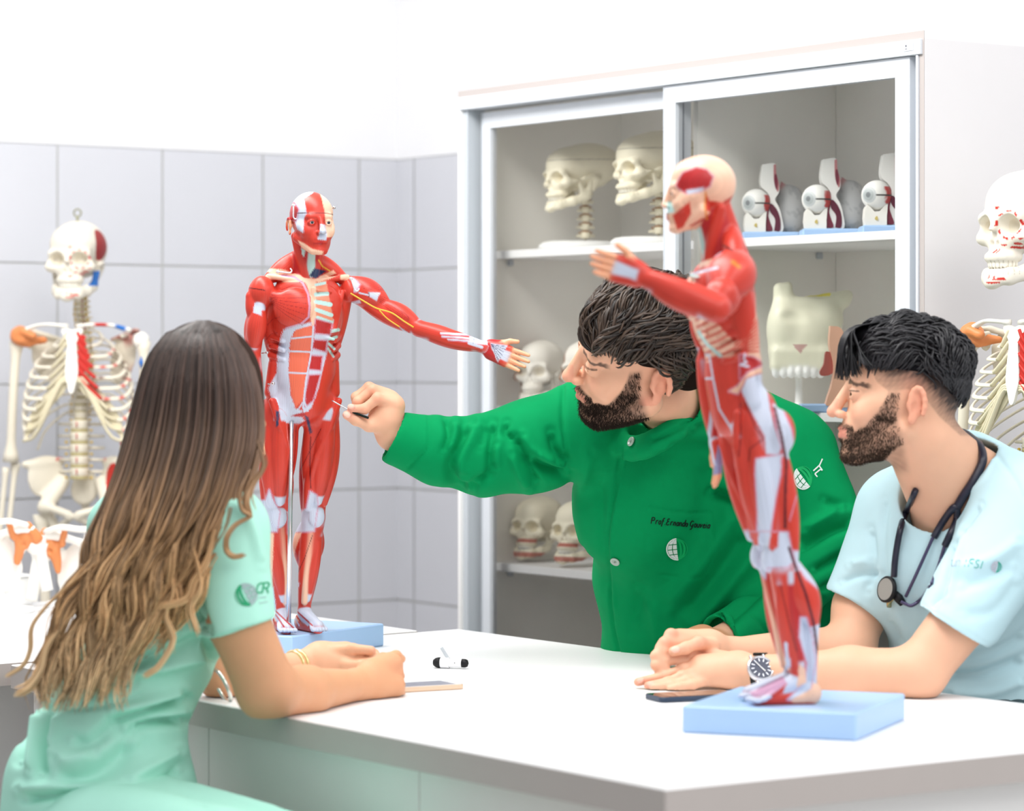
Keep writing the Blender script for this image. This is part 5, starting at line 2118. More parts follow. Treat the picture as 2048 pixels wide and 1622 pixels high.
# polished pole that carries the figure
mb = MB()
q0 = at(577, 1258, 5.495)
q1 = at(583, 842, 5.455)
mb.tube([V(q0[0], q0[1], TAB + .043), V(q1[0], q1[1], q1[2])], [.0042, .0042], 12)
mb.build('support_pole', M_chrome, root1, smooth=True)
for (x, y, D, d) in ((376, 595, 5.40, (1, 0, -.1)), (290, 680, 5.43, (-.4, 0, -1)), (850, 640, 5.36, (.35, 0, -1)), (478, 165, 5.40, (0, 0, -1))):
    p = at(440 + x / 3.243, 360 + y / 3.243, D)
    hook(root1, p, d, (0, -1, 0), 1.35)
for (x, y) in ((298, 910), (305, 1120), (345, 1320), (740, 178)):
    p = at(440 + x / 3.243, 360 + y / 3.243, 5.43)
    mb = MB()
    mb.ell(p, .0032, nu=12, nv=8)
    mb.tube([p, p + V(-.010, .004, -.001)], [.0012, .0012], 8)
    mb.build('pin', M_chrome, root1, smooth=True)

# ---- near figure, seen from its left side
d2 = Decals()
d2.sheet(1180, 290, 3.771)
d2.poly(MR2, [(650, 300), (700, 210), (800, 168), (880, 188), (928, 240), (900, 312), (820, 352), (720, 362), (665, 325)], on=on_h, rim=LIL)
d2.poly(TW, [(720, 342), (860, 318), (850, 345), (740, 372)], on=on_h)
d2.poly(MR, [(690, 475), (752, 428), (764, 520), (700, 625), (655, 640), (622, 530)], on=on_h)
d2.poly(TC, [(575, 430), (610, 425), (640, 505), (580, 520)], on=on_h)
d2.poly(MR, [(870, 350), (900, 420), (1000, 430), (1100, 370), (1110, 500), (870, 500)], on=on_h)
d2.line(rgb(222, 140, 50)[:3], 14, [(872, 360), (866, 470), (882, 560)], on=['head', 'neck'])
d2.line(MR2, 12, [(760, 610), (850, 560)], on=['head', 'neck'])
d2.poly(rgb(238, 190, 165)[:3], [(740, 990), (810, 1000), (790, 1240), (870, 1250), (1000, 1390), (1090, 1480), (1190, 1450), (1250, 1290), (1250, 1110), (1330, 1080), (1345, 1640), (800, 1640), (750, 1400)], on=ot)
for i in range(9):
    y = 1270 + i * 52
    d2.line(MR, 16, [(790 + i * 8, y), (900 + i * 16, y - 60), (960 + i * 18, y - 100)], on=ot)
    d2.line(MR, 14, [(1090, 1540 + i * 30 - 60), (1190, 1480 + i * 20 - 80), (1330, 1330 + i * 40 - 100)], on=ot)
d2.poly(MR, [(870, 1040), (1240, 1100), (1245, 1300), (1150, 1440), (1080, 1475), (960, 1340), (862, 1240)], on=ot)
d2.poly(MR, [(790, 1000), (880, 1000), (830, 1240), (790, 1250)], on=ot)
d2.line(TC, 26, [(820, 1410), (880, 1500), (985, 1592)], on=ot)
d2.line(TW, 18, [(740, 980), (960, 925)], on=['arm', 'torso'])
d2.line(TW, 22, [(870, 885), (990, 800)], on=['arm'])
d2.poly(TW, [(380, 650), (530, 650), (600, 770), (560, 800), (540, 860), (420, 810), (310, 790)], on=['arm', 'hand', 'palm'], jag=2)
for i in range(3):
    d2.line(LIL, 9, [(430, 700 + i * 40), (580, 760 + i * 36)], on=['arm', 'hand'])
d2.poly(MR2, [(255, 600), (330, 580), (360, 640), (300, 655), (262, 630)], on=['palm', 'hand', 'finger'])
d2.line(DK, 12, [(890, 742), (1010, 760), (1080, 800)], on=['torso', 'arm'])
d2.line(rgb(206, 120, 40)[:3], 30, [(1075, 880), (1125, 920)], on=['torso', 'arm'])
d2.line(DK, 8, [(1000, 960), (1150, 1050), (1240, 1100)], on=['torso'])
d2.sheet(1320, 700, 4.0556)
olt = ['leg', 'torso']
d2.line(TW, 16, [(400, 40), (430, 230), (480, 480), (580, 640)], on=olt)
for (p0, p1) in (((290, 42), (390, 40)), ((370, 232), (432, 230))):
    d2.line(TW, 18, [p0, p1], on=olt)
d2.poly(MR, [(410, 60), (640, 60), (640, 200), (560, 310), (445, 255)], on=olt)
d2.poly(MR2, [(650, 40), (760, 60), (840, 110), (720, 180), (650, 230)], on=olt, rim=LIL)
d2.line(TW, 16, [(690, 30), (680, 70), (700, 100), (650, 120), (720, 135)], on=olt)
d2.poly(TB, [(850, 128), (880, 175), (700, 245), (630, 355), (560, 335), (630, 295), (720, 180)], on=olt, rim=LIL)
d2.poly(TW, [(840, 190), (872, 350), (902, 520), (932, 640), (985, 780), (962, 852), (860, 842), (850, 700), (760, 540), (660, 332), (700, 235), (790, 200)], on=olt, rim=MR2)
d2.poly(TW, [(918, 440), (985, 465), (1062, 640), (1092, 800), (1064, 884), (1020, 872), (960, 690)], on=olt, rim=LIL)
d2.poly(TW, [(780, 885), (980, 850), (978, 1000), (940, 1180), (905, 1400), (880, 1640), (790, 1640), (792, 1300), (774, 1000)], on=olt, rim=LIL)
d2.line(rgb(86, 18, 28)[:3], 22, [(930, 470), (985, 700), (1025, 900), (1015, 1200), (1015, 1440)], on=olt)
d2.line(rgb(120, 24, 28)[:3], 10, [(650, 440), (655, 700), (640, 860)], on=olt)
d2.line(rgb(120, 24, 28)[:3], 10, [(690, 420), (770, 620), (840, 720), (730, 800), (720, 900)], on=olt)
d2.line(LIL, 8, [(1110, 1180), (1050, 1390)], on=olt)
d2.poly(MR2, [(450, 560), (560, 600), (540, 710), (430, 700)], on=['arm', 'hand'])
d2.line(TW, 34, [(425, 470), (385, 800), (365, 960)], on=['arm', 'hand', 'palm'])
d2.line(TW, 10, [(480, 560), (470, 700)], on=['arm'])
d2.poly(rgb(150, 150, 190)[:3], [(470, 770), (500, 770), (570, 990), (425, 1015)], on=['palm', 'hand', 'arm', 'finger'])
d2.line(TW, 40, [(430, 730), (550, 730)], on=['arm', 'hand'])
d2.sheet(1420, 1080, 3.861)
d2.poly(TW, [(270, -60), (600, -60), (645, 160), (600, 205), (440, 212), (425, 300), (330, 190), (270, 100)], on=ol_, rim=LIL)
d2.poly(MR, [(300, -60), (372, -60), (372, 40), (340, 40)], on=ol_)
d2.poly(MR, [(470, -60), (530, -60), (525, 50), (480, 90), (452, 60)], on=ol_)
d2.poly(TW, [(645, 85), (740, 100), (880, 290), (920, 345), (850, 385), (740, 295), (660, 165)], on=ol_, rim=LIL)
d2.line(rgb(80, 14, 30)[:3], 20, [(610, 60), (650, 180), (740, 420), (800, 640), (835, 900), (835, 1100)], on=ol_)
d2.line(rgb(130, 28, 30)[:3], 10, [(545, 350), (600, 600), (670, 860)], on=ol_)
d2.poly(TW, [(700, 598), (742, 600), (790, 760), (812, 950), (775, 1150), (690, 1235), (600, 1235), (740, 1090), (752, 950), (692, 750)], on=['leg', 'foot'], rim=LIL)
d2.poly(TB, [(690, 950), (735, 1000), (745, 1100), (670, 1140)], on=['leg', 'foot'])
d2.line(TW, 26, [(585, 800), (600, 960), (560, 1060)], on=ol_)
d2.line(TW, 26, [(890, 600), (885, 740)], on=ol_)
d2.poly(rgb(196, 150, 180)[:3], [(300, 1180), (560, 1050), (600, 1110), (480, 1190), (330, 1215)], on=['foot', 'leg'])
d2.poly(MR, [(470, 1200), (590, 1110), (560, 1190), (480, 1225)], on=['foot', 'leg'])
d2.poly(TW, [(190, 1170), (300, 1180), (370, 1250), (240, 1260)], on=['foot', 'toe'])
d2.line(MR2, 24, [(370, 1265), (560, 1278), (810, 1275)], on=['foot'])
d2.poly(TB, [(620, 1235), (800, 1140), (850, 1150), (850, 1250), (640, 1258)], on=['foot', 'leg'])

base2 = V(.422, 4.4645, 0)
f2 = V(.4130, 4.43, 0)
YAW2 = math.radians(-82)
root2, W2, R2 = figure('near muscle figure seen from its side, standing on the right of the bench pointing left', f2, YAW2,
                       (V(-.222, -fw(1.40) + .00, 1.115), V(-.235, -fw(1.1) - .02, .865)),
                       dict(pts=[(-.075, -.235, -.110), (-.300, -.20, -.010), (-.44, -.20, .035)], up=(.1, 0, 1), thumb=(-.2, 0, 1), side=1, curl=.35, fat=1.3, spread=0.0),
                       d2, base2, np.column_stack([nrm(V(-.243, .098, 0)), nrm(V(-.098, -.243, 0)), V(0, 0, 1)]), (.262, .277), .040, None,
                       head_turn=math.radians(-4), baseface=TB)
for (x, y, D, d, s_) in ((815, 190, 4.395, (.1, 0, -1), 1.4), (1080, 1165, 4.37, (-1, 0, 0), 1.7)):
    p = at(1180 + x / 3.771, 290 + y / 3.771, D)
    hook(root2, p, d, (0, -1, 0), s_)
p = at(1320 + 505 / 4.0556, 700 + 290 / 4.0556, 4.385)
hook(root2, p, (.6, 0, -.6), (0, -1, 0), 1.2)
# ---------------------------------------------------------------- people
from mathutils.bvhtree import BVHTree

SKIN = rgb(226, 174, 144)[:3]
SKIN_T = rgb(200, 146, 108)[:3]
LIP = rgb(202, 128, 112)[:3]
M_skin = mat('skin', attr='Col', rough=0.5, spec=0.35, noise=0.04, nscale=40, bump=0.12, bscale=900, sss=0.12)
M_hairv = mat('hair_under', attr='Col', rough=0.9, spec=0.05)
M_beard = mat('beard_hair', attr='Col', rough=0.75, spec=0.15)
M_hair = mat('hair', attr='Col', rough=0.42, spec=0.5)


def pc(x0, y0, D0, r0, x1, y1, D1, r1, **kw):
    """capsule between two seen points; radii in metres"""
    return cap(at(x0, y0, D0), at(x1, y1, D1), r0, r1, **kw)


def pe(x, y, D, r, **kw):
    return ell(at(x, y, D), r, **kw)


def cut_end(x, y, D, d, r, depth=.05, k=.003):
    """opens a sleeve: flat cut at the point, hollow behind it. d points out of the sleeve"""
    p = at(x, y, D)
    d = nrm(d)
    A = axes(d)
    return [rbox(p + d * .12, (.13, .13, .12), A, .002, op='-', k=k), cap(p + d * .02, p - d * depth * .3, r, r, op='-', k=.002)]


def vnormals(P, Q):
    n = np.cross(P[Q[:, 2]] - P[Q[:, 0]], P[Q[:, 3]] - P[Q[:, 1]])
    out = np.zeros_like(P)
    for j in range(3):
        for c in range(4):
            out[:, j] += np.bincount(Q[:, c], n[:, j], len(P))
    return out / (np.linalg.norm(out, axis=1)[:, None] + 1e-12)


def fold_post(strokes, facing=-.05, base=None, gain=1.0):
    """creases of the cloth: (points, width px, height mm) pressed into or raised from the cloth along its own normal"""
    def post(P, Q):
        n = vnormals(P, Q)
        X = CX + P[:, 0] / P[:, 1] * F
        Y = HY - (P[:, 2] - CAMZ) / P[:, 1] * F
        m = sstep(.25, -.15, n[:, 1])
        d = np.zeros(len(P))
        for pts, w, amp in strokes:
            pts = smooth_curve(np.array(pts, float), 4 * len(pts)) if len(pts) > 2 else np.array(pts, float)
            dist = edge_dist(X, Y, [tuple(q) for q in pts], False)
            e0 = np.hypot(X - pts[0][0], Y - pts[0][1])
            e1 = np.hypot(X - pts[-1][0], Y - pts[-1][1])
            tap = sstep(0, w * 1.5, np.minimum(e0, e1)) * .8 + .2
            d += gain * amp * .00135 * np.exp(-(dist / w) ** 2) * tap
        P = P + n * (d * m)[:, None]
        if base is not None:
            P = P + n * base(P)[:, None]
        return P
    return post


def bvh_of(o):
    me = o.data
    off = wloc(o)
    v = [Vector(tuple(np.array(q.co) + off)) for q in me.vertices]
    return BVHTree.FromPolygons(v, [tuple(p.vertices) for p in me.polygons])


CAMP = Vector((0, 0, CAMZ))


def surf_n(bv, px, py):
    d = Vector(tuple(nrm(V((px - CX) / F, 1, -(py - HY) / F))))
    h = bv.ray_cast(CAMP, d)
    n = np.array(h[1])
    return n if n[1] < 0 else -n


def surf(bv, px, py, lift=0.0, default=None):
    """where the line through px, py first meets the cloth; lift = metres off the cloth"""
    d = Vector(tuple(nrm(V((px - CX) / F, 1, -(py - HY) / F))))
    best = None
    for b in (bv if isinstance(bv, (list, tuple)) else [bv]):
        h = b.ray_cast(CAMP, d)
        if h[0] is not None and (best is None or h[3] < best[1]):
            best = (h[0] + h[1] * (lift * (1 if h[1].dot(d) < 0 else -1)), h[3])
    if best is None:
        return np.array(at(px, py, default)) if default else None
    return np.array(best[0])


def embroider(name, parent, bv, shapes, m, lift=.0012):
    """flat stitched shapes (lists of pixel outlines) laid on the cloth"""
    mb = MB()
    for pts in shapes:
        ps = [surf(bv, x, y, lift) for x, y in pts]
        if any(q is None for q in ps):
            continue
        mb.add(ps, [tuple(range(len(ps)))[::-1]])
    if mb.v:
        return mb.build(name, m, parent)


def stroke_quads(pts, w):
    """a thin band along pts as small quads"""
    pts = np.array(pts, float)
    out = []
    for a, b in zip(pts[:-1], pts[1:]):
        d = (b - a) / (np.hypot(*(b - a)) + 1e-9)
        n = np.array([-d[1], d[0]]) * w / 2
        out.append([tuple(a + n), tuple(b + n), tuple(b - n), tuple(a - n)])
    return out


def letters(text, x, y, h, ang, wsp, w):
    """very small single-stroke lettering; returns bands"""
    G = {'P': [[(0, 0), (0, 1)], [(0, 1), (.5, 1), (.6, .78), (.5, .55), (0, .5)]], 'r': [[(.1, 0), (.15, .6)], [(.15, .45), (.35, .62), (.5, .55)]],
         'o': [[(.25, 0), (.05, .2), (.1, .5), (.35, .6), (.5, .4), (.45, .1), (.25, 0)]], 'f': [[(.1, -.3), (.25, .9), (.45, 1.05), (.55, .95)], [(.05, .55), (.45, .58)]],
         '.': [[(.1, 0), (.16, .06)]], 'E': [[(.6, .95), (.3, 1), (.15, .8), (.3, .58), (.5, .55)], [(.3, .55), (.05, .3), (.15, .02), (.45, 0), (.6, .15)]],
         'n': [[(.05, 0), (.12, .6)], [(.1, .4), (.3, .6), (.45, .5), (.42, 0)]], 'a': [[(.5, .6), (.45, 0)], [(.48, .5), (.25, .6), (.05, .3), (.15, 0), (.4, .1)]],
         'd': [[(.6, 1.05), (.45, 0)], [(.48, .5), (.25, .6), (.05, .3), (.15, 0), (.4, .1)]], 'G': [[(.65, .85), (.4, 1), (.1, .8), (.05, .35), (.25, .1), (.5, .15), (.6, .45)], [(.6, .5), (.5, -.2), (.25, -.4), (.1, -.3)]],
         'u': [[(.08, .6), (.05, .15), (.2, 0), (.4, .15)], [(.48, .6), (.42, 0)]], 'v': [[(.05, .6), (.2, 0), (.45, .6)]], 'e': [[(.05, .3), (.45, .35), (.35, .6), (.1, .5), (.05, .15), (.25, 0), (.5, .12)]],
         'i': [[(.1, .6), (.1, 0)], [(.12, .8), (.14, .86)]], 'F': [[(.05, 0), (.2, .85), (.35, 1), (.9, 1)], [(.2, .5), (.75, .5)]],
         'I': [[(.2, 0), (.4, 1)]], 'S': [[(.85, 1), (.35, 1), (.2, .75), (.4, .55), (.7, .45), (.75, .15), (.5, 0), (.05, 0)]],
         'N': [[(.05, 0), (.15, .8), (.3, 1), (.7, 1), (.75, .8), (.65, 0)]], 'U': [[(.15, 1), (.05, .3), (.2, 0), (.6, 0), (.75, .3), (.85, 1)]],
         'C': [[(.8, .9), (.5, 1), (.15, .8), (.05, .35), (.3, .02), (.7, .1)]], 'R': [[(0, 0), (0, 1), (.55, 1), (.7, .75), (.5, .5), (0, .5)], [(.4, .5), (.75, 0)]], ' ': []}
    out = []
    c, s = math.cos(ang), math.sin(ang)
    cx = 0
    for ch in text:
        for st in G.get(ch, []):
            pp = [(x + (cx + u * h * .78) * c + (v * h) * s * 0 + v * h * .18, y + (cx + u * h * .78) * s - v * h) for u, v in st]
            out += stroke_quads(pp, w)
        cx += wsp * (h * (.80 if ch.isupper() else (.34 if ch in '.i ' else .60)))
    return out


def globe_marks(cx, cy, r, ang, wside=-1, sq=1.0):
    """half latticed, half striped globe emblem: returns white cells and the arcs of the other half"""
    c, s = math.cos(ang), math.sin(ang)

    def T(u, v):
        return (cx + (u * c - v * s) * r * sq, cy + (u * s + v * c) * r)
    cells, arcs = [], []
    for i in range(2):
        for j in range(4):
            v0, v1 = -1 + j * .5 + .04, -1 + (j + 1) * .5 - .04
            v0, v1 = max(v0, -.97), min(v1, .97)
            f0, f1 = i / 2 + .04, (i + 1) / 2 - .05
            q = [(wside * f * math.sqrt(max(0, 1 - v * v)), v) for f, v in ((f0, v0), (f1, v0), (f1, (v0 + v1) / 2), (f1, v1), (f0, v1))]
            cells.append([T(*p) for p in q])
    rim = [T(wside * 1.06 * math.cos(a), 1.06 * math.sin(a)) for a in np.linspace(-pi / 2, pi / 2, 14)]
    cells += stroke_quads(rim, r * .13)
    for f in (.35, .72, 1.0):
        arcs += stroke_quads([T(-wside * f * math.cos(a), math.sin(a)) for a in np.linspace(-pi / 2, pi / 2, 12)], r * (.22 if f < 1 else .06))
    return cells, arcs


def strands(name, paths, rads, cols, m, parent, n=4):
    """many tapered locks as one mesh. paths (S,K,3), rads (S,K), cols (S,K,3)"""
    paths = np.asarray(paths, float)
    S, K, _ = paths.shape
    T = np.gradient(paths, axis=1)
    T /= np.linalg.norm(T, axis=2)[..., None] + 1e-12
    up = np.zeros_like(T)
    up[..., 1] = 1.0
    A = np.cross(T, up)
    A /= np.linalg.norm(A, axis=2)[..., None] + 1e-9
    B = np.cross(T, A)
    a = np.arange(n) * 2 * pi / n
    vs = paths[:, :, None, :] + np.asarray(rads)[:, :, None, None] * (A[:, :, None, :] * np.cos(a)[None, None, :, None] + B[:, :, None, :] * np.sin(a)[None, None, :, None] * .6)
    cc = np.repeat(np.asarray(cols)[:, :, None, :], n, axis=2)
    idx = np.arange(S * K * n).reshape(S, K, n)
    q = np.stack([idx[:, :-1, :], np.roll(idx, -1, 2)[:, :-1, :], np.roll(idx, -1, 2)[:, 1:, :], idx[:, 1:, :]], -1).reshape(-1, 4)
    return link_mesh(name, vs.reshape(-1, 3), q, m, parent, col=cc.reshape(-1, 3))


def scalp_hair(name, parent, R, loc, s, n, region, flow, L, h0, rad, base, tip, m, seed=1, wave=.0, rr=(.076, .095, .086), K=9, gather=0.0):
    rs = np.random.RandomState(seed)
    c0 = V(0, .012, .030)
    N0 = []
    while len(N0) < n:
        q = rs.normal(size=3)
        q /= np.linalg.norm(q)
        if region(q, rs.rand()):
            N0.append(q)
    N0 = np.array(N0)
    V0 = np.array([flow(q) for q in N0]) + rs.normal(size=(n, 3)) * .05
    V0 -= N0 * (V0 * N0).sum(1)[:, None]
    V0 /= np.linalg.norm(V0, axis=1)[:, None] + 1e-9
    t = np.linspace(0, 1, K)
    LL = L(N0) * rs.uniform(.75, 1.15, n)
    side = np.cross(N0, V0)
    ph = rs.uniform(0, 6.28, n)
    w = wave * np.sin(t[None] * 4.5 + ph[:, None] * .4 + N0[:, :1] * 9)
    D = N0[:, None, :] + V0[:, None, :] * (t[None, :, None] * LL[:, None, None]) + side[:, None, :] * w[..., None]
    D /= np.linalg.norm(D, axis=2)[..., None]
    hh = h0(N0)[:, None] * (np.sin(np.clip(t, 0, 1) * pi * .75 + .25)[None]) * rs.uniform(.6, 1.15, n)[:, None]
    P = c0 + D * (np.array(rr) + hh[..., None])
    W = (P * s) @ R.T + loc
    rad_ = rad * s * (np.sin(pi * (t * .93 + .05)) ** .55)[None] * rs.uniform(.7, 1.3, n)[:, None]
    b = rs.rand(n)[:, None, None] ** 1.5
    cc = np.array(base) * (1 - b) + np.array(tip) * b
    cc = cc * np.ones((n, K, 1)) * (0.85 + .3 * t)[None, :, None]
    return strands(name, W, rad_, cc, m, parent)


def beard_mask(p, y0=.0):
    """0..1 over the jaw, chin and lip of a head in its own coordinates"""
    zb = np.interp(p[:, 1], [-.115, -.10, -.085, -.065, -.045, -.030, -.012], [-.074, -.074, -.071, -.054, -.026, .008, .012])
    m = sstep(.006, -.006, p[:, 2] - zb + .004 * vnoise(p, 160, 2)) * sstep(-.006, -.022, p[:, 1] - .35 * np.maximum(0, -.03 - p[:, 2]) - y0) * sstep(-.135, -.112, p[:, 2])
    mu = sstep(.004, -.002, np.abs(p[:, 2] + .0525 + .15 * np.abs(p[:, 0])) - .0045) * (np.abs(p[:, 0]) < .034) * (p[:, 1] < -.070)
    side = (np.abs(p[:, 0]) > .018) * (np.abs(p[:, 0]) < .036) * (p[:, 1] < -.066) * (p[:, 2] < -.052)
    lip = (np.abs(p[:, 0]) < .025) * (p[:, 1] < -.084) * (np.abs(p[:, 2] + .0655) < .0085)
    m = np.maximum(np.maximum(m, mu), side * .8) * (1 - lip)
    return m


def face_paint(P, c, R, loc, s, hairline=None, beard=None, fade=None, lipc=LIP, hairc=(.01, .008, .007)):
    p = ((P - loc) @ R) / s
    near = (np.abs(p[:, 2]) < .15) & (np.linalg.norm(p, axis=1) < .16)
    q = p[near]
    cc = c[near]
    # warm cheeks, nose and ears
    cc = mixc(cc, rgb(222, 140, 120), .35 * np.exp(-(((np.abs(q[:, 0]) - .042) / .016) ** 2 + ((q[:, 2] + .03) / .016) ** 2)) * (q[:, 1] < -.03))
    cc = mixc(cc, rgb(222, 138, 118), .35 * (q[:, 1] < -.105) * (q[:, 2] < -.01) * (q[:, 2] > -.05))
    cc = mixc(cc, rgb(226, 140, 116), .45 * sstep(.068, .078, np.abs(q[:, 0])) * (np.abs(q[:, 1] - .014) < .03) * (np.abs(q[:, 2]) < .045))
    lip = sstep(.003, -.001, np.abs(q[:, 2] + .0655) - .0085) * (np.abs(q[:, 0]) < .024) * (q[:, 1] < -.086)
    cc = mixc(cc, lipc, lip * .8)
    # eyebrows and lash lines
    bz = .0195 - .22 * (np.abs(q[:, 0]) - .030) * (np.abs(q[:, 0]) > .030) + .002 * vnoise(q, 400, 5)
    br = sstep(.0046, .0024, np.abs(q[:, 2] - bz)) * sstep(.010, .014, np.abs(q[:, 0])) * sstep(.058, .050, np.abs(q[:, 0])) * (q[:, 1] < -.045)
    cc = mixc(cc, hairc, br * .85)
    el = sstep(.0016, .0008, np.abs(q[:, 2] - .0048)) * (np.abs(np.abs(q[:, 0]) - .0315) < .015) * (q[:, 1] < -.075)
    cc = mixc(cc, hairc, el * .8)
    if beard is not None:
        m = beard_mask(q) * (.78 + .16 * vnoise(q, 300, 9)) * beard
        cc = mixc(cc, hairc, np.clip(m, 0, .95))
    if fade is not None:
        cc = fade(q, cc)
    c[near] = cc
    return c


def stubble(name, parent, R, loc, s, h_prims, n, col, m, seed=3, ln=.006):
    """short beard hairs rooted on the jaw"""
    rs = np.random.RandomState(seed)
    pts = rs.uniform((-.075, -.11, -.125), (.075, .02, .02), (n * 14, 3))
    for _ in range(4):
        d = field(h_prims, pts)
        e = 1e-3
        g = np.stack([field(h_prims, pts + V(*(e if i == j else 0 for j in range(3)))) - d for i in range(3)], 1) / e
        g /= np.linalg.norm(g, axis=1)[:, None] + 1e-9
        pts = pts - g * d[:, None]
    d = field(h_prims, pts)
    m_ = beard_mask(pts)
    ok = (np.abs(d) < .001) & (m_ > .35) & (rs.rand(len(pts)) < m_ * .9) & (pts[:, 0] > -.02)
    pts, g = pts[ok][:n], g[ok][:n]
    k = len(pts)
    dr = g * .45 + V(0, .1, -1) * .8 + rs.normal(size=(k, 3)) * .3
    dr /= np.linalg.norm(dr, axis=1)[:, None]
    t = np.linspace(0, 1, 3)
    P = pts[:, None, :] + dr[:, None, :] * (t[None, :, None] * ln) - g[:, None, :] * .0006
    W = (P * s) @ R.T + loc
    rad_ = np.array([.00042, .00034, .00012])[None] * s * np.ones((k, 1))
    cc = np.array(col) * np.ones((k, 3, 1)) * rs.uniform(.7, 1.5, k)[:, None, None]
    return strands(name, W, rad_, cc, m, parent, n=3)


def finger(B, pts, r, col, k=.003):
    """finger through joints given as (px, py, D)"""
    q = [at(*p) for p in pts]
    n = len(q)
    for i in range(n - 1):
        r0 = r * (1 - .10 * i)
        r1 = r * (1 - .10 * (i + 1))
        B.append(cap(q[i], q[i + 1], r0, r1, k=k if i else .006, col=col, tag='finger'))
        if i:
            B.append(ell(q[i], r0 * 1.06, k=.004, col=col, tag='finger'))
    # nail
    return q


def nail(B, p, d, n, r):
    """slightly paler nail plate on a finger end"""
    A = axes(n, d)
    B.append(ell(p, (r * .75, r * .6, r * .3), A, k=.0008, col=rgb(240, 196, 178)[:3], tag='nail'))
# ---------------------------------------------------------------- bearded teacher in the green jacket
GREEN = rgb(0, 136, 78)[:3]
M_green = mat('green_twill', rgb(0, 138, 80), 0.8, 0.1, noise=0.05, nscale=60, bump=0.25, bscale=1400)
M_blk = mat('black_thread', rgb(18, 30, 28), 0.7, 0.2)
M_wthr = mat('white_thread', rgb(214, 226, 222), 0.6, 0.3)
M_gthr = mat('bright_green_thread', rgb(0, 160, 90), 0.6, 0.3)
M_dark = mat('dark_cloth', rgb(38, 40, 48), 0.8, 0.2)
M_shoe = mat('black_leather', rgb(24, 22, 22), 0.4, 0.5)

tD = 5.25
th = math.radians(-80)
RT = rotz(th) @ roty(math.radians(33)) @ rotx(.10)
LT = at(1281, 704, tD)
ST = 1.14
fb = at(1400, 1400, 5.86)
teacher = thing('person', 'bearded teacher in a green jacket leaning in to point at the muscle figure', 'person', (fb[0], fb[1], 0))
hpT = head_prims(SKIN, nose=.5, jaw=1.08, full=.006, lipcol=LIP, open_eye=.0016, brow=1.05)
B = xf(hpT, RT, LT, ST)
B += [pc(1325, 785, 5.36, .056, 1385, 880, 5.56, .060, k=.02, col=SKIN),
      # hidden trunk and arms keep the body one piece
      pc(1385, 900, 5.58, .07, 1400, 1300, 5.72, .09, k=.02, col=SKIN),
      pc(1200, 870, 5.48, .045, 1560, 930, 5.68, .045, k=.02, col=SKIN),
      pc(1180, 875, 5.46, .045, 930, 915, 5.42, .036, k=.02, col=SKIN),
      pc(930, 915, 5.42, .036, 786, 868, 5.405, .029, k=.015, col=SKIN),
      pc(1590, 920, 5.68, .045, 1650, 1100, 5.60, .034, k=.02, col=SKIN),
      pc(1650, 1100, 5.60, .034, 1560, 1215, 5.50, .030, k=.015, col=SKIN), pc(1560, 1215, 5.50, .030, 1440, 1282, 5.38, .027, k=.015, col=SKIN)]
# right hand: thumb and forefinger hold the pointer, the others are curled
B += [pc(786, 868, 5.405, .029, 772, 838, 5.40, .030, k=.012, col=SKIN, flat=.8, fdir=(0, 1, 0)),
      pc(776, 836, 5.395, .026, 786, 812, 5.395, .022, k=.012, col=SKIN),
      pc(770, 826, 5.405, .026, 772, 800, 5.405, .020, k=.012, col=SKIN),
      pc(762, 846, 5.39, .018, 745, 846, 5.385, .014, k=.010, col=SKIN)]
finger(B, [(789, 806, 5.385), (755, 797, 5.375), (729, 818, 5.372), (703, 817, 5.372)], .0108, SKIN)
finger(B, [(782, 794, 5.40), (745, 780, 5.392), (716, 803, 5.39), (708, 818, 5.392)], .0108, SKIN)
finger(B, [(775, 788, 5.418), (738, 775, 5.412), (712, 794, 5.408), (712, 812, 5.408)], .0104, SKIN)
finger(B, [(770, 790, 5.435), (740, 782, 5.43), (722, 798, 5.426), (728, 815, 5.42)], .0096, SKIN)
finger(B, [(764, 852, 5.385), (738, 851, 5.380), (712, 840, 5.378), (694, 830, 5.376)], .0118, SKIN)
nail(B, at(694, 829, 5.366), at(690, 826, 5.3) - at(700, 832, 5.3), (-.1, -1, .45), .011)
nail(B, at(702, 813, 5.364), at(700, 816, 5.3) - at(712, 816, 5.3), (-.1, -.9, .5), .010)
# left hand resting on the bench
B += [pc(1440, 1284, 5.38, .029, 1400, 1284, 5.33, .032, k=.012, col=SKIN_T, flat=.75, fdir=(0, 0, 1)),
      pc(1405, 1280, 5.33, .028, 1375, 1286, 5.30, .024, k=.012, col=SKIN_T)]
for i, (dy, dD) in enumerate(((0, -.02), (-3, .0), (-3, .02), (2, .04))):
    finger(B, [(1380, 1284 + dy, 5.30 + dD), (1345, 1282 + dy, 5.29 + dD), (1325, 1303, 5.285 + dD), (1322, 1320, 5.285 + dD)], .0100, SKIN_T)
finger(B, [(1410, 1300, 5.30), (1380, 1318, 5.27), (1360, 1322, 5.25)], .0110, SKIN_T)
lo = at(680, 500, 5.2)
lo = V(-.35, 5.10, TAB + .001)
hi = V(.66, 5.90, 1.60)


def paintT(P, c, nj, tags):
    c = face_paint(P, c, RT, LT, ST, beard=.85, hairc=rgb(40, 28, 24)[:3])
    # reddened knuckles
    for (x, y, D) in ((755, 797, 5.37), (745, 780, 5.39), (738, 775, 5.41), (729, 818, 5.37)):
        w = np.exp(-(np.linalg.norm(P - at(x, y, D), axis=1) / .012) ** 2)
        c = mixc(c, rgb(224, 140, 116), .45 * w)
    for (x, y, D) in ((697, 829, 5.375), (705, 816, 5.37)):
        w = np.exp(-(np.linalg.norm(P - at(x, y, D), axis=1) / .012) ** 2)
        c = mixc(c, rgb(228, 140, 124), .5 * w)
    return c


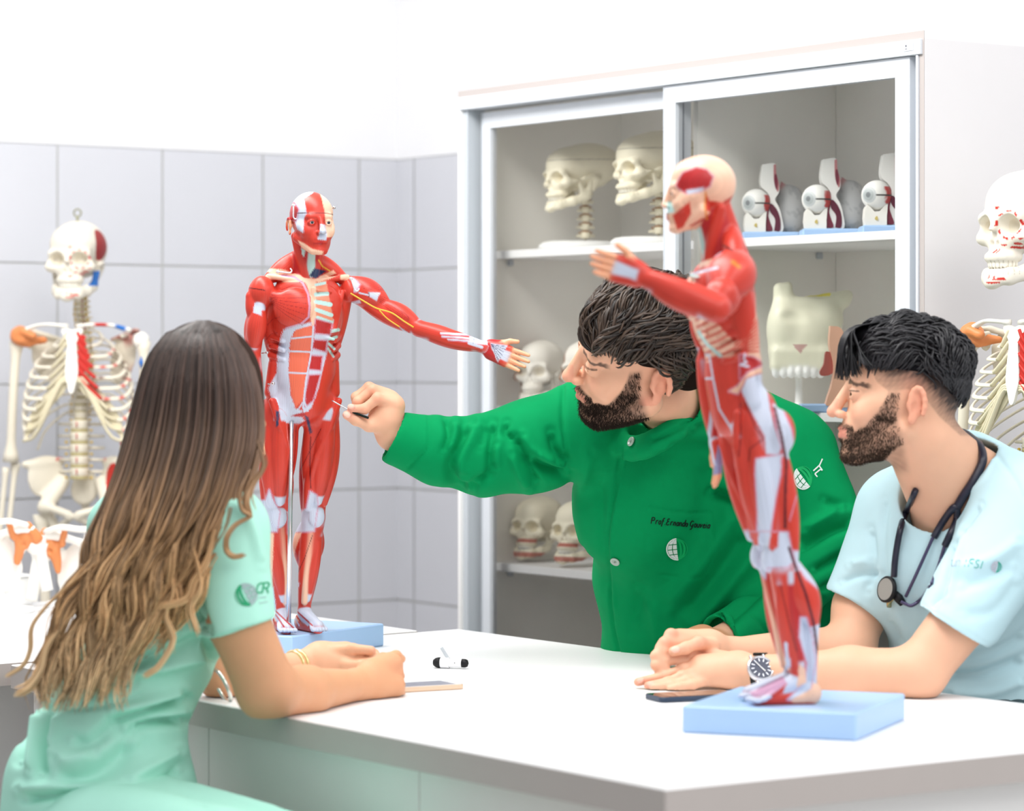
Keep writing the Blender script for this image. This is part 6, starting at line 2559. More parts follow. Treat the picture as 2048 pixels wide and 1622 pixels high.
body = solid('body', B, lo, hi, .0021, M_skin, teacher, paint=paintT)
eyeballs(body, RT, LT, ST, RT @ V(.1, -1, -.5), (.03, .018, .01))
stubble('beard', teacher, RT, LT, ST, hpT, 6500, (.026, .017, .013), M_beard, ln=.0075)


def regT(q, u):
    x, y, z = q
    if y < -.30:
        return z > .60 + .10 * u - .10 * (x > 0)
    if y < .12:
        return z > .34 * (1 - (y + .30) / .42) + .08 * u + .10 * (y < .1)
    return z > -.62 + .10 * u


def flowT(q):
    x, y, z = q
    if z > .35:
        return V(.55, -.95 + .5 * max(0, y), -.25)
    if y > .3:
        return V(.15 * x, .25, -1)
    return V(.1, .42, -.85)


scalp_hair('hair', teacher, RT, LT, ST, 3600, regT, flowT, lambda N: np.where(N[:, 2] > .3, .75, .42),
           lambda N: np.where(N[:, 2] > .2, .019, .010) * (1 + .25 * np.sin(N[:, 0] * 9 + N[:, 1] * 7)), .0019, (.012, .008, .006), (.085, .055, .038), M_hair, seed=5, wave=.10, K=10)
hv = xf([ell((0, .020, .044), (.079, .096, .080), k=.01, col=(.012, .008, .006)), ell((0, -.030, .082), (.058, .046, .028), k=.02, col=(.012, .008, .006)),
         ell((0, .070, -.012), (.064, .042, .052), k=.02, col=(.012, .008, .006)),
         rbox((0, -.12, -.04), (.14, .075, .088), rnd=.02, op='-', k=.012), rbox((0, -.02, -.068), (.14, .056, .080), rnd=.01, op='-', k=.01),
         rbox((0, .0, -.19), (.14, .2, .12), rnd=.01, op='-', k=.01)], RT, LT, ST)
solid('hair_volume', hv, LT - .16, LT + .16, .004, M_hairv, teacher)

# jacket
up_ = nrm(V(-.69, -.25, .72))
J = [cap(at(1350, 800, 5.42), at(1385, 870, 5.56), .080, .088, k=.012),
     rbox(at(1333, 812, 5.36) + up_ * .15, (.16, .16, .15), axes(up_), .004, op='-', k=.006),
     pc(800, 878, 5.405, .050, 880, 902, 5.42, .060, k=.02), pc(880, 902, 5.42, .060, 965, 912, 5.43, .071, k=.02),
     pc(965, 912, 5.43, .071, 1060, 892, 5.44, .080, k=.02), pc(1060, 892, 5.44, .080, 1160, 862, 5.46, .088, k=.03)]
dcu = nrm(at(770, 862, 5.40) - at(812, 882, 5.405))
J += cut_end(786, 870, 5.404, dcu, .042, depth=.06)
J += [pc(1590, 915, 5.68, .082, 1664, 1085, 5.60, .072, k=.02), pc(1664, 1090, 5.60, .072, 1560, 1215, 5.50, .055, k=.02),
      pc(1560, 1215, 5.50, .057, 1440, 1280, 5.385, .046, k=.02)]
dcu2 = nrm(at(1440, 1280, 5.38) - at(1500, 1250, 5.44))
J += [rbox(at(1443, 1279, 5.385) + dcu2 * .10, (.07, .07, .10), axes(dcu2), .002, op='-', k=.003),
      cap(at(1443, 1279, 5.385) + dcu2 * .02, at(1443, 1279, 5.385) + dcu2 * .0, .0315, .0315, op='-', k=.002)]
J += [pc(1180, 850, 5.47, .078, 1400, 835, 5.57, .085, k=.03), pc(1400, 835, 5.57, .085, 1575, 900, 5.68, .082, k=.03),
      pe(1420, 830, 5.66, (.10, .09, .08), k=.04),
      pe(1275, 985, 5.55, (.120, .125, .165), k=.05), pe(1490, 990, 5.64, (.150, .13, .175), k=.05),
      pe(1395, 1150, 5.655, (.198, .150, .19), k=.05), pe(1400, 1320, 5.69, (.190, .150, .15), k=.05), pe(1570, 1210, 5.72, (.105, .12, .15), k=.05),
      rbox(at(1400, 1320, 5.75) - V(0, 0, .19), (.4, .4, .1), rnd=.002, op='-', k=.01),
      # stand collar and neck opening
      ]
nk0, nk1 = at(1322, 770, 5.34), at(1385, 880, 5.56)
J += [cap(nk0 - (nk1 - nk0) * .3, nk0 + (nk1 - nk0) * .5, .0655, .064, op='-', k=.004)]
ring = [at(1408, 748, 5.56), at(1392, 790, 5.43), at(1352, 832, 5.345), at(1306, 860, 5.335), at(1264, 872, 5.372), at(1240, 850, 5.43), at(1262, 800, 5.50), at(1330, 756, 5.60), at(1408, 748, 5.56)]
rg = smooth_curve(np.array(ring), 17)
for i in range(16):
    J.append(cap(rg[i] - V(0, 0, .016), rg[i + 1] - V(0, 0, .016), .0150, .0150, k=.010, flat=.5, fdir=V(rg[i][0] - .285, rg[i][1] - 5.48, 0)))
    J.append(cap(rg[i] - V(0, 0, .030), rg[i + 1] - V(0, 0, .030), .011, .011, k=.020))
for o in J:
    if not callable(o.col):
        o.col = GREEN
ST_ = []


def z1(pts):
    return [(650 + x / 3.864, 740 + y / 3.864) for x, y in pts]


ST_ += [(z1([(800, 340), (806, 480), (780, 620), (630, 765)]), 3.2, -2.2),
        (z1([(940, 370), (955, 500), (915, 640)]), 7, -6), (z1([(1010, 400), (1010, 520), (960, 640)]), 8, 4),
        (z1([(1110, 420), (1040, 580), (970, 740), (1000, 890), (1120, 930)]), 12, -9), (z1([(1160, 400), (1110, 560), (1050, 700), (1080, 820)]), 11, 6),
        (z1([(1240, 420), (1200, 600)]), 7, -4), (z1([(1290, 400), (1280, 620), (1270, 800), (1160, 880)]), 9, -9), (z1([(1330, 560), (1320, 760)]), 9, 6),
        (z1([(1400, 400), (1385, 480), (1450, 545)]), 7, -6), (z1([(1470, 520), (1550, 720), (1640, 890)]), 8, -8), (z1([(1440, 640), (1500, 800), (1580, 920)]), 9, 5),
        (z1([(1580, 700), (1720, 770), (1890, 820)]), 12, -12), (z1([(1750, 480), (1780, 620), (1880, 715)]), 9, -8), (z1([(1620, 640), (1760, 720), (1880, 760)]), 8, 6),
        (z1([(1840, 110), (1838, 400), (1890, 800)]), 4, -3), (z1([(1530, 500), (1640, 640), (1780, 700)]), 8, 4),
        ([(1245, 895), (1230, 980), (1213, 1090), (1222, 1220), (1238, 1315)], 3.2, -2.6), ([(1252, 895), (1238, 980), (1221, 1090), (1230, 1220)], 4, 1.5),
        ([(1425, 985), (1465, 1000), (1498, 1040)], 10, -10), ([(1440, 970), (1490, 990), (1530, 1030)], 9, 6),
        ([(1500, 1060), (1440, 1150), (1370, 1240)], 22, -10), ([(1470, 1020), (1400, 1130), (1330, 1210)], 18, 6), ([(1560, 1120), (1480, 1210), (1400, 1290)], 20, -10),
        ([(1520, 1090), (1440, 1190), (1370, 1270)], 16, 6), ([(1280, 1180), (1270, 1250)], 14, -5), ([(1300, 1200), (1320, 1290)], 12, 4),
        ([(1600, 1090), (1660, 1060), (1712, 1040)], 11, -11), ([(1610, 1060), (1680, 1020)], 10, 6), ([(1630, 1140), (1690, 1110)], 10, -9), ([(1640, 1180), (1690, 1160)], 8, -6), ([(1650, 1000), (1690, 1010)], 8, -5),
        ([(1560, 1180), (1600, 1200), (1640, 1200)], 10, -7), ([(1500, 1222), (1524, 1250), (1545, 1285)], 3, -2.2),
        ([(1297, 1012), (1340, 1022), (1380, 1026), (1420, 1026)], 2.4, -2.0), ([(1421, 1026), (1424, 1118), (1402, 1155)], 2.2, -1.3), ([(1402, 1155), (1360, 1153), (1318, 1148)], 2.2, -1.3),
        ([(1297, 1014), (1293, 1100)], 2.2, -.8), ([(1180, 900), (1160, 1000), (1168, 1100)], 14, 4), ([(1200, 960), (1205, 1080), (1215, 1180)], 10, -3),
        ([(1390, 860), (1480, 850), (1560, 880)], 10, -5), ([(1330, 900), (1420, 900), (1520, 940)], 14, -4), ([(1415, 800), (1370, 850), (1300, 880)], 5, -4)]
jacket = solid('jacket', J, V(-.32, 5.15, .80), V(.72, 5.95, 1.45), .0036, M_green, teacher, relax=2,
               post=fold_post(ST_, gain=1.45, base=lambda P: .0012 * vnoise(P, 38, 11) + .0006 * vnoise(P, 90, 12)))
bj = bvh_of(jacket)
for (x, y) in ((1264, 884), (1231, 1122)):
    p = surf(bj, x, y, .0014)
    A = axes(surf_n(bj, x, y))
    mb = MB()
    mb.lathe(p, [(.0088, 0), (.0092, .0012), (.0086, .0028), (.0066, .0030), (.0058, .0018), (.0004, .0016)], 24, R=A)
    for a in range(4):
        an = a * pi / 2 + .7
        mb.tube([p + A @ V(.0022 * math.cos(an), .0022 * math.sin(an), .0018), p + A @ V(-.0022 * math.sin(an), .0022 * math.cos(an), .0030), p + A @ V(-.0022 * math.cos(an), -.0022 * math.sin(an), .0018)], [.0005] * 3, 5)
    mb.build('button', mat('pearl_button', rgb(170, 186, 174), 0.25, 0.6), jacket, smooth=True)
embroider('name_embroidery', jacket, bj, letters('Prof.Ernando Gouveia', 1302, 1047, 12.5, .085, .80, 1.9), M_blk)
cells, arcs = globe_marks(1354, 1098, 20, -.10)
embroider('emblem', jacket, bj, cells, M_wthr)
embroider('emblem_stripes', jacket, bj, arcs, M_gthr, lift=.0010)
cells, arcs = globe_marks(1606, 955, 22, -.75, sq=.8)
embroider('sleeve_emblem', jacket, bj, cells, M_wthr)
embroider('sleeve_stripes', jacket, bj, arcs, M_gthr, lift=.0010)
lt = []
for st in ([(1626, 942), (1638, 931), (1640, 927), (1644, 918)], [(1634, 954), (1629, 948), (1640, 939), (1644, 941)], [(1637, 931), (1644, 941)]):
    lt += stroke_quads(st, 2.6)
embroider('sleeve_lettering', jacket, bj, lt, M_wthr)
# trousers and shoes behind the bench
tr = [cap(V(fb[0] - .10, fb[1] + .02, .78), V(fb[0] - .11, fb[1] + .04, .10), .105, .068, k=.02), cap(V(fb[0] + .10, fb[1] + .02, .78), V(fb[0] + .12, fb[1] + .04, .10), .105, .068, k=.02),
      ell(V(fb[0], fb[1] - .02, .80), (.16, .12, .10), k=.03)]
solid('trousers', tr, V(fb[0] - .3, fb[1] - .25, .0), V(fb[0] + .3, fb[1] + .3, 1.0), .012, M_dark, teacher)
for sx in (-.11, .12):
    solid('shoe', [cap(V(fb[0] + sx, fb[1] + .05, .045), V(fb[0] + sx, fb[1] - .16, .035), .045, .036, k=.02)], V(fb[0] + sx - .07, fb[1] - .24, 0.0), V(fb[0] + sx + .07, fb[1] + .14, .12), .006, M_shoe, teacher)

# thin pointer held in the right hand
pt = thing('pointer_stick', 'thin grey metal pointer held between thumb and forefinger', 'pointer', at(733, 834, 5.372))
wire(pt, 'rod', [at(664, 801, 5.385), at(700, 821, 5.372), at(733, 833, 5.366)], .0011, M_chrome)
wire(pt, 'grip', [at(703, 823, 5.371), at(718, 829, 5.368), at(737, 836, 5.364)], .0021, M_blk)
# ---------------------------------------------------------------- dark haired student with the stethoscope
SKIN2 = rgb(228, 178, 148)[:3]
M_aqua = mat('pale_aqua_scrub_cotton', rgb(190, 222, 230), 0.8, 0.12, noise=0.02, nscale=60, bump=0.15, bscale=1500)
RM = rotz(math.radians(-91)) @ rotx(-.08)
LM = at(1803, 795, 5.0)
SM = 1.0
ms = isl(.74, 1.34)
man = thing('person', 'dark haired bearded student in pale blue scrubs leaning on clasped hands', 'person', (ms[0], ms[1], 0))
hpM = head_prims(SKIN2, nose=.6, jaw=1.0, lipcol=rgb(214, 146, 124)[:3], open_eye=.0050, smile=.004)
B = xf(hpM, RM, LM, SM)
B += [pc(1842, 880, 5.0, .060, 1905, 1010, 5.07, .070, k=.025, col=SKIN2), pc(1880, 900, 5.02, .045, 1985, 985, 5.08, .060, k=.03, col=SKIN2),
      pc(1920, 1040, 5.10, .075, 1985, 1420, 5.24, .085, k=.03, col=SKIN2),
      pc(2035, 1060, 4.96, .038, 1935, 1222, 4.875, .044, k=.02, col=SKIN2), pc(1932, 1226, 4.873, .048, 1838, 1345, 4.85, .043, k=.02, col=SKIN2),
      pc(1838, 1347, 4.85, .041, 1700, 1345, 4.88, .040, k=.02, col=SKIN2), pc(1700, 1345, 4.88, .040, 1520, 1344, 4.94, .0275, k=.02, col=SKIN2),
      pc(1800, 1060, 5.20, .045, 1722, 1215, 5.17, .046, k=.03, col=SKIN2), pc(1722, 1215, 5.17, .046, 1700, 1296, 5.13, .042, k=.02, col=SKIN2),
      pc(1700, 1300, 5.13, .041, 1600, 1300, 5.11, .036, k=.02, col=SKIN2), pc(1600, 1300, 5.11, .036, 1460, 1308, 5.07, .0265, k=.02, col=SKIN2)]
# near hand lying flat, fingers stretched to the left
B += [pc(1520, 1344, 4.94, .027, 1475, 1343, 4.965, .030, k=.012, col=SKIN2, flat=.8, fdir=(.1, -1, .3)),
      pc(1480, 1332, 4.97, .024, 1400, 1330, 4.99, .018, k=.014, col=SKIN2), pc(1480, 1352, 4.96, .022, 1400, 1352, 4.97, .016, k=.014, col=SKIN2),
      pc(1470, 1342, 4.965, .026, 1410, 1342, 4.98, .020, k=.014, col=SKIN2)]
finger(B, [(1402, 1328, 4.99), (1368, 1338, 4.985), (1330, 1352, 4.98), (1276, 1364, 4.975)], .0100, SKIN2)
finger(B, [(1402, 1342, 4.975), (1365, 1352, 4.965), (1335, 1364, 4.96), (1296, 1371, 4.96)], .0098, SKIN2)
finger(B, [(1405, 1354, 4.965), (1375, 1362, 4.955), (1345, 1370, 4.95), (1306, 1375, 4.95)], .0090, SKIN2)
finger(B, [(1412, 1362, 4.96), (1385, 1370, 4.945), (1360, 1374, 4.94), (1340, 1378, 4.94)], .0082, SKIN2)
finger(B, [(1470, 1318, 4.99), (1420, 1308, 5.01), (1385, 1318, 5.02)], .0110, SKIN2)
nail(B, at(1281, 1361, 4.966), (-1, 0, -.2), (0, -1, .6), .009)
nail(B, at(1301, 1368, 4.951), (-1, 0, -.1), (0, -1, .6), .009)
# far hand closed over it
B += [pc(1460, 1306, 5.07, .026, 1415, 1300, 5.05, .030, k=.012, col=SKIN2), pc(1420, 1290, 5.05, .026, 1360, 1284, 5.03, .022, k=.014, col=SKIN2),
      pc(1420, 1312, 5.04, .024, 1370, 1318, 5.02, .020, k=.014, col=SKIN2)]
finger(B, [(1380, 1275, 5.04), (1342, 1270, 5.015), (1322, 1296, 5.00), (1338, 1316, 4.995)], .0112, SKIN2)
finger(B, [(1372, 1288, 5.02), (1330, 1286, 5.00), (1312, 1312, 4.99), (1330, 1334, 4.985)], .0108, SKIN2)
finger(B, [(1368, 1304, 5.01), (1326, 1304, 4.995), (1312, 1330, 4.985), (1330, 1348, 4.985)], .0102, SKIN2)
finger(B, [(1366, 1318, 5.00), (1330, 1322, 4.99), (1318, 1344, 4.985)], .0092, SKIN2)
finger(B, [(1425, 1292, 5.02), (1398, 1286, 4.995), (1372, 1296, 4.985), (1347, 1303, 4.98)], .0122, SKIN2)
nail(B, at(1351, 1299, 4.969), (-1, 0, -.2), (0, -1, .5), .011)


def fadeM(q, c):
    top = sstep(.050, .075, q[:, 2] + .25 * np.maximum(0, -.02 - q[:, 1]) * 0)
    # close cut sides that thin out towards the ear, the temple and the nape
    zl = np.interp(q[:, 1], [-.09, -.065, -.05, -.03, 0, .03, .06, .10], [.075, .050, .020, .006, .012, .000, -.030, -.058])
    w = sstep(0, .060, q[:, 2] - zl) * .85 + .32 * sstep(0, .006, q[:, 2] - zl)
    w *= (q[:, 1] > -.072)
    ear = (np.abs(q[:, 0]) > .0745) & (np.abs(q[:, 1] - .016) < .030) & (np.abs(q[:, 2] + .008) < .038)
    w = np.where(ear, 0, w)
    w = w * (1 + .22 * vnoise(q, 700, 4))
    return mixc(c, rgb(40, 36, 38), np.clip(w, 0, .95))


def paintM(P, c, nj, tags):
    c = face_paint(P, c, RM, LM, SM, beard=.50, hairc=rgb(46, 34, 30)[:3], fade=fadeM)
    for (x, y, D) in ((1342, 1270, 5.015), (1330, 1286, 5.0), (1276, 1364, 4.975), (1296, 1371, 4.96), (1398, 1286, 4.995), (1838, 1370, 4.84)):
        w = np.exp(-(np.linalg.norm(P - at(x, y, D), axis=1) / .014) ** 2)
        c = mixc(c, rgb(226, 142, 120), .5 * w)
    return c


bodyM = solid('body', B, V(.20, 4.70, TAB + .001), V(1.0, 5.40, 1.52), .0021, M_skin, man, paint=paintM)
eyeballs(bodyM, RM, LM, SM, RM @ V(.15, -1, -.1), (.03, .018, .01))
stubble('beard', man, RM, LM, SM, hpM, 6500, (.060, .040, .029), M_beard, ln=.006, seed=8)
HB = (.009, .009, .011)


def regM(q, u):
    x, y, z = q
    if y < -.45:
        return z > .55 + .08 * u
    return z > .33 - .50 * max(0, y) + .14 * u


def flowM(q):
    x, y, z = q
    h = math.sin(x * 127.1 + y * 311.7 + z * 74.7) * 43758.5
    h -= math.floor(h)
    y = y + (h - .5) * .55 if y > 0 else y
    if y < -.1:
        return V(.35 * x, -1, -.35 + (-.9 if y < -.6 else 0))
    if y < .25:
        return V(.6 * x + .1, -.9, .1 + .25 * math.sin(6 * x))
    return V(.2 * x, .45, -1)


scalp_hair('hair', man, RM, LM, SM, 3200, regM, flowM, lambda N: np.where(N[:, 1] > .25, .34, .55),
           lambda N: (.006 + .019 * sstep(.25, .75, N[:, 2])) * (1 + .2 * np.sin(N[:, 1] * 14) * (N[:, 1] < .2)), .0019, HB, (.030, .029, .033), M_hair, seed=9, wave=.08, K=9)
# fringe locks falling over the forehead
rs = np.random.RandomState(4)
pth, rd, cl = [], [], []
for i in range(150):
    u = rs.rand()
    x0 = -.03 + .085 * rs.rand()
    tipz = rs.choice([.030, .045, .060], p=[.3, .3, .4]) + .012 * rs.rand()
    clump = rs.choice([0, 1, 2])
    yt = [-.104, -.086, -.070][clump] + .006 * rs.normal()
    tz = [.020, .026, .042][clump] + .008 * rs.rand()
    P = smooth_curve(np.array([(x0 * .8, -.050, .122), (x0, -.092, .108), (x0 * 1.1 + .004, -.108 + .012 * clump, .078), (x0 * .9 + .012 + .012 * clump, yt, tz)]), 10)
    pth.append((P * SM) @ RM.T + LM)
    rd.append(.0019 * np.sin(pi * (np.linspace(0, 1, 10) * .9 + .07)) ** .6)
    cl.append(np.tile(np.array(HB) * rs.uniform(.7, 2.2), (10, 1)))
strands('fringe', pth, rd, cl, M_hair, man)
hv = xf([ell((0, .010, .060), (.076, .092, .072), k=.01, col=HB), ell((0, -.040, .096), (.056, .056, .026), k=.02, col=HB),
         ell((0, .045, .035), (.070, .062, .06), k=.02, col=HB),
         rbox((0, -.10, -.05), (.14, .050, .115), rnd=.01, op='-', k=.012), rbox((0, .0, -.100), (.14, .062, .135), rnd=.01, op='-', k=.02),
         rbox((0, .0, -.13), (.14, .2, .13), rnd=.01, op='-', k=.02)], RM, LM, SM)
solid('hair_volume', hv, LM - .16, LM + .16, .004, M_hairv, man)

# scrub top
AQ = (1, 1, 1)
J = [pc(2040, 1040, 4.97, .086, 1905, 1262, 4.865, .068, k=.02)]
p_h = at(1910, 1255, 4.865)
dh = nrm(at(1838, 1345, 4.85) - at(1925, 1225, 4.87))
hemN = nrm(V(-.52, .05, -.85))
J += [rbox(p_h + hemN * .10, (.12, .14, .10), axes(hemN), .002, op='-', k=.003), cap(p_h + hemN * .03, p_h - dh * -.004, .0585, .0570, op='-', k=.002)]
J += [pc(1795, 1035, 5.20, .072, 1712, 1210, 5.17, .060, k=.02)]
p_f = at(1712, 1203, 5.17)
hemF = nrm(V(-.38, .0, -.92))
J += [rbox(p_f + hemF * .10, (.12, .12, .10), axes(hemF), .002, op='-', k=.003), cap(p_f + hemF * .03, p_f, .050, .049, op='-', k=.002)]
J += [pc(1800, 1015, 5.18, .070, 1930, 960, 5.12, .078, k=.03), pc(1930, 960, 5.12, .078, 2045, 1010, 5.00, .082, k=.03),
      pe(1915, 1130, 5.12, (.150, .13, .17), k=.05), pe(2010, 1100, 5.12, (.13, .15, .15), k=.05),
      pe(1960, 1300, 5.17, (.150, .135, .16), k=.05), pe(2010, 1420, 5.22, (.17, .15, .15), k=.05),
      rbox(at(2000, 1420, 5.2) - V(0, 0, .23), (.5, .5, .1), rnd=.002, op='-', k=.01),
      cap(at(1850, 900, 5.0), at(1890, 1000, 5.06), .0760, .0745, op='-', k=.006), cap(at(1890, 900, 5.0), at(1960, 955, 5.08), .060, .058, op='-', k=.006),
      ell(at(1845, 990, 5.0), (.055, .075, .042), roty(.3), op='-', k=.006)]
SM_ = [([(1990, 905), (2030, 960), (2048, 1000)], 5, -2), ([(1770, 1000), (1765, 1080), (1770, 1180)], 8, -4), ([(1800, 1090), (1790, 1180), (1800, 1260)], 16, 3),
       ([(1905, 1090), (1890, 1170), (1860, 1215)], 9, -9), ([(1925, 1060), (1912, 1120), (1890, 1190)], 10, 6), ([(1960, 1010), (1930, 1050), (1908, 1100)], 8, -5),
       ([(1920, 1170), (1960, 1160), (2030, 1130)], 14, -5), ([(1900, 1140), (1980, 1120), (2040, 1080)], 12, 4), ([(1925, 1230), (1990, 1220), (2040, 1160)], 12, -3),
       ([(1680, 1165), (1720, 1150), (1755, 1150)], 7, -5), ([(1700, 1130), (1740, 1120)], 8, 4), ([(1740, 1060), (1745, 1120), (1735, 1180)], 8, -5),
       ([(1890, 1355), (1960, 1350), (2048, 1320)], 12, -8), ([(1900, 1385), (1980, 1385), (2048, 1360)], 10, 6), ([(1920, 1320), (2000, 1300), (2048, 1270)], 12, -5),
       ([(1840, 1205), (1905, 1246), (1975, 1288)], 3, -1.2), ([(1820, 1000), (1832, 1020), (1870, 1026), (1920, 1000), (1965, 960), (1990, 915)], 4, 2.0),
       ([(1780, 1240), (1800, 1290)], 9, -5)]
shirt = solid('scrub_top', J, V(.50, 4.70, .82), V(1.25, 5.50, 1.34), .0036, M_aqua, man, relax=2,
              post=fold_post(SM_, gain=1.2, base=lambda P: .0010 * vnoise(P, 34, 21) + .0005 * vnoise(P, 80, 22)))
bs = bvh_of(shirt)
M_teal = mat('teal_thread', rgb(70, 168, 150), 0.6, 0.2)
M_tealp = mat('pale_teal_thread', rgb(112, 184, 174), 0.6, 0.2)
M_greyt = mat('pale_grey_thread', rgb(178, 188, 200), 0.6, 0.2)
embroider('sleeve_lettering', shirt, bs, letters('UN', 1902, 1132, 12, .05, .95, 1.6), M_greyt)
embroider('sleeve_lettering', shirt, bs, letters('I', 1927, 1133, 13, .06, .95, 1.8) + letters('FSI', 1936, 1133, 15, .16, .95, 2.0), M_tealp)
cells, arcs = globe_marks(1993, 1134, 10.5, .22)
embroider('sleeve_emblem', shirt, bs, cells, mat('grey_thread', rgb(190, 192, 204), 0.6, 0.2))
embroider('emblem_stripes', shirt, bs, arcs, M_teal)
# trousers and high stool out of sight behind the bench
M_aquaT = M_aqua
k1, k2 = isl(.74, 1.15), isl(1.02, 1.15)
tr = [cap(V(ms[0] - .09, ms[1], .70), V(k1[0], k1[1], .68), .095, .07, k=.03), cap(V(ms[0] + .08, ms[1] + .03, .70), V(k2[0], k2[1], .68), .095, .07, k=.03),
      cap(V(k1[0], k1[1], .68), V(k1[0] + .05, k1[1] + .04, .16), .066, .05, k=.02), cap(V(k2[0], k2[1], .68), V(k2[0] + .05, k2[1] + .04, .16), .066, .05, k=.02),
      ell(V(ms[0], ms[1], .74), (.17, .14, .11), k=.04)]
solid('trousers', tr, V(.4, 4.7, .06), V(1.2, 5.7, .95), .012, M_aqua, man)
for kk in (k1, k2):
    solid('shoe', [cap(V(kk[0] + .06, kk[1] + .05, .06), V(kk[0] - .04, kk[1] - .06, .05), .045, .035, k=.02)], V(kk[0] - .15, kk[1] - .2, .0), V(kk[0] + .2, kk[1] + .2, .16), .006, M_shoe, man)


M_wood = mat('dark_stained_wood', rgb(104, 74, 56), 0.45, 0.4, noise=0.25, nscale=14, stretch=(1, 1, 8))


def stool(p, h, label, yaw=0.0, m=None):
    t = thing('stool', label, 'stool', (p[0], p[1], 0))
    mb = MB()
    mb.lathe(V(p[0], p[1], h - .035), [(.150, 0), (.165, .006), (.168, .018), (.160, .030), (.12, .034), (.01, .035)], 32)
    mb.build('seat', m or M_wood, t, smooth=True)
    for i in range(4):
        a = yaw + pi / 4 + i * pi / 2
        d = V(math.cos(a), math.sin(a), 0)
        mb = MB()
        mb.tube([V(p[0], p[1], h - .03) + d * .11, V(p[0], p[1], 0.0) + d * .17], [.015, .014], 10)
        mb.build('leg', m or M_wood, t, smooth=True)
    mb = MB()
    P = [V(p[0], p[1], h * .35) + V(math.cos(a), math.sin(a), 0) * .168 for a in np.linspace(0, 2 * pi, 33)]
    mb.tube(P, [.008] * 33, 8, cap=False)
    mb.build('foot_ring', m or M_wood, t, smooth=True)
    return t


stool(ms, .615, 'stool behind the bench under the student with the stethoscope')

# ---- wrist watch on his near wrist
wc = at(1521, 1338, 4.905)
wt = thing('wrist_watch', 'steel wrist watch with dark dial and black strap on the near wrist of the student', 'watch', wc)
wn = nrm(V(.16, -.80, .58))
A = axes(wn, (1, 0, .25))
M_steel = mat('brushed_steel', rgb(214, 216, 222), 0.22, 0.6, metal=0.85)
M_dial = mat('dark_grey_dial', rgb(66, 70, 88), 0.3, 0.5)
M_rub = mat('black_rubber', rgb(16, 17, 20), 0.55, 0.4)
mb = MB()
mb.lathe(wc, [(.0195, -.004), (.0225, -.003), (.0232, .002), (.0222, .0048), (.0200, .0060), (.0190, .0050), (.0185, .0044), (.0002, .0042)], 40, R=A)
mb.box(wc + A @ V(.0245, -.000, .001), (.004, .005, .005), A, .001)
for sx in (-1, 1):
    for sy in (-1, 1):
        mb.box(wc + A @ V(sx * .011, sy * .022, -.001), (.004, .010, .005), A, .001)
mb.build('case', M_steel, wt, smooth=False)
mb = MB()
mb.lathe(wc + wn * .0044, [(.0186, 0), (.0186, .0003), (.0002, .0004)], 40, R=A)
dial = mb.build('dial', M_dial, wt)
mb = MB()
for i in range(12):
    a = i * pi / 6
    mb.box(wc + A @ V(.0142 * math.sin(a), .0142 * math.cos(a), .0052), (.0013, .0055, .0004), A @ rotz(-a))
mb.build('hour_mark', M_steel, dial)
for ln, a, w in ((.009, 2.55, .0018), (.0135, -.55, .0014)):
    mb = MB()
    mb.box(wc + A @ (rotz(-a) @ V(0, ln / 2, .0058)), (w, ln, .0005), A @ rotz(-a))
    mb.build('hand', mat('white_lume', rgb(240, 240, 240), .4, .4), dial)
mb = MB()
ctr = at(1521, 1344, 4.938)
R_ = .0290
wx = nrm(at(1560, 1344, 4.93) - at(1490, 1344, 4.95))
u1 = nrm(wn - wx * (wn @ wx))
u2 = np.cross(wx, u1)
P = [ctr + u1 * math.cos(a) * R_ + u2 * math.sin(a) * R_ for a in np.linspace(.62, 2 * pi - .62, 30)]
vs, fs = [], []
for i, p in enumerate(P):
    rdl = nrm(p - ctr)
    for (sx, dr) in ((-1, 0), (1, 0), (1, .0028), (-1, .0028)):
        vs.append(p + wx * sx * .0100 + rdl * dr)
for i in range(len(P) - 1):
    for j in range(4):
        fs.append((i * 4 + j, i * 4 + (j + 1) % 4, (i + 1) * 4 + (j + 1) % 4, (i + 1) * 4 + j))
fs += [(0, 3, 2, 1), tuple((len(P) - 1) * 4 + j for j in range(4))]
mb.add(vs, fs)
mb.build('strap', M_rub, wt, smooth=False)

# ---- stethoscope hanging round his neck
stt = thing('stethoscope', 'black stethoscope hanging round the neck of the student in pale blue', 'stethoscope', surf(bs, 1790, 1180, .01, 4.95))
M_tube = mat('dark_navy_rubber', rgb(34, 34, 50), 0.32, 0.5)
M_bin = mat('plum_coated_metal', rgb(78, 72, 104), 0.28, 0.6, metal=0.4)
M_brass = mat('antique_brass', rgb(176, 164, 116), 0.25, 0.6, metal=0.9)
bb = bvh_of(bodyM)


def lay(pts, r, lift=None):
    out = []
    for x, y in pts:
        q = surf([bs, bb], x, y, 0.0, 5.0)
        out.append(q + V(0, -1, .15) * (r if lift is None else lift))
    return out


P = lay([(1952, 905), (1964, 916), (1960, 934), (1944, 965), (1926, 992), (1912, 1016)], .0085)
P = [at(1868, 900, 5.16), at(1890, 872, 5.14), at(1920, 864, 5.10), at(1944, 878, 5.06), at(1960, 893, 5.02)] + P[1:]
wire(stt, 'tube', P, .0075, M_tube)
yp = lay([(1911, 1014), (1902, 1020), (1884, 1045), (1866, 1076)], .009)
wire(stt, 'tube', yp, .0062, M_tube)
yp = lay([(1912, 1016), (1912, 1040), (1900, 1068), (1888, 1093)], .009)
wire(stt, 'tube', yp, .0062, M_tube)
wire(stt, 'ear_tube', lay([(1866, 1072), (1848, 1112), (1828, 1156), (1810, 1194)], .010), .0028, M_bin)
wire(stt, 'ear_tube', lay([(1888, 1090), (1876, 1130), (1860, 1170), (1842, 1197), (1822, 1212), (1808, 1208), (1800, 1204)], .012), .0030, M_bin)
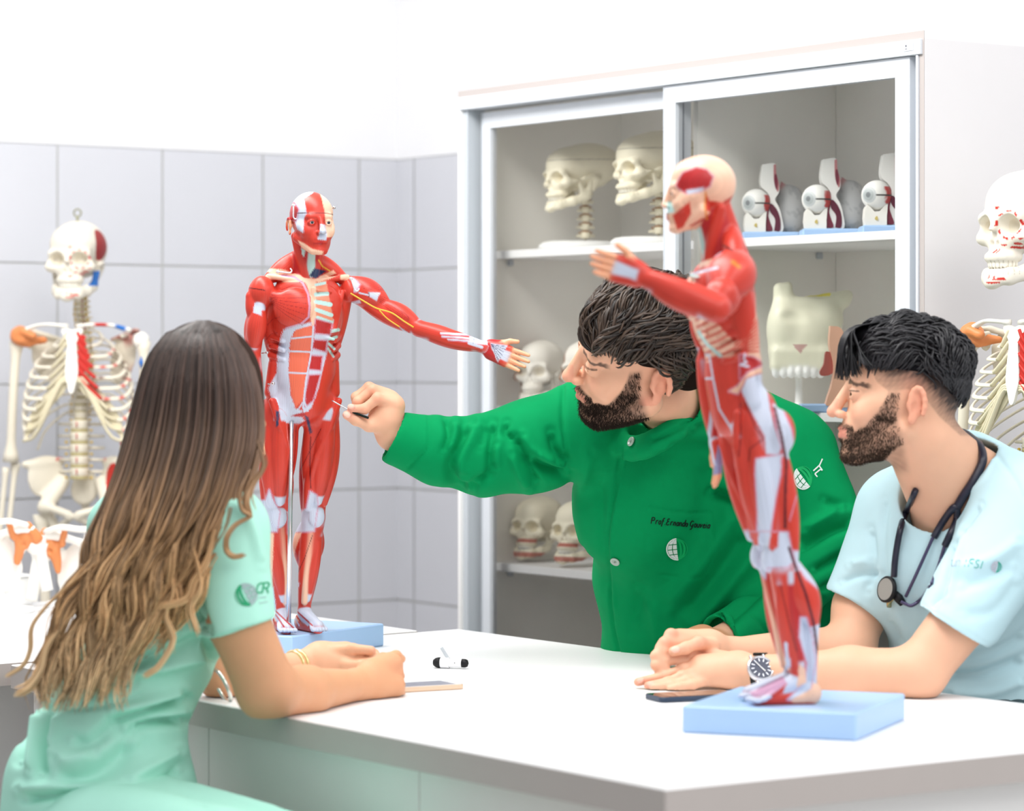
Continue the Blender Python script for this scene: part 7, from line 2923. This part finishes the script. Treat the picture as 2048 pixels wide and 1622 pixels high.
wire(stt, 'tube', [at(1862, 925, 5.10), at(1846, 950, 5.07)] + lay([ (1828, 985), (1820, 1004), (1810, 1026), (1800, 1056), (1793, 1090), (1788, 1125), (1786, 1155)], .012), .0056, M_tube)
cpt = surf(bs, 1769, 1176, 0, 4.95) + V(0, -.030, 0)
nd = nrm(V(-.80, -.52, .16))
A = axes(nd, (0, 0, 1))
mb = MB()
mb.lathe(cpt, [(.004, -.014), (.010, -.013), (.019, -.006), (.0222, -.003), (.0226, .001), (.0215, .003), (.0180, .0034)], 36, R=A)
cp = mb.build('chest_piece', M_rub, stt, smooth=True)
mb = MB()
mb.lathe(cpt + nd * .0030, [(.0185, -.002), (.0185, .0008), (.0002, .0012)], 36, R=A)
mb.build('diaphragm', mat('grey_membrane', rgb(150, 148, 142), 0.3, 0.5), cp)
b2 = at(1784, 1196, cpt[1] + .012)
n2 = nrm(V(.45, -.45, -.75))
mb = MB()
mb.lathe(b2, [(.006, -.020), (.0085, -.012), (.0065, -.006), (.013, .003), (.0155, .009), (.0140, .010), (.006, .006)], 28, R=axes(n2))
mb.tube([at(1782, 1158, cpt[1] + .004), at(1786, 1176, cpt[1] + .006), at(1788, 1190, cpt[1] + .010)], [.0055, .0065, .0065], 12)
mb.build('bell', M_brass, cp, smooth=True)
mb = MB()
mb.tube([at(1788, 1186, cpt[1] - .004), at(1797, 1196, cpt[1] - .006), at(1806, 1208, cpt[1] - .006)], [.0060, .0082, .0062], 12)
mb.build('valve', M_rub, cp, smooth=True)
# ---------------------------------------------------------------- long haired student in mint scrubs
MINT = rgb(172, 230, 212)[:3]
M_mint = mat('mint_scrub_cotton', rgb(176, 232, 214), 0.8, 0.12, noise=0.02, nscale=60, bump=0.15, bscale=1500)
SKW = rgb(216, 160, 122)[:3]
RW = rotz(math.radians(128)) @ rotx(.12)
LW = at(412, 796, 4.665)
SW_ = .92
ws = at(205, 1600, 4.62)
woman = thing('person', 'student with very long wavy hair in mint scrubs resting both forearms on the bench', 'person', (ws[0], ws[1], 0))
B = xf(head_prims(SKW, ear=True), RW, LW, SW_)
B += [pc(405, 850, 4.66, .050, 385, 990, 4.62, .056, k=.02, col=SKW), pc(365, 1040, 4.64, .055, 240, 1480, 4.65, .055, k=.03, col=SKW),
      pc(445, 1075, 4.565, .038, 474, 1240, 4.545, .041, k=.015, col=SKW), pc(476, 1240, 4.54, .0465, 532, 1376, 4.565, .046, k=.02, col=SKW),
      pc(536, 1382, 4.568, .042, 610, 1384, 4.66, .038, k=.02, col=SKW), pc(610, 1384, 4.66, .038, 712, 1370, 4.80, .0245, k=.02, col=SKW),
      pc(310, 1100, 4.80, .032, 420, 1310, 4.84, .036, k=.02, col=SKW), pc(420, 1310, 4.84, .040, 442, 1352, 4.86, .036, k=.02, col=SKW),
      pc(445, 1354, 4.86, .034, 596, 1333, 5.0, .0225, k=.02, col=SKW)]
# near fist
B += [pc(712, 1370, 4.80, .0245, 745, 1362, 4.83, .029, k=.014, col=SKW, flat=.8, fdir=(0, -1, .3)), pc(742, 1348, 4.84, .025, 782, 1330, 4.87, .020, k=.014, col=SKW),
      pc(745, 1372, 4.83, .024, 788, 1372, 4.85, .018, k=.014, col=SKW)]
for i, (x, y, D) in enumerate(((785, 1325, 4.88), (790, 1343, 4.865), (792, 1361, 4.855), (792, 1378, 4.85))):
    finger(B, [(x - 22, y + 2, D - .01), (x + 5, y + 2, D), (x + 9, y + 9, D + .022), (x - 14, y + 10, D + .03)], .0100 - .0006 * i, SKW)
finger(B, [(738, 1335, 4.86), (765, 1318, 4.88), (792, 1312, 4.90), (802, 1318, 4.91)], .0108, SKW)
# far hand
B += [pc(596, 1333, 5.0, .0225, 640, 1320, 5.02, .028, k=.014, col=SKW), pc(640, 1316, 5.02, .026, 690, 1310, 5.03, .023, k=.014, col=SKW),
      pc(650, 1328, 5.01, .022, 700, 1328, 5.01, .020, k=.014, col=SKW)]
for i in range(4):
    finger(B, [(692, 1306 + 8 * i, 5.03 - .012 * i), (722, 1304 + 9 * i, 5.03 - .015 * i), (748, 1308 + 9 * i, 5.01 - .015 * i), (760, 1322 + 7 * i, 4.98 - .01 * i)], .0098, SKW)
finger(B, [(665, 1302, 5.01), (705, 1298, 5.00), (742, 1301, 4.99)], .0100, SKW)


def paintW(P, c, nj, tags):
    for (x, y, D, r) in ((790, 1343, 4.865, .03), (742, 1301, 4.99, .015), (545, 1400, 4.55, .03)):
        w = np.exp(-(np.linalg.norm(P - at(x, y, D), axis=1) / r) ** 2)
        c = mixc(c, rgb(214, 140, 112), .35 * w)
    hl = ((P - LW) @ RW) / SW_
    c = mixc(c, rgb(58, 46, 42)[:3], (np.linalg.norm(hl, axis=1) < .16) * sstep(-.09, -.06, hl[:, 2] - .6 * hl[:, 1]) * ((hl[:, 1] > -.05) | (hl[:, 2] > .04)))
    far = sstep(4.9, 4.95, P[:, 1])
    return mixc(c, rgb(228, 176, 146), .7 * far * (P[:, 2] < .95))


bodyW = solid('body', B, V(-.75, 4.42, TAB + .001), V(-.15, 5.12, 1.50), .0021, M_skin, woman, paint=paintW)

# scrub top
J = [pc(440, 1070, 4.57, .070, 478, 1262, 4.535, .0575, k=.02)]
p_h = at(474, 1260, 4.54)
hn = nrm(V(.30, .0, -.95))
J += [rbox(p_h + hn * .10, (.09, .09, .10), axes(hn), .002, op='-', k=.003), cap(p_h + hn * .03, p_h, .0500, .0495, op='-', k=.002)]
J += [pc(445, 1060, 4.57, .066, 385, 1010, 4.64, .070, k=.03), pc(385, 1010, 4.64, .070, 260, 1060, 4.80, .062, k=.03), pc(260, 1060, 4.80, .062, 330, 1200, 4.84, .05, k=.03),
      pe(350, 1130, 4.68, (.095, .13, .12), k=.05), pe(330, 1240, 4.66, (.098, .125, .12), k=.05), pe(250, 1360, 4.65, (.108, .12, .10), k=.05), pe(222, 1440, 4.64, (.106, .12, .09), k=.05),
      pe(198, 1545, 4.64, (.142, .145, .10), k=.04), pe(205, 1640, 4.64, (.155, .155, .10), k=.05),
      rbox(at(200, 1640, 4.6) - V(0, 0, .16), (.4, .4, .1), rnd=.002, op='-', k=.01), pc(405, 850, 4.66, .055, 388, 975, 4.63, .060, op='-', k=.006)]


def z2(pts):
    return [(x / 2.414, 950 + y / 2.414) for x, y in pts]


SW = [(z2([(1010, 790), (1130, 760), (1300, 715)]), 3, -1.2), (z2([(1000, 760), (950, 600), (930, 420)]), 9, -7), (z2([(1060, 940), (960, 760), (900, 640)]), 10, -8),
      (z2([(1090, 120), (1200, 220), (1260, 430)]), 10, 3), (z2([(600, 920), (800, 860), (960, 790)]), 12, -6), (z2([(560, 980), (780, 930), (1010, 860)]), 12, 6),
      (z2([(540, 1190), (700, 1150), (900, 1080)]), 9, -10), (z2([(560, 1140), (720, 1100), (880, 1040)]), 12, 7), (z2([(660, 1220), (780, 1195), (890, 1190)]), 8, -10), (z2([(700, 1160), (800, 1150), (900, 1130)]), 8, 5),
      (z2([(250, 1150), (215, 1290), (190, 1440)]), 8, -8), (z2([(200, 1150), (170, 1300), (150, 1430)]), 9, 7), (z2([(150, 1160), (120, 1260), (90, 1380)]), 9, -8), (z2([(290, 1150), (270, 1250), (240, 1320)]), 9, 6),
      (z2([(330, 1280), (430, 1300), (520, 1240), (620, 1230)]), 14, -6), (z2([(260, 1440), (320, 1470), (420, 1460), (560, 1380), (660, 1290)]), 22, -9), (z2([(260, 1370), (340, 1390), (460, 1340)]), 16, 7),
      (z2([(120, 1560), (300, 1545), (520, 1550), (640, 1600)]), 9, -9), (z2([(100, 1520), (300, 1500), (520, 1500), (700, 1510)]), 12, 6), (z2([(700, 1560), (800, 1480), (880, 1420)]), 12, -6),
      (z2([(600, 1480), (760, 1390), (870, 1330)]), 12, 5), (z2([(120, 1110), (300, 1130), (520, 1110), (700, 1060)]), 5, -3), (z2([(240, 830), (420, 900), (600, 840)]), 10, -5), (z2([(230, 880), (420, 950), (640, 900)]), 10, 5), (z2([(280, 960), (460, 1010), (640, 990)]), 10, -6)]
top = solid('scrub_top', J, V(-.88, 4.38, .66), V(-.28, 4.98, 1.25), .0036, M_mint, woman, relax=2,
            post=fold_post(SW, gain=1.8, base=lambda P: .0012 * vnoise(P, 34, 31) + .0005 * vnoise(P, 80, 32)))
bw = bvh_of(top)
M_grn2 = mat('green_print', rgb(40, 160, 110), 0.6, 0.2)
M_gry2 = mat('grey_print', rgb(160, 182, 182), 0.6, 0.2)
cells, arcs = globe_marks(491, 1190, 21, -.45, wside=1)
embroider('sleeve_emblem', top, bw, cells, M_gry2)
embroider('emblem_stripes', top, bw, arcs, M_grn2)
embroider('sleeve_lettering', top, bw, letters('CR', 510, 1187, 21, -.03, .8, 2.8), M_grn2)
embroider('sleeve_small_print', top, bw, stroke_quads([(516, 1196), (532, 1194)], 1.6) + stroke_quads([(517, 1207), (535, 1204)], 1.6), M_gry2)
# trousers: she sits side on to the bench
k1 = at(700, 1752, 4.33)
k2 = at(640, 1752, 4.20)
tr = [cap(at(225, 1640, 4.60), k1, .088, .066, k=.03), cap(at(215, 1680, 4.50), k2, .088, .066, k=.03), ell(at(205, 1670, 4.60), (.16, .15, .085), k=.04),
      cap(k1, V(k1[0] - .04, k1[1] + .0, .14), .060, .045, k=.02), cap(k2, V(k2[0] - .05, k2[1] - .03, .14), .060, .045, k=.02)]
solid('trousers', tr, V(-.9, 4.0, .04), V(-.1, 4.85, .80), .006, M_mint, woman, relax=2,
      post=fold_post([([(380, 1560), (470, 1590), (560, 1622)], 8, 4), ([(360, 1590), (420, 1610)], 10, -5)]))
for kk in (V(k1[0] - .04, k1[1], 0), V(k2[0] - .05, k2[1] - .03, 0)):
    solid('shoe', [cap(kk + V(-.01, .01, .055), kk + V(.13, .0, .045), .042, .034, k=.02)], kk + V(-.1, -.1, 0), kk + V(.22, .1, .14), .006, M_plast, woman)
stool(V(ws[0], ws[1], 0), .585, 'stool under the student in mint scrubs', .3)
stool(at(-2, 1500, 5.05) * V(1, 1, 0), .60, 'brown wooden stool at the left edge beneath the far bench', .2)

# gold and silver bracelets
mb = MB()
wc_, wd = at(592, 1334, 4.996), nrm(at(640, 1322, 5.02) - at(560, 1340, 4.96))
Aw = axes(wd)
for o in (-.0045, .0045):
    mb.tube([wc_ + wd * o + Aw @ V(math.cos(a), math.sin(a), 0) * .0262 for a in np.linspace(0, 2 * pi, 33)], [.0042] * 33, 8, cap=False, flat=.5)
mb.build('gold_bracelet', mat('pale_gold', rgb(236, 206, 150), 0.25, 0.6, metal=0.7), woman, smooth=True)
mb = MB()
wc_, wd = at(440, 1356, 4.86), nrm(V(.8, .35, .35))
Aw = axes(wd)
mb.tube([at(444, 1372, 4.80) + Aw @ V(math.cos(a) * 1.1, math.sin(a), 0) * .027 for a in np.linspace(0, 2 * pi, 33)], [.0034] * 33, 8, cap=False)
mb.build('silver_bangle', mat('silver', rgb(222, 226, 220), 0.2, 0.6, metal=0.8), woman, smooth=True)

# ---- hair: a dark mass under some two thousand locks
HD = rgb(66, 52, 46)[:3]
sil = np.array([(638, 392, 424), (646, 368, 442), (658, 338, 466), (680, 318, 480), (705, 298, 498), (740, 282, 512), (780, 270, 522), (820, 260, 528), (860, 250, 530), (900, 240, 526), (950, 226, 512), (1000, 208, 498),
                (1050, 192, 476), (1100, 172, 446), (1150, 150, 416), (1200, 126, 396), (1250, 106, 372), (1300, 86, 344), (1350, 70, 320), (1400, 58, 300), (1450, 48, 290)], float)


def Dfront(y):
    return np.interp(y, [636, 656, 700, 760, 850, 950, 1050, 1150, 1300, 1450], [4.655, 4.600, 4.565, 4.545, 4.540, 4.52, 4.49, 4.475, 4.47, 4.46])


def Dmid(y):
    return np.interp(y, [640, 850, 950, 1050, 1150, 1450], [4.66, 4.65, 4.62, 4.57, 4.53, 4.505])


mass = [ell(at(407, 776, 4.665), (.092, .108, .105), k=.01, col=HD), ell(at(392, 860, 4.665), (.104, .095, .10), k=.03, col=HD), ell(at(372, 945, 4.64), (.100, .080, .095), k=.03, col=HD),
        ell(at(345, 1025, 4.61), (.098, .070, .080), rotx(-.1), k=.03, col=HD), ell(at(312, 1100, 4.575), (.086, .055, .075), k=.03, col=HD), ell(at(275, 1180, 4.545), (.062, .045, .075), k=.03, col=HD)]


def hgrad(y, tone):
    """dark roots, blond ends; tone 0..1 per lock"""
    y = np.asarray(y, float)
    k = [rgb(58, 46, 42)[:3], rgb(80, 62, 54)[:3], rgb(112, 88, 70)[:3], rgb(160, 124, 88)[:3], rgb(200, 160, 114)[:3], rgb(220, 188, 146)[:3]]
    k = np.array(k)
    ys = [640, 800, 930, 1060, 1220, 1400]
    c = np.stack([np.interp(y, ys, k[:, j]) for j in range(3)], -1)
    return c * (0.45 + 1.25 * tone[..., None])


solid('hair_volume', mass, V(-.80, 4.50, 1.00), V(-.30, 4.85, 1.50), .004, M_hairv, woman,
      paint=lambda P, c, nj, t: hgrad(HY - (P[:, 2] - CAMZ) / P[:, 1] * F, np.full(len(P), .15)), disp=None)
rs = np.random.RandomState(12)
NS, K = 3300, 34
u = rs.uniform(-1, 1, NS) * .98
back = rs.rand(NS) < .16
yend = 1130 + 300 * rs.beta(2.2, 1.3, NS)
yend = np.where(u > .55, np.minimum(yend, 1080 + 240 * rs.rand(NS)), yend)
clump = np.round((u + 1) * 14) / 14 - 1
t = np.linspace(0, 1, K)
Y = 641 + rs.uniform(0, 8, NS)[:, None] + (yend - 650)[:, None] * (t[None] ** .92)
lo_ = np.interp(Y, sil[:, 0], sil[:, 1])
hi_ = np.interp(Y, sil[:, 0], sil[:, 2])
lowf = sstep(880, 1250, Y)
uu = u[:, None] * (1 - .45 * lowf) + clump[:, None] * (.45 * lowf)
# locks start at the crown and spread
spread = sstep(634, 660, Y) * .9 + .1
X = lo_ + (hi_ - lo_) * (.5 + .5 * uu * (.35 + .65 * np.minimum(1, spread)))
cph = np.sin(clump * 37.0) * 6
wav = np.sin((Y - 900) / 24 + cph[:, None] + .35 * rs.normal(size=NS)[:, None])
wav2 = np.sin((Y - 900) / 47 + 2.1 * cph[:, None] + .5 * rs.normal(size=NS)[:, None])
X = X + (7 * wav + 13 * wav2) * sstep(900, 1180, Y) + rs.normal(size=NS)[:, None] * 2.2 * sstep(700, 1000, Y)
Dm, Df = Dmid(Y), Dfront(Y)
bulge = np.sqrt(np.clip(1 - uu ** 2, 0, 1))
D = Dm - (Dm - Df) * bulge - .010 * np.cos((Y - 900) / 24 + cph[:, None]) * sstep(900, 1200, Y) + .010 * rs.normal(size=NS)[:, None] * sstep(660, 1000, Y) - .004 * rs.rand(NS)[:, None]
D = np.where(back[:, None], Dm + (Dm - Df) * bulge * .9, D)
PX = (X - CX) / F * D
PZ = CAMZ - (Y - HY) / F * D
paths = np.stack([PX, D, PZ], -1)
tone = np.clip(.36 + .30 * rs.normal(size=NS) + .35 * sstep(.3, 1, u) + .20 * np.sin(u * 41) + .14 * np.sin(u * 97 + 1), .02, 1.2)
rad_ = (.00135 * rs.uniform(.6, 1.5, NS))[:, None] * (np.sin(pi * np.clip(t * .90 + .08, 0, 1)) ** .5)[None]
cols = hgrad(Y + 60 * (rs.rand(NS)[:, None] - .5), np.repeat(tone[:, None], K, 1))
strands('hair', paths, rad_, cols, M_hair, woman, n=4)
# loose curls outside the mass
pth, rd, cl = [], [], []


def curl(pts, n, w, tone0):
    for i in range(n):
        o = rs.normal(size=2) * w
        q = np.array(pts, float) + np.concatenate([o, [0]])[None] * np.linspace(.3, 1, len(pts))[:, None]
        q[:, 2] += rs.normal() * .004
        s_ = smooth_curve(q, 30)
        W = np.array([at(*r) for r in s_])
        pth.append(W)
        rd.append(.0014 * np.sin(pi * (np.linspace(0, 1, 30) * .93 + .05)) ** .5)
        cl.append(hgrad(s_[:, 1] + 60, np.full(30, np.clip(tone0 + .15 * rs.normal(), .1, 1.1))))


curl([(500, 940, 4.52), (478, 985, 4.49), (484, 1020, 4.485), (500, 1032, 4.485), (470, 1050, 4.48), (452, 1075, 4.47), (452, 1100, 4.47), (466, 1112, 4.47), (486, 1110, 4.475)], 26, 2.6, .35)
curl([(200, 1120, 4.48), (120, 1185, 4.47), (78, 1230, 4.47), (62, 1260, 4.47), (60, 1300, 4.47), (46, 1330, 4.47), (14, 1352, 4.48)], 22, 2.6, .40)
curl([(150, 1220, 4.47), (95, 1290, 4.47), (80, 1340, 4.47), (58, 1372, 4.47), (34, 1386, 4.47)], 40, 5, .55)
curl([(330, 1100, 4.47), (345, 1180, 4.46), (330, 1230, 4.46), (345, 1280, 4.46), (320, 1330, 4.46), (290, 1352, 4.46)], 26, 4, .6)
curl([(385, 1090, 4.47), (400, 1170, 4.455), (380, 1215, 4.455), (392, 1262, 4.455)], 24, 4, .55)
curl([(430, 1060, 4.48), (415, 1120, 4.46), (392, 1160, 4.455), (372, 1200, 4.455), (300, 1215, 4.455)], 24, 4, .6)
curl([(515, 880, 4.53), (528, 930, 4.53), (505, 970, 4.52), (494, 1000, 4.50), (500, 1030, 4.49)], 40, 4, .55)
strands('loose_hair', pth, rd, cl, M_hair, woman, n=4)
# ---------------------------------------------------------------- things lying on the bench
def bench_pt(px, py):
    """point of the bench top seen at px, py"""
    D = F * (CAMZ - TAB) / (py - HY)
    return at(px, py, D)


M_gold = mat('rose_gold_aluminium', rgb(226, 196, 168), 0.3, 0.5, metal=0.5)
M_wglass = mat('white_phone_glass', rgb(240, 240, 242), 0.1, 0.5)
M_scr = mat('dark_screen', rgb(120, 122, 136), 0.08, 0.6)


def phone(p, ang, L_, W_, H_, mbody, mface, mscreen, label, group=None):
    t = thing('smartphone', label, 'phone', (p[0], p[1], TAB), group)
    R = rotz(ang)
    mb = MB()
    c = V(p[0], p[1], TAB)
    n = 10
    r = .010

    def outline(L2, W2, r2):
        o = []
        for (sx, sy, a0) in ((1, 1, 0), (-1, 1, pi / 2), (-1, -1, pi), (1, -1, 1.5 * pi)):
            for i in range(7):
                a = a0 + i * pi / 12
                o.append((sx * (L2 / 2 - r2) + r2 * math.cos(a), sy * (W2 / 2 - r2) + r2 * math.sin(a)))
        return o
    rings = []
    for (ins, z) in ((.0012, .0004), (0, .0020), (0, H_ - .0018), (.0012, H_ - .0004)):
        rings.append([c + R @ V(u, v, z) for u, v in outline(L_ - 2 * ins, W_ - 2 * ins, r - ins)])
    m = len(rings[0])
    vs = [q for rg in rings for q in rg]
    fs = [(j * m + i, j * m + (i + 1) % m, (j + 1) * m + (i + 1) % m, (j + 1) * m + i) for j in range(3) for i in range(m)]
    fs += [tuple(range(m))[::-1], tuple(3 * m + i for i in range(m))]
    mb.add(vs, fs)
    mb.build('case', mbody, t)
    mb = MB()
    mb.prism(outline(L_ - .003, W_ - .003, r - .0015), H_ - .0004, H_ + .0001, lambda u, v, h: c + R @ V(u, v, h))
    f = mb.build('front_glass', mface, t)
    mb = MB()
    mb.prism([(-L_ / 2 + .016, -W_ / 2 + .004), (L_ / 2 - .016, -W_ / 2 + .004), (L_ / 2 - .016, W_ / 2 - .004), (-L_ / 2 + .016, W_ / 2 - .004)], H_ + .0001, H_ + .0003, lambda u, v, h: c + R @ V(u, v, h))
    mb.build('screen', mscreen, f)
    mb = MB()
    mb.lathe(c + R @ V(L_ / 2 - .008, 0, H_ + .0001), [(.0050, 0), (.0050, .0003), (.0040, .0003), (.0002, .0001)], 20)
    mb.build('home_button', mface, f)
    mb = MB()
    mb.box(c + R @ V(L_ / 2, 0, H_ / 2), (.0012, .007, .0022), R, .0005)
    mb.box(c + R @ V(L_ / 2, .014, H_ / 2), (.0012, .008, .0014), R, .0004)
    mb.build('port', M_alug, t)
    return t


pp = bench_pt(838, 1379)
phone(pp, math.radians(28), .138, .067, .0092, M_gold, M_wglass, M_scr, 'gold and white smartphone beside the hand of the long-haired student')
pp = bench_pt(1385, 1398)
M_navy = mat('dark_blue_case', rgb(46, 62, 84), 0.35, 0.5)
M_bglass = mat('black_glass', rgb(14, 12, 14), 0.04, 0.7)
phone(pp, math.radians(22), .142, .068, .009, M_navy, M_bglass, M_bglass, 'dark blue smartphone lying under the clasped hands beside the figure base')

# short stylus with rubber ends and a clip
p = bench_pt(902, 1336)
t = thing('stylus', 'short white and black stylus with a metal clip lying in the middle of the bench', 'stylus', p)
a0, a1 = at(866, 1325, 5.308), at(937, 1327, 5.292)
d = nrm(a1 - a0)
d[2] = 0
L0 = np.linalg.norm((a1 - a0)[:2])
base = V(a0[0], a0[1], TAB + .0098)
A = axes(nrm(d), (0, 0, 1))
mb = MB()
mb.lathe(base, [(.0088, .014), (.0092, .0145), (.0092, .027), (.0096, .027), (.0096, .030), (.0078, .030), (.0078, L0 - .012), (.0070, L0 - .012)], 28, R=A)
mb.build('barrel', M_wglass, t, smooth=False)
mb = MB()
mb.lathe(base, [(.001, .0), (.0050, .001), (.0082, .005), (.0094, .010), (.0094, .0142), (.002, .0142)], 28, R=A)
mb.build('rubber_end', M_rub, t, smooth=True)
mb = MB()
mb.lathe(base, [(.002, L0 - .0125), (.0076, L0 - .0125), (.0076, L0 - .006), (.0060, L0 - .002), (.001, L0)], 28, R=A)
mb.build('rubber_end', M_rub, t, smooth=True)
mb = MB()
cb = base + nrm(d) * .030 + V(0, 0, .008)
mb.box(cb + V(-.008, .006, .0085), (.0055, .0016, .024), roty(-.55), .0007)
mb.build('clip', M_alug, t)
mb = MB()
mb.ell(base + nrm(d) * .040 + V(0, -.0074, .0008), (.0013, .0008, .0013), nu=10, nv=6)
mb.build('led', M_rub, t, smooth=True)
